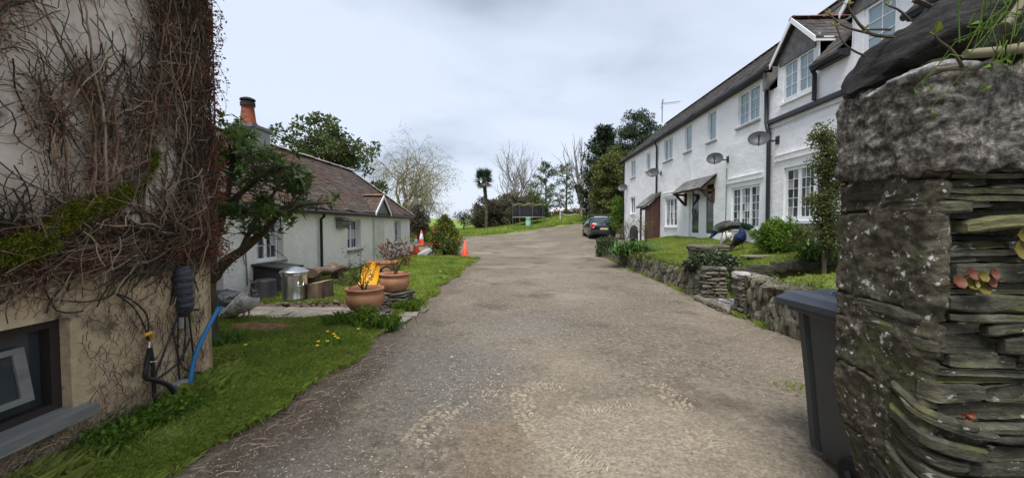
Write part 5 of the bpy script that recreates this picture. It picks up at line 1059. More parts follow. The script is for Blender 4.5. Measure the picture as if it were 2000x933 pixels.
# ------------------------------------------------------------------ fittings on the creeper wall
def lp(px, py, off=.02): return tuple(Vector(lw(px, py)[2]) + LN * off)
def wall_fittings():
    t = thing('cable_bundle', 'black plastic wrapped cable bundle hanging on the creeper wall', 'cable bundle', lp(342, 570))
    c = smooth_path([lp(338, 520, .05), lp(340, 535, .07), lp(342, 565, .07), lp(345, 595, .07), lp(347, 618, .05)], 8); rr = np.interp(np.linspace(0, 1, len(c)), [0, .1, .3, .8, 1], [.02, .06, .07, .062, .02]) * (1 + .09 * np.sin(np.arange(len(c)) * 1.9)); b = Buf().tube(c, rr, 14); obj('wrapping', b, K['bag'], t, smooth=True)
    b = Buf()
    for pts in ([(344, 612), (325, 660), (296, 735)], [(344, 612), (341, 680), (345, 745)], [(354, 610), (356, 650), (352, 705)], [(355, 540), (362, 600), (366, 640), (372, 700), (366, 745), (350, 775)], [(300, 740), (345, 705), (366, 660)], [(330, 640), (350, 715), (388, 728)]): b.tube(smooth_path([lp(*p, .025) for p in pts]), .0075, 6)
    obj('cables', b, K['conduit'], t, smooth=True)
    b = Buf(); b.tube([lp(338, 604, .11), lp(374, 604, .06)], .012, 6); b.tube([lp(340, 620, .06), lp(342, 640, .05)], .018, 8, 1); obj('cable_tie', b, [K['conduit'], K['greybox']], t)
    q = lp(338, 762, .05); t = obj('junction_box', Buf().box(q, (.09, .13, .15)), K['greybox'], label='small grey junction box low on the creeper wall behind the blue hose', cat='junction box', org=q, bevel=.008)
    t = thing('blue_hose', 'blue plastic water pipe leaning against the creeper wall', 'hose', lp(345, 830))
    b = Buf().tube(smooth_path([lp(345, 832, .10), lp(346, 800, .10), lp(347, 760, .10), lp(354, 710, .10), lp(366, 665, .12), lp(391, 602, .16)]), .018, 12); obj('pipe', b, K['hose'], t, smooth=True)
    e = Vector(lp(391, 602, .16)); obj('pipe_end', Buf().lathe([(.013, 0), (.021, .002), (.023, -.03), (.021, -.032)], 12, tuple(e + Vector((.002, .01, .012)))), K['hose'], t)
    t = thing('garden_tap', 'outdoor tap with yellow lever and black hoses on the creeper wall', 'tap', lp(275, 665))
    obj('lever', Buf().tube([lp(255, 655, .10), lp(266, 650, .10), lp(280, 659, .06)], [.012, .014, .012], 8), K['brass'], t); obj('spout', Buf().tube([lp(274, 678, .07), lp(274, 668, .07), lp(280, 664, .03), lp(281, 662, 0)], .013, 8), K['chrome'], t)
    b = Buf().tube(smooth_path([lp(274, 680, .07), lp(273, 700, .06), lp(268, 735, .06), lp(285, 742, .07), lp(310, 755, .09), lp(324, 790, .10), lp(322, 815, .11), lp(310, 845, .13)]), .017, 10); obj('hose', b, K['conduit'], t, smooth=True)
    b = Buf().tube(smooth_path([lp(280, 655, .03), lp(287, 685, .03), lp(291, 720, .03), lp(293, 760, .03), lp(293, 822, .03)]), .014, 8); b.tube(smooth_path([lp(215, 572, .03), lp(250, 600, .04), lp(275, 640, .03), lp(282, 662, .03)]), .006, 5); b.tube(smooth_path([lp(215, 572, .03), lp(245, 585, .04), lp(276, 615, .04), lp(282, 655, .03)]), .006, 5); obj('supply_pipe', b, K['conduit'], t, smooth=True)
    for p in ((288, 706), (291, 823)): obj('pipe_clip', Buf().tube([lp(p[0] - 9, p[1] + 1, .045), lp(p[0] + 7, p[1] - 1, .045)], .005, 6), K['conewhite'], t)
wall_fittings()

# ------------------------------------------------------------------ creeper
def creeper():
    t = thing('creeper', 'tangle of bare brown creeper stems with red dead leaves over the left wall', 'creeper', lf(.6, 0, 0)); r = random.Random(5)
    dark, mid, pale, leafy = Buf(), Buf(), Buf(), []
    def mask(u, z):                 # where growth is thick
        m = .06 + mnoise.fractal(Vector((u * 3.2 + 3, z * 1.5, 1.5)), 1, 2, 3) * .85
        m += .75 * math.exp(-((u - .16) / .20) ** 2) * (1 if z > 1.3 else .25) + .95 * math.exp(-((z - 1.36 - .03 * u) / .13) ** 2)
        m += .35 * math.exp(-((u - .62) / .10) ** 2) * (z > 1.5) + .30 * math.exp(-((u - 1.05) / .12) ** 2) * (z > 1.6) + (.25 if .1 < z < .35 and u > .7 else 0)
        if z < 1.24: m -= .85
        if z < WZ1 + .02 and u > WU - .04: m = -9 if z > WZ0 - .09 else m
        return m
    WU, WZ1, _ = lw(134, 618); _, WZ0, _ = lw(134, 800)
    def clear(P): return all(not (WZ0 - .1 < p[2] < WZ1 + .02 and (Vector(p) - LC).dot(LT) > WU - .03) for p in P)
    def off(z): return .055 if z > 1.5 else .012
    def walk(u, z, a, L, wob, seg=.055, pull=0):
        pts = []; n = max(3, int(L / seg)); d = off(z) + r.uniform(0, .03)
        for k in range(n):
            if u < -.03: d = min(d, -.02 + .06); 
            if WZ0 - .09 < z < WZ1 and u > WU - .04 and len(pts) > 1: break
            pts.append(lf(max(u, -.10), z, -max(d, .006))); a += r.gauss(0, wob); a += pull * math.sin(math.pi / 2 - a)
            u -= math.cos(a) * seg * -1; z += math.sin(a) * seg; d += r.gauss(0, .008); d = min(max(d, off(z)), off(z) + .09)
        return pts
    def tries(n, fn):
        for _ in range(n):
            u = r.uniform(-.05, 1.75); z = r.uniform(.05, 4.2)
            if mask(u, z) + r.gauss(0, .16) > .50: fn(u, z)
    def f1(u, z): dark.tube(walk(u, z, math.pi / 2 + r.gauss(0, .6), r.uniform(.2, .7), .36, pull=.04), r.uniform(.0018, .0045), 3, cap=False)
    def f2(u, z): mid.tube(walk(u, z, r.choice([1, -1]) * math.pi / 2 + r.gauss(0, .8), r.uniform(.10, .42), .45), r.uniform(.0013, .003), 3, cap=False)
    def f3(u, z): pale.tube(walk(u, z, r.uniform(0, 6.28), r.uniform(.15, .5), .35), r.uniform(.0014, .0034), 3, cap=False)
    tries(4200, f1); tries(15000, f2); tries(5200, f3)
    for _ in range(950):           # dark mat behind the thickest strips and along the ledge
        u = abs(r.gauss(.12, .11)) if r.random() < .65 else r.uniform(0, 1.7); z = r.uniform(1.3, 4.2) if u < .4 and r.random() < .7 else r.gauss(1.40, .07)
        dark.tube(walk(u, z, math.pi / 2 + r.gauss(0, .25) if z > 1.6 else r.gauss(0, .3), r.uniform(.25, .7), .25), r.uniform(.003, .007), 3, cap=False)
    for _ in range(900):            # fine rootlets on the lower render
        u = r.uniform(.05, 1.7); z = r.uniform(.05, 1.25)
        if mask(u, z) < -5: continue
        mid.tube(walk(u, z, math.pi / 2 + r.gauss(0, .5), r.uniform(.06, .3), .35, .03), r.uniform(.0012, .0026), 3, cap=False)
    for _ in range(620):            # dead tangle by the ground
        u = r.uniform(.6, 1.8); z = r.uniform(-.02, .30)
        if z > WZ0 - .12: continue
        pale.tube(walk(u, z, r.uniform(0, 6.28), r.uniform(.15, .4), .5, .035), r.uniform(.0012, .0025), 3, cap=False)
    for k in range(30):             # main trunks
        u = r.choice([.05, .12, .2, .3, .62, 1.05, 1.15]) + r.gauss(0, .03); pts = walk(u, 1.35 + r.gauss(0, .1), math.pi / 2 + r.gauss(0, .1), r.uniform(1.2, 2.8), .16, .07, .12); (pale if k % 4 == 0 else mid).tube(pts, np.linspace(r.uniform(.006, .014), .003, len(pts)), 5, cap=False)
    for k in range(60):             # band along the ledge
        u = r.uniform(-.02, 1.0); pts = walk(u, 1.40 + r.gauss(0, .07), r.gauss(0, .1), r.uniform(.5, 1.2), .14, .06); (pale if k % 3 == 0 else mid).tube(pts, np.linspace(.009, .003, len(pts)), 5, cap=False)
    for k in range(420):            # shoots standing off the corner
        z = r.uniform(1.2, 4.0); p = Vector(lf(r.uniform(-.02, .12), z, -.05)); d = Vector((r.uniform(.1, .7), r.uniform(.1, .7), r.gauss(-.1, .55))).normalized(); L = abs(r.gauss(.07, .05)) + .03; q = p + d * L; m = (p + q) / 2 + Vector((0, 0, r.gauss(0, .02))); mid.tube([tuple(p), tuple(m), tuple(q)], [.002, .0016, .001], 3, cap=False); leafy.append((q, d))
    for (px, py, p2) in ((378, 30, (425, 62)), (390, 115, (442, 160)), (388, 160, (440, 195)), (385, 5, (430, 20)), (385, 235, (408, 250))):      # long hanging whips
        a = Vector(lp(px - 8, py, .05)); b_ = at(p2[0], p2[1], 3.5); m = (a + b_) / 2 + Vector((.03, 0, .05)); mid.tube(smooth_path([tuple(a), tuple(m), tuple(b_), tuple(b_ + Vector((.0, 0, -.12)))]), .0022, 4)
    C, D = [], []
    for (q, d) in leafy:
        for _ in range(5): C.append(tuple(q + Vector((r.gauss(0, .015), r.gauss(0, .015), r.gauss(0, .02))))); D.append((r.gauss(0, 1), r.gauss(0, 1), r.gauss(-.3, 1)))
    for _ in range(9000):
        u = r.uniform(0, 1.7); z = r.uniform(.9, 4.2) if r.random() < .6 else r.gauss(1.36, .12)
        if mask(u, z) + r.gauss(0, .25) > .45: C.append(lf(u, z, -off(z) - r.uniform(0, .06))); D.append((r.gauss(.3, 1), r.gauss(0, 1), r.gauss(-.4, 1)))
    C = np.array(C); k = len(C); L = rng.uniform(.014, .036, k); b = Buf().leaves(C, np.array(D), rng.normal(0, 1, (k, 3)) + [1, 0, 0], L, L * .55); obj('dead_leaves', b, K['deadleaf'], t)
    for k in range(150):            # stems lying over the limb
        u = r.uniform(.2, 1.5); z = 1.42 + r.uniform(-.1, .5); pts = [tuple(Vector(p) + LN * .09) for p in walk(u, z, r.uniform(0, 6.28), r.uniform(.2, .5), .3)]; (pale if k % 3 == 0 else mid).tube(pts, r.uniform(.0015, .004), 3, cap=False)
    # mossy main limb
    pts = smooth_path([lp(-40, 500, .09), lp(20, 482, .10), lp(62, 462, .10), lp(92, 425, .10), (lp(140, 408, .10)), lp(195, 392, .10), lp(235, 365, .09), lp(270, 330, .07), lp(285, 300, .05)], 7); rr = np.interp(np.linspace(0, 1, len(pts)), [0, .5, 1], [.045, .038, .016]); m = obj('main_limb', Buf().tube(pts, rr, 8), K['bark'], t, smooth=True)
    k = 15000; i = rng.integers(0, len(pts) - 1, k); C = pts[i] + (pts[i + 1] - pts[i]) * rng.random((k, 1)); a = rng.uniform(-.9, 2.4, k); nrm = np.stack([np.cos(a), 0 * a, np.sin(a)], 1); C = C + nrm * rr[i][:, None] * 1.02 + rng.normal(0, .013, (k, 3)) + np.outer(rng.random(k) < .10, [1, 1, 1]) * rng.normal(0, .05, (k, 3)) * [.2, 1, 1]
    keep = vnoise(C, 6, 3, 3.) > -.22 + .10 * rng.normal(0, 1, k); C, nrm = C[keep], nrm[keep]; b = Buf().leaves(C, nrm + rng.normal(0, .5, nrm.shape), rng.normal(0, 1, nrm.shape), rng.uniform(.012, .03, len(C)), .008); obj('moss', b, K['moss'], m, label='bright yellow green moss along the main limb')
    obj('dark_stems', dark, K['twigdark'], t); obj('stems', mid, K['twig'], t); obj('pale_stems', pale, K['twigpale'], t)
creeper()

# ------------------------------------------------------------------ plants: helpers
def clump_leaves(b, C, per_, spread, size, asp=.5, m=0, up=.3, flat_=1.0):
    C = np.repeat(np.asarray(C, float), per_, 0); k = len(C); o = rng.normal(0, 1, (k, 3)); o /= np.linalg.norm(o, axis=1, keepdims=True) + 1e-9
    P = C + o * (spread * rng.random(k) ** .45)[:, None] * [1, 1, flat_]; D = o * .7 + rng.normal(0, .6, (k, 3)) + [0, 0, up]; L = size * rng.uniform(.6, 1.35, k)
    return b.leaves(P, D, rng.normal(0, .6, (k, 3)) + [0, 0, 1], L, L * asp, m)
def in_ellipsoid(n, c, rad, shell=.35):
    d = rng.normal(0, 1, (n, 3)); d /= np.linalg.norm(d, axis=1, keepdims=True); r = rng.random(n) ** shell
    return np.array(tuple(c)) + d * r[:, None] * np.array(rad)
def branch(b, p, d, L, r, lev, mx, prm, tips):
    p = np.array(tuple(p), float); d = np.array(tuple(d), float); d /= np.linalg.norm(d); n = prm.get('seg', 5); pts = [p]
    for k in range(n):
        d = d + rng.normal(0, prm['wob'], 3) + np.array([0, 0, prm['up'][min(lev, len(prm['up']) - 1)]]) / n * 2; d /= np.linalg.norm(d); pts.append(pts[-1] + d * L / n)
    r2 = r * prm.get('taper', .55); b.tube(pts, np.linspace(r, r2, n + 1), (8 if lev == 0 else 5 if lev == 1 else 3), cap=False)
    if lev >= mx: tips.append((pts[-1], d)); tips.append((pts[n // 2], d)); return
    nc = prm['n'][min(lev, len(prm['n']) - 1)]
    for k in range(nc):
        t = 1.0 if k == 0 else rng.uniform(prm.get('lo', .3), 1.0); f = t * n; i = min(int(f), n - 1); q = pts[i] + (pts[i + 1] - pts[i]) * (f - i)
        a = rng.normal(0, 1, 3); a -= d * a.dot(d); a /= np.linalg.norm(a) + 1e-9; ang = prm['ang'] * rng.uniform(.6, 1.3) * (.45 if k == 0 else 1); dd = d * math.cos(ang) + a * math.sin(ang)
        branch(b, q, dd, L * prm['ratio'] * rng.uniform(.75, 1.2), (r + (r2 - r) * t) * (.85 if k == 0 else prm.get('rr', .62)), lev + 1, mx, prm, tips)
def gp(px, Y, dz=0.):               # ground point in that direction
    p = at(px, 438, Y); return Vector((p.x, p.y, gz(p.x, p.y) + dz))

# ------------------------------------------------------------------ tree beside the creeper building
def rhododendron():
    base = gp(403, 4.9); t = thing('rhododendron_tree', 'small glossy leaved evergreen tree beside the creeper covered building', 'tree', base)
    b = Buf(); A = lambda px, py, Y=4.9: tuple(at(px, py, Y)); tips = []
    limbs = [([A(400, 690), A(403, 640), A(404, 590), A(404, 550), A(410, 525)], .15, .085), ([A(408, 552), A(440, 512), A(478, 485), A(520, 445), A(555, 408, 4.7), A(600, 398, 4.6), A(645, 396, 4.6)], .075, .012), ([A(410, 530), A(415, 480), A(432, 430), A(445, 380), A(455, 310)], .07, .02),
             ([A(420, 470), A(415, 400, 5.1), A(425, 330, 5.2), A(430, 265, 5.2)], .045, .012), ([A(440, 405), A(490, 360, 4.6), A(530, 330, 4.5), A(570, 325, 4.5)], .04, .01), ([A(470, 490), A(500, 430, 5.2), A(540, 370, 5.3), A(560, 340, 5.3)], .035, .01), ([A(408, 520), A(398, 450, 5.3), A(395, 380, 5.5)], .04, .01)]
    for pts, r0, r1 in limbs: P = smooth_path(pts); b.tube(P, np.linspace(r0, r1, len(P)) * (1 + .05 * rng.normal(0, 1, len(P))), 9)
    anchors = np.vstack([smooth_path(p)[3:] for p, _, _ in limbs[1:]])
    C = []
    while len(C) < 300:
        px, py = rng.uniform(375, 625), rng.uniform(222, 480); e = ((px - 478) / 128) ** 2 + ((py - 348) / 120) ** 2
        if px > 470 and py < 345 - 100 * (1 - ((px - 470) / 135)) : continue
        if e > 1 or (py > 425 and rng.random() < .72) or mnoise.noise(Vector((px * .022, py * .022, 4))) < -.22: continue
        C.append(at(px, py, 4.95 + rng.normal(0, .36) * math.sqrt(max(0, 1.05 - e))))
    for px, py in ((620, 395), (640, 392), (655, 390), (600, 402), (585, 412), (565, 425), (630, 400), (435, 230), (425, 240), (440, 245), (575, 300), (590, 330), (570, 440), (545, 455)):
        C.append(at(px, py, 4.7))
    C = np.array([tuple(c) for c in C]); 
    for c in C:
        j = np.argmin(np.linalg.norm(anchors - c, axis=1) + rng.random(len(anchors)) * .25); a = anchors[j]; m = (a + c) / 2 + rng.normal(0, .03, 3) - [0, 0, .03]; b.tube([a, m, c], [.008, .006, .004], 4, cap=False)
    for k in range(60):             # bare dead twigs beneath
        a = anchors[rng.integers(len(anchors))]; q = a + rng.normal(0, .12, 3) + [.06, -.05, -.10]; m = (a + q) / 2 + rng.normal(0, .03, 3); b.tube([a, m, q, q + rng.normal(0, .07, 3)], [.006, .005, .004, .002], 4, cap=False)
    obj('trunk', b, K['bark'], t, smooth=True)
    lv = Buf(); P, D, Nn = [], [], []
    for c in C:
        ax = np.array([0, 0, 1.]) * .8 + rng.normal(0, .45, 3); ax /= np.linalg.norm(ax); u = np.cross(ax, [1, .2, 0]); u /= np.linalg.norm(u); v = np.cross(ax, u); n = rng.integers(6, 10); ph = rng.random() * 6
        for k in range(n):
            a = ph + k * 2 * math.pi / n + rng.normal(0, .2); el = rng.uniform(-.25, .55); P.append(c + rng.normal(0, .01, 3)); D.append((u * math.cos(a) + v * math.sin(a)) * math.cos(el) + ax * math.sin(el)); Nn.append(ax)
    L = rng.uniform(.085, .15, len(P)); lv.leaves(P, D, Nn, L, L * .40, bend=.06); obj('crown', lv, K['rhodo'], t, smooth=True)
    c = gp(425, 4.75); s = Buf(); k = 150; a = rng.uniform(0, 6.28, k); e = rng.uniform(.25, .9, k); D = np.stack([np.cos(a) * np.cos(e), np.sin(a) * np.cos(e), np.sin(e)], 1); P = np.array(tuple(c)) + rng.normal(0, .10, (k, 3)) * [1.5, 1, 0] + [0, 0, .08]; s.leaves(P, D, np.tile([0, 0, 1.], (k, 1)), rng.uniform(.15, .32, k), .018, bend=-.05)
    obj('bluebell_clump', s, K['strap'], label='clump of dark strap leaves at the foot of the evergreen tree', cat='plant', org=tuple(c))
rhododendron()

# ------------------------------------------------------------------ things in front of the cottage
def bags():
    for i, (px, py, Y, r, lab) in enumerate(((440, 586, 6.75, (.34, .24, .19), 'shiny black bin bag heaped on top behind the tree'), (432, 616, 6.6, (.28, .22, .19), 'black bin bag slumped on the ground beneath the other bag'))):
        c = at(px, py, Y); V, F = ICO[4]; n = vnoise(V, 2.2, 4, 3. + i * 7); f = np.abs(vnoise(V * [1, 1, .5], 4.5, 3, 9. + i)); b = Buf().add(V * (1 + .16 * n - .22 * f)[:, None] * np.array(r) + np.array(tuple(c)), F); obj('bin_bag', b, K['bag'], label=lab, cat='bin bag', org=tuple(c), smooth=True)
bags()
def cottage_clutter():
    g = lambda px, Y: (lambda p: (p.x, p.y, float(leftlawn_z(np.array([p.x]), np.array([p.y]))[0])))(at(px, 438, Y))
    x, y, z = g(573, 7.55); z -= .01; t = thing('galvanised_dustbin', 'shiny galvanised metal dustbin with conical lid in front of the cottage', 'dustbin', (x, y, z))
    pr = [(a * .87, c) for a, c in [(.0, .005), (.235, .005), (.24, .02), (.245, .06), (.255, .07), (.25, .08), (.262, .50), (.275, .515), (.265, .53), (.27, .57), (.282, .58)]]; b = Buf().lathe(pr, 40, (x, y, z)); obj('body', b, K['galv'], t, smooth=True)
    obj('lid', Buf().lathe([(.255, .555), (.258, .585), (.235, .60), (.09, .665), (.03, .675), (0, .675)], 40, (x, y, z)), K['galv'], t, smooth=True)
    b = Buf(); b.tube(smooth_path([(x + .17, y - .165, z + .40), (x + .19, y - .2, z + .33), (x + .24, y - .13, z + .33), (x + .22, y - .08, z + .40)]), .008, 6); obj('handle', b, K['galv'], t)
    x, y, z = g(516, 7.75); t = thing('black_tub', 'upturned round black plastic tub beside the pale peahen', 'tub', (x, y, z)); obj('tub', Buf().lathe([(.215, -.02), (.22, .01), (.205, .03), (.185, .34), (.17, .37), (.16, .355), (.0, .35)], 28, (x, y, z)), K['blackplastic'], t, smooth=True)
    x, y, z = g(545, 8.55); t = thing('coal_bunker', 'low black plastic bunker under the cottage window', 'bunker', (x, y, z)); b = Buf().box((x - .05, y, z + .27), (.72, .60, .55), taper=.97); obj('body', b, K['blackplastic'], t, bevel=.02)
    obj('lid', Buf().box((x - .05, y, z + .565), (.80, .68, .045), [[.99, 0, .10], [0, 1, 0], [-.10, 0, .99]]), K['blackplastic'], t, bevel=.01)
    # stump
    def stump(px, Y, r, h, lab, name='tree_stump', z0=None):
        x, y, z = g(px, Y); th = np.linspace(0, 2 * np.pi, 30, endpoint=False); rows = []
        for q in np.linspace(0, 1, 9):
            rr = r * (1.05 - .05 * q) * (1 + .05 * np.sin(th * 5 + 1) + .03 * np.sin(th * 11)); rows.append(np.stack([x + rr * np.cos(th), y + rr * np.sin(th), np.full(30, z - .02 + h * q) + q * .045 * np.cos(th)], -1))
        t = thing(name, lab, 'stump', (x, y, z)); obj('bark', Buf().grid(np.array(rows), closed=True), K['wood'], t, smooth=True)
        P = rows[-1]; b = Buf(); b.grid(np.array([P, P * .86 + P.mean(0) * .14 - [0, 0, .012], P * .3 + P.mean(0) * .7 - [0, 0, .03], P * .01 + P.mean(0) * .99 - [0, 0, .03]]), closed=True); obj('cut_face', b, K['woodcut'], t)
    stump(623, 7.75, .225, .34, 'sawn tree stump with pale top standing next to the dustbin')
    A = at(603, 533, 9.05); B = at(668, 521, 10.9); t = thing('log_bench', 'rustic bench of a half log on stump legs by the cottage wall', 'bench', ((A.x + B.x) / 2, (A.y + B.y) / 2, 0)); P = np.array([tuple(A.lerp(B, q)) for q in np.linspace(0, 1, 16)]); P[:, 2] += .03 * np.sin(np.arange(16) * .7); rr = .14 * (1 + .10 * np.sin(np.arange(16) * 1.3) + .06 * rng.normal(0, 1, 16)); obj('seat', Buf().tube(P, np.stack([rr * 1.5, rr * .75], 1), 12), K['wood'], t)
    for q in (.14, .82): c = A.lerp(B, q); zz = gz(c.x, c.y); obj('leg', Buf().tube([(c.x, c.y, zz - .02), (c.x + .01, c.y, zz + .2), (c.x, c.y, c.z - .05)], [.17, .155, .16], 12), K['wood'], t)
    # pots
    def stack(x, y, z0, z1, hw, lab, name='slate_plinth'):
        t = thing(name, lab, 'stone plinth', (x, y, z0)); obj('core', Buf().lohi((x - hw + .04, y - hw + .04, z0 - .03), (x + hw - .04, y + hw - .04, z1 - .01)), K['mud'], t); z = z0 - .03
        while z < z1 - .01:
            h = min(random.uniform(.05, .09), z1 - z); s = random.uniform(.35, .65)
            for a, c in ((0, s), (s, 1)):
                for fy in (-1, 1): inst('stone', random.choice(HS), t, (x - hw + 2 * hw * (a + c) / 2 + random.gauss(0, .012), y + fy * hw * .5 + random.gauss(0, .01), z + h / 2), (random.gauss(0, .03), random.gauss(0, .03), random.gauss(0, .06)), (2 * hw * (c - a) * 1.14, hw * 1.14, h * 1.15))
            z += h * .93
        return t
    def pot(x, y, z, s, lab):
        t = thing('terracotta_pot', lab, 'plant pot', (x, y, z)); pr = [(0, 0), (.17, 0), (.21, .03), (.265, .10), (.29, .18), (.285, .25), (.262, .30), (.268, .315), (.292, .325), (.295, .35), (.285, .365), (.262, .36), (.25, .33), (.24, .30)]
        obj('pot', Buf().lathe([(a * s, c * s) for a, c in pr], 44, (x, y, z)), K['terracotta'], t, smooth=True); V = Buf().lathe([(0, .325 * s), (.15 * s, .32 * s), (.255 * s, .305 * s)], 20, (x, y, z)); obj('compost', V, K['mud'], t); return t
    P1 = at(711, 438, 6.02); P2 = at(770, 438, 7.32)
    stack(P1.x + .14, P1.y - .06, .02, .24, .22, 'low pile of rough stones under the nearer terracotta pot'); stack(P2.x + .04, P2.y, .0, .32, .25, 'square stacked slate plinth under the farther terracotta pot')
    pot(P1.x, P1.y, at(711, 606, P1.y).z, .98, 'nearer bowl shaped terracotta pot holding a bare rose bush'); pot(P2.x, P2.y, .32, .93, 'farther bowl shaped terracotta pot on the slate plinth')
    # plants in pots
    def twiggy(name, lab, p, h, n, spread, leafm, lsize, nl, woody='twig', up=.5, mx=2):
        t = thing(name, lab, 'plant', tuple(p)); b = Buf(); tips = []
        for k in range(n): a = rng.uniform(0, 6.28); branch(b, np.array(tuple(p)) + [rng.normal(0, .03), rng.normal(0, .03), -.03], (math.cos(a) * spread, math.sin(a) * spread, 1), h * rng.uniform(.35, .6), .009, 0, mx, dict(wob=.16, up=[.1, .1, .1], n=[3, 2, 2], ang=.6, ratio=.62, seg=4), tips)
        obj('stems', b, K[woody], t); l = Buf(); C = np.array([q[0] for q in tips]); clump_leaves(l, C, nl, lsize * 1.3, lsize, .6, up=.5); obj('leaves', l, K[leafm], t); return t
    twiggy('rose_bush', 'thorny near bare rose bush in the nearer terracotta pot', (P1.x, P1.y, at(711, 606, P1.y).z + .31), .62, 7, .55, 'hedge', .035, 3, 'twigdark')
    twiggy('bronze_shrub', 'upright shrub with bronze leaves in the farther terracotta pot', (P2.x, P2.y, .62), .72, 5, .12, 'deadleaf', .05, 7, 'bark')
    # trough by the wall
    c = at(750, 516, 12.3); z0 = gz(c.x, c.y); t = thing('terracotta_trough', 'orange terracotta trough of dead stems by the cottage wall', 'planter', (c.x, c.y, z0)); rows = []
    for z, k in ((0, .85), (.30, .97), (.33, 1.05), (.38, 1.05), (.38, .93), (.30, .9)): th = np.linspace(0, 2 * np.pi, 24, endpoint=False); rows.append(np.stack([c.x + .42 * k * np.sign(np.cos(th)) * np.abs(np.cos(th)) ** .6, c.y + .30 * k * np.sign(np.sin(th)) * np.abs(np.sin(th)) ** .6, np.full(24, z0 + .03 + z)], -1))
    obj('trough', Buf().grid(np.array(rows), closed=True), K['terracotta'], t); obj('compost', Buf().box((c.x, c.y, z0 + .33), (.66, .44, .03)), K['mud'], t)
    b = Buf()
    for k in range(40): p = np.array([c.x + rng.uniform(-.33, .33), c.y + rng.uniform(-.2, .2), z0 + .35]); q = p + rng.normal(0, .10, 3) + [0, 0, .12]; b.tube([p, (p + q) / 2 + rng.normal(0, .03, 3), q], .005, 3)
    obj('dead_stems', b, K['twigpale'], t)
    # yellow ride-on toy
    c = at(727, 560, 7.95); z0 = float(leftlawn_z(np.array([c.x]), np.array([c.y]))[0]); t = thing('ride_on_toy', 'bright yellow plastic seat of a toy tractor with black wheel behind the pots', 'toy', (c.x, c.y, z0)); rows = []
    for v in np.linspace(0, 1, 10):
        w = .17 * math.sqrt(max(.02, 1 - max(0, (v - .62) / .40) ** 4)) * (1 + .12 * (1 - v)); rows.append([(c.x + u * w, c.y - .07 + .10 * u * u * -1 + .16 * v - (.20 * (1 - v) ** 4), z0 + .24 + .46 * v) for u in np.linspace(-1, 1, 11)])
    P = np.array(rows); b = Buf().grid(P); b.grid(P[:, ::-1] + [0, .03, 0]); b.grid(np.stack([P[-1], P[-1] + [0, .03, 0]])); b.box((c.x + .04, c.y - .10, z0 + .19), (.34, .30, .07)); b.box((c.x + .20, c.y - .1, z0 + .24), (.10, .16, .10)); obj('seat', b, K['yellowplastic'], t, smooth=False, bevel=.01)
    for (dx, dy, r_, z) in ((.27, .05, .135, .47), (-.20, -.02, .12, .14), (.2, -.22, .11, .12)):
        th = np.linspace(0, 2 * np.pi, 24); b = Buf().tube([(c.x + dx + r_ * math.cos(a), c.y + dy + .05 * math.sin(a), z0 + z + r_ * math.sin(a)) for a in th], .02, 7)
        for a in (.5, 2.6, 4.7): b.tube([(c.x + dx, c.y + dy, z0 + z), (c.x + dx + r_ * math.cos(a), c.y + dy, z0 + z + r_ * math.sin(a))], .012, 5)
        obj('wheel' if z < .3 else 'steering_wheel', b, K['rubber'], t, smooth=True)
    b = Buf(); b.box((c.x, c.y + .02, z0 + .10), (.40, .34, .10)); b.beam((c.x + .05, c.y + .1, z0 + .15), (c.x + .25, c.y + .05, z0 + .45), .03, .03); b.box((c.x - .02, c.y + .14, z0 + .655), (.26, .05, .035)); obj('chassis', b, K['blackplastic'], t)
    # green growth around pots
    for px, Y, n, s, m, lab in ((700, 5.72, 34, .30, 'bright', 'leafy green weeds at the foot of the nearer pot'), (745, 5.78, 16, .15, 'strap', 'small tuft of leaves against the stone pile'), (690, 9.6, 30, .34, 'hedge', 'straggly small leaved bush by the log bench'), (795, 6.95, 10, .12, 'bright', 'pale tuft growing beside the slate plinth')):
        x, y, z = g(px, Y); b = Buf(); clump_leaves(b, in_ellipsoid(n, (x, y, z + s * .35), (s * 1.2, s * .6, s * .5)), 26, .09, .055, .4, up=.7); b.blades(np.stack([x + rng.normal(0, s * .7, 900), y + rng.normal(0, s * .35, 900), np.full(900, z - .02)], 1), rng.uniform(.08, .24, 900), .008, .6); obj('weed_clump', b, K[m], label=lab, cat='plant', org=(x, y, z))
    # pile edge of path
    for k in range(26):
        px = rng.uniform(520, 690); Y = 7.35 + rng.normal(0, .08); x, y, z = g(px, Y); s = rng.uniform(.03, .08)
        if k == 0: t = thing('edging_stones', 'row of small stones and soil edging the path by the dustbin', 'edging', (x, y, z))
        inst('stone', random.choice(HS), t, (x, y, z), (0, 0, rng.random() * 6), (s * 1.5, s, s * .7))
cottage_clutter()
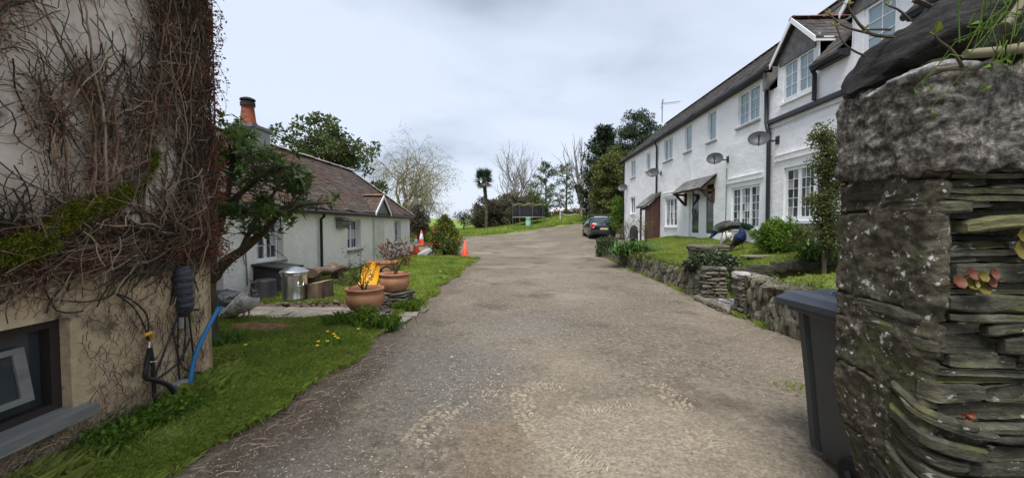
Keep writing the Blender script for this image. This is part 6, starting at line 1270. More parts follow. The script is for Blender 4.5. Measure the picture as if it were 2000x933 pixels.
def lawn_flowers():
    C = [(405, 690), (622, 690), (620, 697), (652, 676), (655, 680), (640, 672), (660, 683), (725, 640), (640, 690), (860, 540), (905, 525), (700, 660), (480, 700)]
    for i, (px, py) in enumerate(C):
        p = ground_px(px, py); x, y = p.x, p.y; z = float(leftlawn_z(np.array([x]), np.array([y]))[0]) + .055
        if i == 0:
            b = Buf(); b.lathe([(0, .014), (.014, .012), (.022, .002), (.012, -.008), (0, -.01)], 12); r0 = thing('dandelion', 'yellow dandelion flower in the lawn grass', 'flower', (0, 0, 0), 'dandelions in the lawn'); obj('flower_head', b, K['petal'], r0); obj('stalk', Buf().tube([(0, 0, -.06), (0, 0, -.005)], .002, 4), K['strap'], r0); r0.location = (x, y, z); ORG[r0.name] = (x, y, z)
        else: dup(r0, (x, y, z), rng.random() * 6)
    def weeds(px, py, n, s, lab, m='bright'):
        p = ground_px(px, py); z = float(leftlawn_z(np.array([p.x]), np.array([p.y]))[0]); b = Buf(); a = rng.uniform(0, 6.28, n); e = rng.uniform(.2, 1.0, n); D = np.stack([np.cos(a) * np.cos(e), np.sin(a) * np.cos(e), np.sin(e)], 1); b.leaves(np.array([p.x, p.y, z]) + rng.normal(0, s * .45, (n, 3)) * [1, 1, .05], D, np.tile([0, 0, 1.], (n, 1)), rng.uniform(.35, .8, n) * s, s * .13, bend=-.05); obj('weed_clump', b, K[m], label=lab, cat='plant', org=(p.x, p.y, z))
    weeds(650, 686, 60, .14, 'leafy dandelion rosette near the lane edge of the lawn'); weeds(880, 520, 90, .22, 'pale leafy clump on the far lawn', 'strap'); weeds(860, 548, 50, .2, 'low leafy rosette farther down the lawn edge'); weeds(930, 508, 40, .3, 'spiky tuft at the far corner of the lawn', 'strap')
    for i, (px, py, n, s) in enumerate(((255, 870, 260, .16), (320, 845, 200, .15), (205, 905, 240, .15), (360, 830, 120, .14))):
        p = ground_px(px, py); z = float(leftlawn_z(np.array([p.x]), np.array([p.y]))[0]); b = Buf(); clump_leaves(b, in_ellipsoid(n // 3, (p.x, p.y, z + .05), (.15, .15, .06)), 6, .05, .032, .75, up=.6); obj('weed_clump', b, K['bright'], label=('broad leaved green weeds under the window sill', 'green weeds at the foot of the black hose', 'bright weeds at the bottom left foot of the wall', 'weeds at the foot of the blue pipe')[i], cat='plant', kind='stuff', org=(p.x, p.y, z))
lawn_flowers()

# ------------------------------------------------------------------ birds
def bird(name, lab, path, rad, mat_ix, mats, legs, head, org, extra=None, sub=5):
    P = smooth_path(path, sub); rr = np.array(rad, float); t = np.linspace(0, len(rr) - 1, len(P)); ra = np.interp(t, range(len(rr)), rr[:, 0]); rb = np.interp(t, range(len(rr)), rr[:, 1]); mi = np.round(np.interp(t, range(len(mat_ix)), mat_ix)).astype(int)
    T = thing(name, lab, 'peafowl', org); b = Buf().tube(P, np.stack([ra, rb], 1), 16, cap=True); b.M[0] = np.repeat(mi[:-1], 16); b.M[1][:] = mi[0]; b.M[2][:] = mi[-1]
    obj('body', b, mats, T, smooth=True)
    for (a, c, f) in legs: l = Buf().tube([tuple(a), tuple(c), tuple(f)], [.016, .010, .009], 6); [l.tube([tuple(f), tuple(Vector(f) + Vector(d))], [.008, .004], 4) for d in ((.0, -.06, -.005), (.045, -.04, -.005), (-.045, -.04, -.005), (0, .04, -.005))]; obj('leg', l, K['pleg'], T, smooth=True)
    h, d = Vector(head[0]), Vector(head[1]).normalized(); obj('beak', Buf().tube([tuple(h + d * .02), tuple(h + d * .06)], [.010, .001], 6), K['pleg'], T)
    for s in (-1, 1): e = h + d.cross(Vector((0, 0, 1))).normalized() * s * .026 + d * .012 + Vector((0, 0, .006)); obj('eye', Buf().blob(e, (.006,) * 3, 1, 0), K['black'], T)
    c = Buf()
    for k in range(5): q = h + Vector((0, 0, .025)) - d * .01; e = q + Vector((rng.normal(0, .015), rng.normal(0, .015), .055)) - d * (.01 * k); c.tube([tuple(q), tuple(e)], .0025, 3); c.blob(e, (.007, .007, .009), 1, 0)
    obj('crest', c, mats[-1], T)
    if extra: extra(T)
    return T
def feathers(T, name, P, width, n, L, W, m, droop=0, up=(0, 0, 1)):
    P = smooth_path(P, 6); i = rng.integers(0, len(P) - 1, n); d = -np.gradient(P, axis=0)[i]; d /= np.linalg.norm(d, axis=1, keepdims=True); w = np.interp(i, range(len(P)), np.interp(np.linspace(0, 1, len(P)), np.linspace(0, 1, len(width)), width)); s = np.cross(d, [0, 0, 1.]); s /= np.linalg.norm(s, axis=1, keepdims=True) + 1e-9; q = rng.uniform(-1, 1, n)
    C = P[i] + s * (q * w)[:, None] + np.array([0, 0, 1.]) * (w * .75 * np.sqrt(np.clip(1 - q * q, 0, 1)))[:, None] * .95; nn = s * q[:, None] + np.array([0, 0, 1.]) * np.sqrt(np.clip(1 - q * q, 0, 1))[:, None]
    b = Buf().leaves(C, d + rng.normal(0, .06, d.shape), nn, L * rng.uniform(.7, 1.2, n), W, bend=.03); obj(name, b, m, T)
def birds():
    A = lambda px, py, Y: tuple(at(px, py, Y))
    # pale peahen in front of the cottage
    Y = 5.9; pth = [A(421, 632, Y + .1), A(441, 617, Y + .06), A(460, 602, Y), A(478, 590, Y), A(491, 585, Y), A(496, 572, Y), A(494, 561, Y), A(495, 553, Y - .01), A(500, 552, Y - .02)]; z0 = gz(-4.1, Y) + .07
    def ex(T): feathers(T, 'wing_feathers', pth[:5], [.07, .10, .13, .135, .10], 420, .13, .035, K['pgrey']); feathers(T, 'tail_feathers', pth[:3], [.05, .08, .10], 110, .26, .04, K['pgrey'])
    bird('peahen', 'pale grey mottled peahen standing on the lawn by the bin bags', pth, [(.03, .015), (.08, .05), (.125, .11), (.14, .15), (.105, .12), (.055, .06), (.036, .038), (.034, .032), (.014, .014)], [0, 0, 0, 0, 1, 2, 2, 2, 2], [K['pgrey'], K['pbelly'], K['pneck']],
         [(A(476, 605, Y), A(477, 618, Y - .03), (at(476, 630, Y - .02).x, Y - .02, z0)), (A(486, 603, Y + .05), A(487, 617, Y), (at(487, 628, Y).x, Y, z0))], (A(494, 557, Y), (1, -.3, 0)), A(480, 632, Y), ex)
    # peacock feeding
    Y = 11.4; G = lambda px, Yq: (at(px, 438, Yq).x, Yq, float(rl_z(at(px, 438, Yq).x, Yq)) + .01)
    pth = [A(1480, 451, Y - .05), A(1464, 447, Y), A(1448, 443, Y), A(1432, 440, Y), A(1417, 441, Y), A(1404, 446, Y), A(1397, 452, Y), A(1394, 457, Y), A(1390, 461, Y), A(1386, 464, Y)]
    def ex(T): feathers(T, 'train_feathers', pth[:4], [.04, .09, .12, .13], 600, .30, .04, K['pgreen']); feathers(T, 'wing_feathers', pth[3:6], [.135, .15, .13], 420, .16, .05, K['pback'])
    bird('peacock', 'peacock with long green train bending its blue neck to feed', pth, [(.02, .012), (.07, .045), (.105, .075), (.13, .115), (.145, .145), (.125, .14), (.08, .09), (.05, .055), (.038, .038), (.02, .02)], [2, 2, 2, 3, 3, 3, 0, 0, 0, 0], [K['pblue'], K['pback'], K['pgreen'], K['pdark']],
         [(A(1412, 452, Y), A(1410, 463, Y), G(1411, Y)), (A(1417, 452, Y + .08), A(1419, 463, Y + .08), G(1418, Y + .08))], (A(1388, 463, Y), (-.6, 0, -.6)), G(1413, Y), ex)
    # second peacock, seen from the front
    Y = 10.2; pth = [A(1427, 486, Y + .12), A(1434, 477, Y + .10), A(1441, 469, Y + .05), A(1446, 463, Y), A(1449, 456, Y - .03), A(1449, 450, Y - .03), A(1448, 446, Y - .02), A(1446, 445, Y - .05)]
    def ex(T): feathers(T, 'train_feathers', pth[:3], [.06, .10, .13], 320, .18, .035, K['pdark']); feathers(T, 'wing_feathers', pth[2:4], [.13, .15], 120, .11, .04, K['pdark'])
    bird('peacock', 'dark blue breasted peacock standing upright on the lawn', pth, [(.03, .02), (.08, .07), (.13, .125), (.145, .145), (.105, .10), (.06, .06), (.042, .042), (.02, .02)], [1, 1, 1, 0, 0, 0, 0, 0], [K['pblue'], K['pdark'], K['pblue']],
         [(A(1444, 475, Y), A(1444, 481, Y), G(1444, Y)), (A(1450, 475, Y), A(1450, 481, Y), G(1450, Y))], (A(1446, 446, Y - .04), (-.3, -1, 0)), G(1447, Y), ex)
    Y = 12.1; pth = [A(1409, 474, Y), A(1413, 467, Y), A(1419, 462, Y), A(1424, 458, Y), A(1425, 451, Y), A(1424, 446, Y), A(1423, 444, Y - .03)]
    def ex(T): feathers(T, 'wing_feathers', pth[:3], [.05, .10, .12], 160, .12, .04, K['pgrey'])
    bird('peahen', 'pale peahen half hidden behind the feeding peacock', pth, [(.03, .02), (.09, .09), (.13, .14), (.10, .10), (.05, .05), (.036, .036), (.015, .015)], [0, 0, 1, 1, 2, 2, 2], [K['pgrey'], K['pbelly'], K['pneck']], [(A(1418, 468, Y), A(1418, 472, Y), G(1418, Y)), (A(1422, 468, Y), A(1422, 472, Y), G(1422, Y))], (A(1424, 445, Y), (1, -.2, 0)), G(1419, Y), ex)
birds()

# ------------------------------------------------------------------ yard: cones, car, trampoline
def cones():
    def cone(p, h, lab, white=True):
        t = thing('traffic_cone', lab, 'traffic cone', p, 'traffic cones at the end of the lawn'); s = h / .75; x, y, z = p
        obj('base', Buf().lohi((x - .19 * s, y - .19 * s, z), (x + .19 * s, y + .19 * s, z + .04 * s)), K['rubber' if white else 'orange'], t); f = lambda q: (.15 - .125 * q) * s
        if white:
            obj('body', Buf().lathe([(f(0), .04 * s), (f(.42), .04 * s + .42 * .7 * s)], 20, (x, y, z)), K['orange'], t, smooth=True); obj('sleeve', Buf().lathe([(f(.42), .04 * s + .42 * .7 * s), (f(.40), .05 * s + .42 * .7 * s), (f(.80), .04 * s + .8 * .7 * s)], 20, (x, y, z)), K['conewhite'], t, smooth=True); obj('tip', Buf().lathe([(f(.8), .04 * s + .8 * .7 * s), (f(1), .74 * s), (0, .74 * s)], 16, (x, y, z)), K['orange'], t, smooth=True)
        else: obj('body', Buf().lathe([(f(0), .04 * s), (f(1), .74 * s), (0, .74 * s)], 20, (x, y, z)), K['orange'], t, smooth=True)
    cone(tuple(gp(812, 20.3)), .98, 'red and white traffic cone standing at the cottage corner'); cone(tuple(gp(823, 25.5)), 1.02, 'red and white traffic cone farther back behind the cottage corner'); cone(tuple(gp(908, 19.0)), .78, 'plain faded orange traffic cone to the right of the evergreen shrub', False); cone(tuple(gp(846, 26.5)), 1.2, 'orange cone mostly hidden behind the evergreen shrub', False)
    p = gp(832, 18.9); o = obj('pale_sack', Buf().blob((0, 0, .16), (.40, .17, .18), 3, .25, 2.), K['ovalgrey'], label='pale grey slumped sack lying beside the evergreen shrub', cat='sack', org=(0, 0, 0), smooth=True); o.location = p; o.rotation_euler = (0, R(-24), .3)
    p = gp(800, 20.6); q = gp(822, 20.8); obj('timber_plank', Buf().beam((p.x, p.y, p.z + .09), (q.x, q.y, q.z + .09), .1, .07), K['blackplastic'], label='dark plank lying on the ground by the cottage corner', cat='plank', org=tuple(p))
cones()
def car():
    c = at(1179, 470, 26.6); x0, y0 = c.x + .02, 26.6; z0 = gz(x0, y0 + 1); t = thing('parked_car', 'dark estate car with roof rails parked facing away by the white house', 'car', (x0, y0 + 2.1, z0)); T = lambda p: (x0 + p[0], y0 + p[1], z0 + p[2])
    S = [(0.0, .30, .62, .80, .80, .70), (.10, .26, .90, .86, .86, .74), (.16, .24, .98, .87, 1.00, .74), (.45, .22, 1.0, .88, 1.42, .66), (.70, .22, 1.0, .88, 1.47, .64), (1.6, .22, .98, .885, 1.50, .63), (2.4, .22, .96, .885, 1.46, .61), (3.1, .22, .94, .88, .99, .70), (3.9, .24, .86, .85, .89, .66), (4.2, .30, .70, .78, .72, .6)]
    rows = []
    for (y, zb, zw, w, zr, wr) in S:
        h = [(-w * .93, zb), (-w, zb + .14), (-w, zw * .75), (-w * .97, zw), (-(wr + .03), max(zw, zr - .10)), (-wr * .86, zr), (0, zr + .02), (wr * .86, zr), (wr + .03, max(zw, zr - .10)), (w * .97, zw), (w, zw * .75), (w, zb + .14), (w * .93, zb)]
        rows.append([T((a, y, q)) for a, q in h])
    P = np.array(rows); b = Buf().grid(P, closed=True); b.M[0] = b.M[0].copy(); g = b.M[0].reshape(len(S) - 1, 13); g[3:6, 5:7] = 1; g[3:6, 4] = 0  # roof faces take the painted sky reflection colour
    for ring in (P[0], P[-1]): b.add(np.vstack([ring, ring.mean(0)]), [[i, (i + 1) % 13, 13] for i in range(13)])
    obj('body', b, [K['carpaint'], K['carroof']], t, smooth=True)
    def inset(pts, off, m, name): q = Buf(); V = [T(p) for p in pts]; q.add(np.array(V) + np.array(off), [list(range(len(V)))]); return obj(name, q, K[m], t)
    inset([(-.70, .19, 1.02), (.70, .19, 1.02), (.56, .45, 1.38), (-.56, .45, 1.38)], (0, -.03, .015), 'carglass', 'rear_window')
    for s in (-1, 1):
        q = Buf(); q.lohi(T((s * .60, .02, .72)), T((s * .86, .14, .98))); obj('tail_light', q, K['tail'], t, bevel=.02)
        inset([(s * .90, .75, 1.02), (s * .90, 2.5, .99), (s * .67, 2.3, 1.38), (s * .69, .8, 1.40)], (s * .012, 0, .01), 'carglass', 'side_window')
        q = Buf().tube([T((s * .57, .6, 1.47)), T((s * .58, .7, 1.56)), T((s * .58, 2.0, 1.57)), T((s * .57, 2.2, 1.50))], .022, 6); obj('roof_rail', q, K['black'], t)
        q = Buf(); q.box(T((s * .98, 2.55, 1.0)), (.18, .10, .14)); obj('mirror', q, K['carpaint'], t, bevel=.02)
        for y in (.85, 3.35):
            w = Buf(); th = np.linspace(0, 2 * np.pi, 24, endpoint=False); cx = s * .80; rr = [[T((cx + s * dx, y + r_ * math.cos(a), .31 + r_ * math.sin(a))) for a in th] for dx, r_ in ((-.08, .16), (-.10, .28), (-.08, .31), (.08, .31), (.10, .28), (.09, .19))]; w.grid(np.array(rr), closed=True); wo = obj('wheel', w, K['rubber'], t, smooth=True); k = Buf().tube([T((cx + s * .05, y, .31)), T((cx + s * .095, y, .31))], .19, 14); obj('rim', k, K['metalgrey'], wo)
    for y in (.95, 1.75): obj('roof_bar', Buf().tube([T((-.62, y, 1.60)), T((.62, y, 1.60))], .022, 6), K['black'], t)
    obj('number_plate', Buf().lohi(T((-.26, -.02, .60)), T((.26, .012, .71))), K['plate'], t)
    obj('bumper', Buf().lohi(T((-.82, -.05, .34)), T((.82, .06, .56))), K['blackplastic'], t, bevel=.03)
    obj('badge', Buf().lathe([(0, .0), (.05, .0)], 12, T((0, .0, .82))), K['conewhite'], t); 
    obj('sticker', Buf().box(T((.05, .135, .93)), (.10, .02, .10)), K['aqua'], t)
car()
def trampoline():
    c = gp(1033, 45.5); z = c.z; t = thing('trampoline', 'round trampoline with black safety net on the grass bank', 'trampoline', tuple(c)); r = 1.85; zt = z + .85; th = np.linspace(0, 2 * np.pi, 33)
    obj('frame', Buf().tube([(c.x + r * math.cos(a), c.y + r * math.sin(a), zt) for a in th], .045, 6), K['greybox'], t); b = Buf().lathe([(0, 0), (r - .05, 0)], 32, (c.x, c.y, zt)); obj('mat', b, K['net'], t)
    for k in range(8):
        a = k * math.pi / 4 + .2; x, y = c.x + r * math.cos(a), c.y + r * math.sin(a); obj('leg', Buf().tube([(x, y, gz(x, y)), (x, y, zt)], .035, 6), K['metalgrey'], t); obj('pole', Buf().tube([(x * 1.0, y, zt), (x, y, zt + 1.5)], .025, 6), K['metalgrey'], t)
    n = Buf(); rows = [[(c.x + (r - .06) * math.cos(a), c.y + (r - .06) * math.sin(a), q + .08 * math.sin(a * 8 + 1) * (q > zt + 1)) for a in th] for q in (zt + .02, zt + .5, zt + 1.42)]; n.grid(np.array(rows)); obj('net', n, K['meshnet'], t); obj('top_rope', Buf().tube(rows[2], .022, 5), K['ropeyellow'], t)
    p = gp(1032, 42.8); w = thing('water_butt', 'pale aqua green plastic water butt in front of the trampoline', 'water butt', tuple(p)); obj('butt', Buf().lathe([(0, 0), (.24, 0), (.27, .1), (.30, .5), (.27, .95), (.29, .97), (.29, 1.02), (0, 1.04)], 24, tuple(p)), K['aqua'], w, smooth=True)
    p = gp(1094, 46); w = thing('white_post', 'thin white post with a sagging cord on the grass bank', 'post', tuple(p)); obj('post', Buf().tube([tuple(p), tuple(p + Vector((0, 0, 1.0)))], .05, 6), K['conewhite'], w); obj('cord', Buf().tube(smooth_path([tuple(p + Vector((0, 0, .8))), tuple(p + Vector((.9, 0, .6))), tuple(p + Vector((1.9, .2, .75)))]), .02, 4), K['conewhite'], w)
    p = gp(1088, 84); w = thing('far_shed', 'low pale roofed shed beyond the bank', 'shed', tuple(p)); z = at(1088, 414, 84).z
    obj('wall', Buf().lohi((p.x - 3, p.y, p.z - 1), (p.x + 6, p.y + 3, z)), K['greyrender'], w); b = Buf(); b.prism([(p.x - 3.2, p.y - .2, z), (p.x - 3.2, p.y + 3.2, z), (p.x - 3.2, p.y + 1.5, z + 1.0)], (9.4, 0, 0)); obj('roof', b, K['conewhite'], w)
trampoline()

# ------------------------------------------------------------------ background trees
def bare_tree(name, lab, px, Y, top, r, mx, prm, m, lean=(0, 0), buds=None, bn=2, bsize=.12, first=.34):
    b0 = gp(px, Y); H = at(px, top, Y).z - b0.z; t = thing(name, lab, 'tree', tuple(b0)); b = Buf(); tips = []
    branch(b, b0 + Vector((0, 0, -.2)), (lean[0], lean[1], 1), H * first, r, 0, mx, prm, tips); obj('trunk', b, K[m], t)
    if buds: C = np.array([q[0] for q in tips]); l = Buf(); clump_leaves(l, C, bn, bsize * 2.2, bsize, .5, up=-.2); obj('crown', l, K[buds], t)
    return t
def leafy_tree(name, lab, px, py, Y, rx, rz, n, per_, sp, size, m, trunk_r=.2, ry=None, shell=.4, cat='tree', asp=.5, bump=.22, flat_=.7, gap=-.25, bark='bark'):
    b0 = gp(px, Y); c = at(px, py, Y); s = Y / FPX; RX, RZ = rx * s, rz * s; RY = (ry or rx) * s; t = thing(name, lab, cat, tuple(b0)); b = Buf()
    C = in_ellipsoid(n, c, (RX, RY, RZ), shell); q = vnoise(C, 1.6 / max(RX, .3), 3, px * .1); d = C - np.array(tuple(c)); C = np.array(tuple(c)) + d * (1 + bump * q * 1.6)[:, None]; C = C[q > gap]; C = C[C[:, 2] > ground(C[:, 0], C[:, 1])]
    top = np.array(tuple(c)); b.tube([tuple(b0), ((b0.x + c.x) / 2 + .1, b0.y, (b0.z + c.z) / 2), tuple(c)], [trunk_r, trunk_r * .8, trunk_r * .4], 8)
    for k in range(min(70, len(C))): e = C[k]; mid = (top + e) / 2 + rng.normal(0, .1, 3) * RX * .3; st = top - [0, 0, RZ * .5 * rng.random()]; b.tube([st, mid, e], [trunk_r * .3, trunk_r * .16, trunk_r * .05], 4, cap=False)
    obj('trunk', b, K[bark], t); l = Buf(); clump_leaves(l, C, per_, sp, size, asp, flat_=flat_); obj('crown', l, K[m], t); return t
def conifer(name, lab, px, Y, top, base_r, m='conifer', nb=26, droop=-.15, irregular=.35, start=.12, sprays=16, size=.3, bark='bark'):
    b0 = gp(px, Y); H = at(px, top, Y).z - b0.z; t = thing(name, lab, 'tree', tuple(b0)); b = Buf(); b.tube([tuple(b0), (b0.x, b0.y, b0.z + H * .5), (b0.x, b0.y, b0.z + H)], [H * .022, H * .014, .02], 7); C, D = [], []
    for k in range(nb):
        f = start + (1 - start) * (k / nb) ** .95; z = b0.z + H * f; L = base_r * (1 - f) ** .75 * rng.uniform(1 - irregular, 1 + irregular) + .25; a = k * 2.4 + rng.normal(0, .4); d = np.array([math.cos(a), math.sin(a), droop + .35 * f]); p = np.array([b0.x, b0.y, z]); pts = [p + d * L * q + np.array([0, 0, .10 * L * q * q]) for q in (0, .35, .7, 1)]; b.tube(pts, [.06, .045, .03, .015], 4, cap=False)
        for j in range(sprays):
            q = rng.uniform(.2, 1.05); c = p + d * L * q + [0, 0, .10 * L * q * q]; C.append(c + rng.normal(0, .10, 3) * L * .35 * [1, 1, .35]); D.append(d + rng.normal(0, .5, 3))
    obj('trunk', b, K[bark], t); l = Buf(); C = np.repeat(np.array(C), 7, 0); D = np.repeat(np.array(D), 7, 0) + rng.normal(0, .5, (len(C), 3)); Lf = size * rng.uniform(.6, 1.4, len(C)); l.leaves(C + rng.normal(0, size * .5, C.shape), D, rng.normal(0, .5, C.shape) + [0, 0, 1], Lf, Lf * .35); obj('crown', l, K[m], t); return t
def background():
    leafy_tree('magnolia_tree', 'broad leaved evergreen tree rising behind the cottage roof', 642, 322, 25.5, 98, 84, 330, 46, .42, .26, 'evergreen', .28, shell=.55, bump=.30, gap=-.10, flat_=.8)
    W = dict(wob=.15, up=[.2, .22, .12, .0, -.35, -.75], n=[5, 4, 4, 4, 3], ang=.72, ratio=.78, seg=5, taper=.6, lo=.3)
    bare_tree('willow_tree', 'spreading bare willow with drooping yellowish twigs behind the cottage', 795, 34, 258, .36, 5, W, 'palebark', (.14, 0), 'bud', 5, .11, .36)
    B = dict(wob=.10, up=[.2, .25, .25, .2, .1], n=[4, 4, 3, 3, 3], ang=.55, ratio=.68, seg=4, taper=.6, lo=.25)
    bare_tree('birch_tree', 'slim pale bare tree standing below the willow', 832, 38, 318, .12, 4, B, 'greybark', (0, 0), None, first=.42)
    B2 = dict(wob=.09, up=[.2, .3, .3, .25, .2], n=[9, 5, 4, 4, 3], ang=.80, ratio=.70, seg=4, taper=.6, lo=.2, rr=.62)
    bare_tree('bare_tree', 'tall bare rounded tree behind the trampoline', 1014, 60, 278, .32, 4, B2, 'greybark', (0, 0), None, first=.42)
    bare_tree('bare_tree', 'slender bare tree with thick grey trunk left of the dark cypress', 1139, 52, 285, .42, 4, dict(B, n=[5, 3, 3, 2], ang=.42), 'greybark', (-.02, 0), None, first=.46)
    conifer('open_conifer', 'ragged green conifer leaning over the trampoline', 1066, 58, 318, 3.6, 'evergreen', 26, -.10, .5, .10, 14, .34); conifer('open_conifer', 'open layered conifer with flat branches right of the trampoline', 1106, 60, 322, 3.7, 'evergreen', 24, -.05, .4, .12, 12, .34)
    conifer('dark_cypress', 'jagged dark conifer standing left of the tall conifer mass', 1180, 44, 255, 2.9, 'conifer', 54, .25, .45, .04, 26, .42); conifer('dark_cypress', 'smaller dark conifer in front of the jagged one', 1166, 41, 318, 2.0, 'conifer', 40, .15, .4, .04, 22, .36)
    leafy_tree('tall_conifer', 'tall dense dark conifer mass behind the far end of the white house', 1246, 335, 39, 58, 106, 480, 110, .55, .26, 'conifer', .3, shell=.42, bump=.22, gap=-.5, asp=.3)
    leafy_tree('overgrown_hedge', 'tall olive green overgrown hedge beside the far end of the house', 1205, 372, 32, 46, 78, 300, 60, .42, .22, 'hedge', .15, shell=.42, bump=.2, gap=-.35)
    leafy_tree('overgrown_hedge', 'lower bushy hedge behind the parked car', 1178, 410, 35, 26, 42, 150, 50, .36, .2, 'brownhedge', .1, gap=-.4)
    leafy_tree('garden_shrub', 'green shrub against the far corner of the white house', 1212, 422, 26.2, 17, 34, 90, 50, .22, .13, 'bright', .05, gap=-.4, cat='shrub')
    leafy_tree('dark_bush', 'broad brown green bush at the foot of the palm', 960, 420, 50, 44, 30, 190, 60, .55, .26, 'brownhedge', .15, shell=.4, gap=-.45, cat='bush'); leafy_tree('dark_bush', 'large dark bush between palm and trampoline', 1000, 412, 53, 44, 32, 190, 60, .55, .26, 'brownhedge', .15, shell=.4, gap=-.45, cat='bush'); leafy_tree('dark_bush', 'dark bush directly behind the trampoline net', 1044, 414, 54, 34, 24, 120, 60, .55, .26, 'evergreen', .15, shell=.4, gap=-.45, cat='bush')
    leafy_tree('young_green_tree', 'low tree with fresh green leaves behind the trampoline', 1040, 385, 56, 36, 30, 110, 26, .6, .22, 'hedge', .12, shell=.6, gap=-.15); leafy_tree('orchard_tree', 'small crooked tree left of the broad bush', 905, 425, 48, 26, 17, 70, 22, .5, .18, 'brownhedge', .10, shell=.6, gap=-.2); leafy_tree('brown_hedge', 'brown twiggy hedge behind the cottage corner', 815, 428, 27, 20, 28, 130, 46, .3, .13, 'brownhedge', .08, gap=-.4, cat='hedge'); leafy_tree('brown_hedge', 'low reddish hedge along the top of the bank', 1120, 418, 66, 44, 9, 120, 40, .5, .2, 'deadleaf', .05, gap=-.5, cat='hedge')
    leafy_tree('field_hedge', 'low green hedge beside the far path at left', 832, 455, 30, 34, 15, 110, 46, .25, .13, 'hedge', .05, gap=-.5, cat='hedge')
    # palm
    p = gp(950, 46); zt = at(945, 352, 46).z; t = thing('palm_tree', 'single tall palm with shaggy round head on the grass bank', 'palm', tuple(p)); q = at(945, 352, 46); P = smooth_path([tuple(p), ((p.x + q.x) / 2 + .12, p.y, (p.z + zt) / 2), (q.x, q.y, zt)], 10); n = len(P); obj('trunk', Buf().tube(P, np.linspace(.15, .22, n) * (1 + .14 * (np.arange(n) % 2)), 9), K['bark'], t)
    for k in range(60):
        a = rng.uniform(0, 6.28); e = rng.uniform(-1.0, 1.4); d = np.array([math.cos(a) * math.cos(e), math.sin(a) * math.cos(e), math.sin(e)]); c = np.array([q.x, q.y, zt + .1]); L = rng.uniform(.45, .8); hub = c + d * L; b = Buf().tube([c, hub], [.02, .012], 4); s = np.cross(d, [0, 0, 1.]); s /= np.linalg.norm(s) + 1e-9; u = np.cross(s, d); m = 13; f = np.linspace(-1.3, 1.3, m); D = d * np.cos(f)[:, None] + s * np.sin(f)[:, None] - np.array([0, 0, .25]); b.leaves(np.tile(hub, (m, 1)), D, np.tile(u, (m, 1)), rng.uniform(.7, 1.0, m), .09, bend=-.08); obj('frond', b, K['conifer' if e > -.4 else 'brownhedge'], t)
    # evergreen shrub on the lawn end
    b0 = gp(868, 19.2); t = thing('variegated_shrub', 'rounded conical evergreen shrub with yellow green leaves at the lawn end', 'shrub', tuple(b0)); C = []
    while len(C) < 250:
        z = rng.uniform(.12, 1.85); r = .82 * min(1, (1.95 - z) / 1.15) ** .8 * (1 if z > .35 else .75 + z * .7); a = rng.uniform(0, 6.28); q = rng.random() ** .4 * r * rng.uniform(.85, 1.12); C.append((b0.x + q * math.cos(a), b0.y + q * math.sin(a), b0.z + z))
    C = np.array(C); b = Buf(); b.tube([tuple(b0), tuple(b0 + Vector((0, 0, 1.5)))], [.06, .02], 6); [b.tube([(b0.x, b0.y, b0.z + max(.15, (c[2] - b0.z) * .6)), tuple(c)], [.02, .006], 4, cap=False) for c in C[:90]]; obj('stems', b, K['bark'], t); l = Buf(); i = rng.random(len(C)) < .35; clump_leaves(l, C[i], 40, .15, .095, .5, 0); clump_leaves(l, C[~i], 34, .16, .09, .5, 1); obj('leaves', l, [K['evergreen'], K['yellowleaf']], t)
background()

# ------------------------------------------------------------------ planting in front of the white house
def strap_clump(name, lab, c, n, L, spread, m='strap', w=.035):
    b = Buf(); a = rng.uniform(0, 6.28, n); P0 = np.array(tuple(c)) + np.stack([rng.normal(0, spread, n), rng.normal(0, spread, n), np.zeros(n)], 1)
    for k in range(n):
        l = L * rng.uniform(.6, 1.2); e = rng.uniform(.75, 1.4); d = np.array([math.cos(a[k]), math.sin(a[k]), 0]); q = np.linspace(0, 1, 6); arch = rng.uniform(.5, 1.1); P = P0[k] + d * (l * (q * math.cos(e) + arch * .45 * q ** 2.5))[:, None] + np.array([0, 0, 1.]) * (l * (q * math.sin(e) - arch * .62 * q ** 2.5))[:, None]; s = np.array([-d[1], d[0], 0]); ww = w * np.array([.8, 1, 1, .85, .55, .05])[:, None]; b.grid(np.stack([P - s * ww / 2, P + s * ww / 2 + [0, 0, .004]], 1))
    return obj(name, b, K[m], label=lab, cat='plant', org=tuple(c))
def bush(name, lab, c, rad, n, per_, sp, size, m, cat='bush', gap=-.5):
    t = thing(name, lab, cat, (c[0], c[1], c[2] - rad[2])); C = in_ellipsoid(n, c, rad, .4); q = vnoise(C, 1.4 / max(rad), 3, c[0]); C = np.array(c) + (C - np.array(c)) * (1 + .35 * q)[:, None]; C = C[(q > gap)]; b = Buf(); base = np.array([c[0], c[1], c[2] - rad[2] * .95]); [b.tube([base + rng.normal(0, .05, 3) * [1, 1, 0], (base + e) / 2 + rng.normal(0, .04, 3), e], [.012, .008, .004], 4, cap=False) for e in C[:60]]; obj('stems', b, K['bark'], t); l = Buf(); clump_leaves(l, C, per_, sp, size, .5); obj('leaves', l, K[m], t); return t
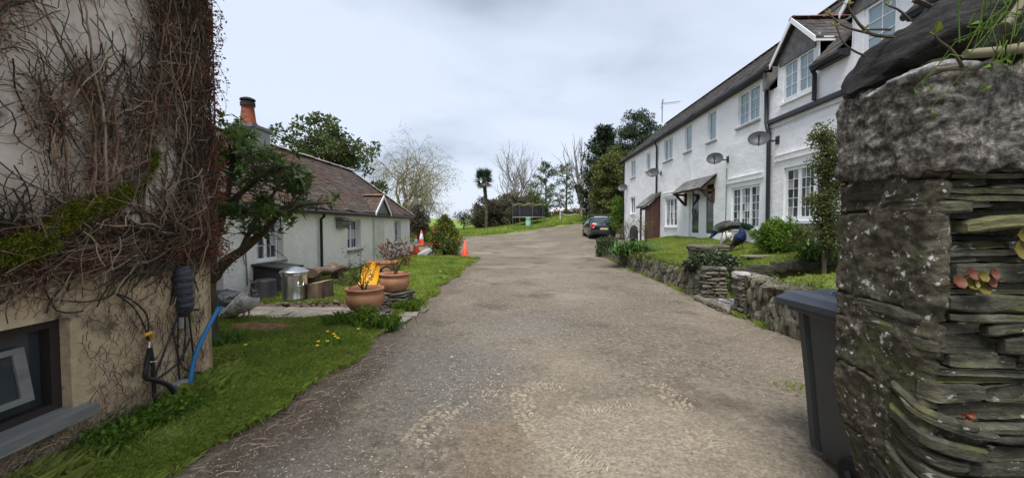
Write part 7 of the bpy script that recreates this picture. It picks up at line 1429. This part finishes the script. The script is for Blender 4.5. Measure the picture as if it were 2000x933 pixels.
def house_planting():
    R_ = lambda px, Y, dz=0: (lambda p: (p.x, p.y, float(rl_z(np.array([p.x]), np.array([p.y]))[0]) + dz))(at(px, 438, Y))
    bush('round_bush', 'rounded bright green bush under the nearest white house window', R_(1523, 9.15, .33), (.52, .46, .38), 150, 60, .12, .06, 'bright'); bush('round_bush', 'thin leafy bush between the round bush and climber', R_(1572, 8.6, .22), (.30, .3, .26), 50, 36, .12, .06, 'hedge')
    strap_clump('strap_leaf_plant', 'arching strap leaved clump next to the gate pillar', R_(1600, 7.75), 190, .62, .17); strap_clump('strap_leaf_plant', 'large arching strap leaved clump on the garden wall near the car', (3.62, 13.6, .52), 330, .85, .30, w=.05); strap_clump('strap_leaf_plant', 'small blue green leafy clump spilling over the long wall', (3.75, 12.2, .50), 150, .4, .2, 'hedge', .04)
    # climbing shrub at the house
    c = R_(1612, 7.0); t = thing('climbing_shrub', 'tall small leaved climbing shrub beside the gate pillar', 'shrub', c); b = Buf(); tips = []; C = []
    for px, py, r, n in ((1603, 262, 20, 26), (1612, 300, 26, 40), (1600, 330, 20, 26), (1618, 345, 24, 30), (1606, 390, 24, 46), (1616, 420, 22, 40), (1600, 400, 18, 24), (1615, 460, 18, 20), (1632, 280, 22, 30), (1640, 380, 25, 40), (1622, 470, 20, 40), (1608, 450, 20, 36), (1632, 330, 22, 36), (1636, 440, 24, 40)): C.append(in_ellipsoid(n, at(px, py, 7.0), (r * .0095, .20, r * .0115), .5))
    C = np.vstack(C); S = smooth_path([c, tuple(at(1612, 440, 7)), tuple(at(1606, 380, 7)), tuple(at(1614, 320, 7)), tuple(at(1608, 255, 7))]); b.tube(S, np.linspace(.035, .01, len(S)), 6)
    for e in C: k = np.argmin(np.linalg.norm(S - e, axis=1) + .1 * rng.random(len(S))); b.tube([S[max(0, k - 2)], (S[k] + e) / 2, e], [.008, .006, .003], 4, cap=False)
    obj('stems', b, K['bark'], t); l = Buf(); clump_leaves(l, C, 17, .085, .045, .6); obj('leaves', l, K['hedge'], t)
    # ivy on the piers
    def ivy(lab, boxes, n):
        t = thing('ivy', lab, 'ivy', (boxes[0][0], boxes[0][1], boxes[0][2])); l = Buf(); b = Buf()
        for (x, y, z, rx, ry, rz) in boxes: C = in_ellipsoid(n, (x, y, z), (rx, ry, rz), .3); clump_leaves(l, C, 10, .06, .055, .85, up=.1); [b.tube([(x, y, z), tuple((np.array((x, y, z)) + e) / 2 + rng.normal(0, .03, 3)), tuple(e)], .004, 3, cap=False) for e in C[:30]]
        obj('stems', b, K['bark'], t); obj('leaves', l, K['ivy'], t)
    ivy('dark ivy mound spreading over the gate pier and down its inner side', [(3.86, 8.34, .82, .42, .36, .18), (4.15, 8.15, .62, .25, .22, .30), (4.22, 8.05, .42, .22, .18, .28), (3.7, 8.6, .68, .2, .4, .12)], 130); ivy('dark ivy hanging down the end pier nearest the parked car', [(3.36, 16.85, .80, .26, .40, .18), (3.24, 16.9, .48, .16, .26, .34), (3.55, 16.4, .86, .30, .5, .2)], 120)
    # moss and creeping weeds on the wall tops
    b = Buf(); k = 900; y = rng.uniform(8.4, 16.4, k); x = np.array([wx(v) for v in y]) + rng.normal(.10, .07, k); z = ground(x, y) + np.interp(y, [8.35, 16.6], [.50, .36]) + rng.normal(-.02, .05, k); clump_leaves(b, np.stack([x, y, z], 1), 9, .06, .05, .5, up=.4); obj('wall_weeds', b, K['hedge'], kind='stuff', label='small green weeds spilling over the long garden wall', cat='weeds')
    b = Buf(); k = 240; y = rng.uniform(3.4, 6.6, k); x = 3.66 + rng.normal(.12, .08, k); z = .66 + rng.normal(.0, .06, k); clump_leaves(b, np.stack([x, y, z], 1), 9, .05, .035, .5, up=.4); obj('wall_moss', b, K['hedge'], kind='stuff', label='moss and small weeds on top of the rubble wall by the bin', cat='moss')
    # twiggy shrubs by the porch and round topped stone
    t = thing('garden_ornament', 'dark round topped stone ornament beside the timber porch', 'ornament', R_(1238, 16.2)); x, y, z = R_(1238, 16.2); b = Buf().lathe([(0, 0), (.17, 0), (.17, .25), (.16, .50), (.13, .62), (.06, .70), (0, .72)], 16, (x, y, z + .12)); obj('stone', b, K['boulder'], t, smooth=True)
    for px, Y, lab in ((1262, 16.4, 'straggly bare shrub in front of the timber porch'), (1222, 16.8, 'thin twiggy shrub at the end of the raised lawn')):
        c = R_(px, Y); t = thing('twiggy_shrub', lab, 'shrub', c); b = Buf(); tips = []
        for k in range(9): a = rng.uniform(0, 6.28); branch(b, c, (math.cos(a) * .35, math.sin(a) * .35, 1), .55, .012, 0, 2, dict(wob=.14, up=[.1, .1, .1], n=[3, 3], ang=.5, ratio=.65, seg=4), tips)
        obj('stems', b, K['twig'], t); l = Buf(); clump_leaves(l, np.array([q[0] for q in tips]), 3, .08, .05, .5); obj('leaves', l, K['hedge'], t)
house_planting()
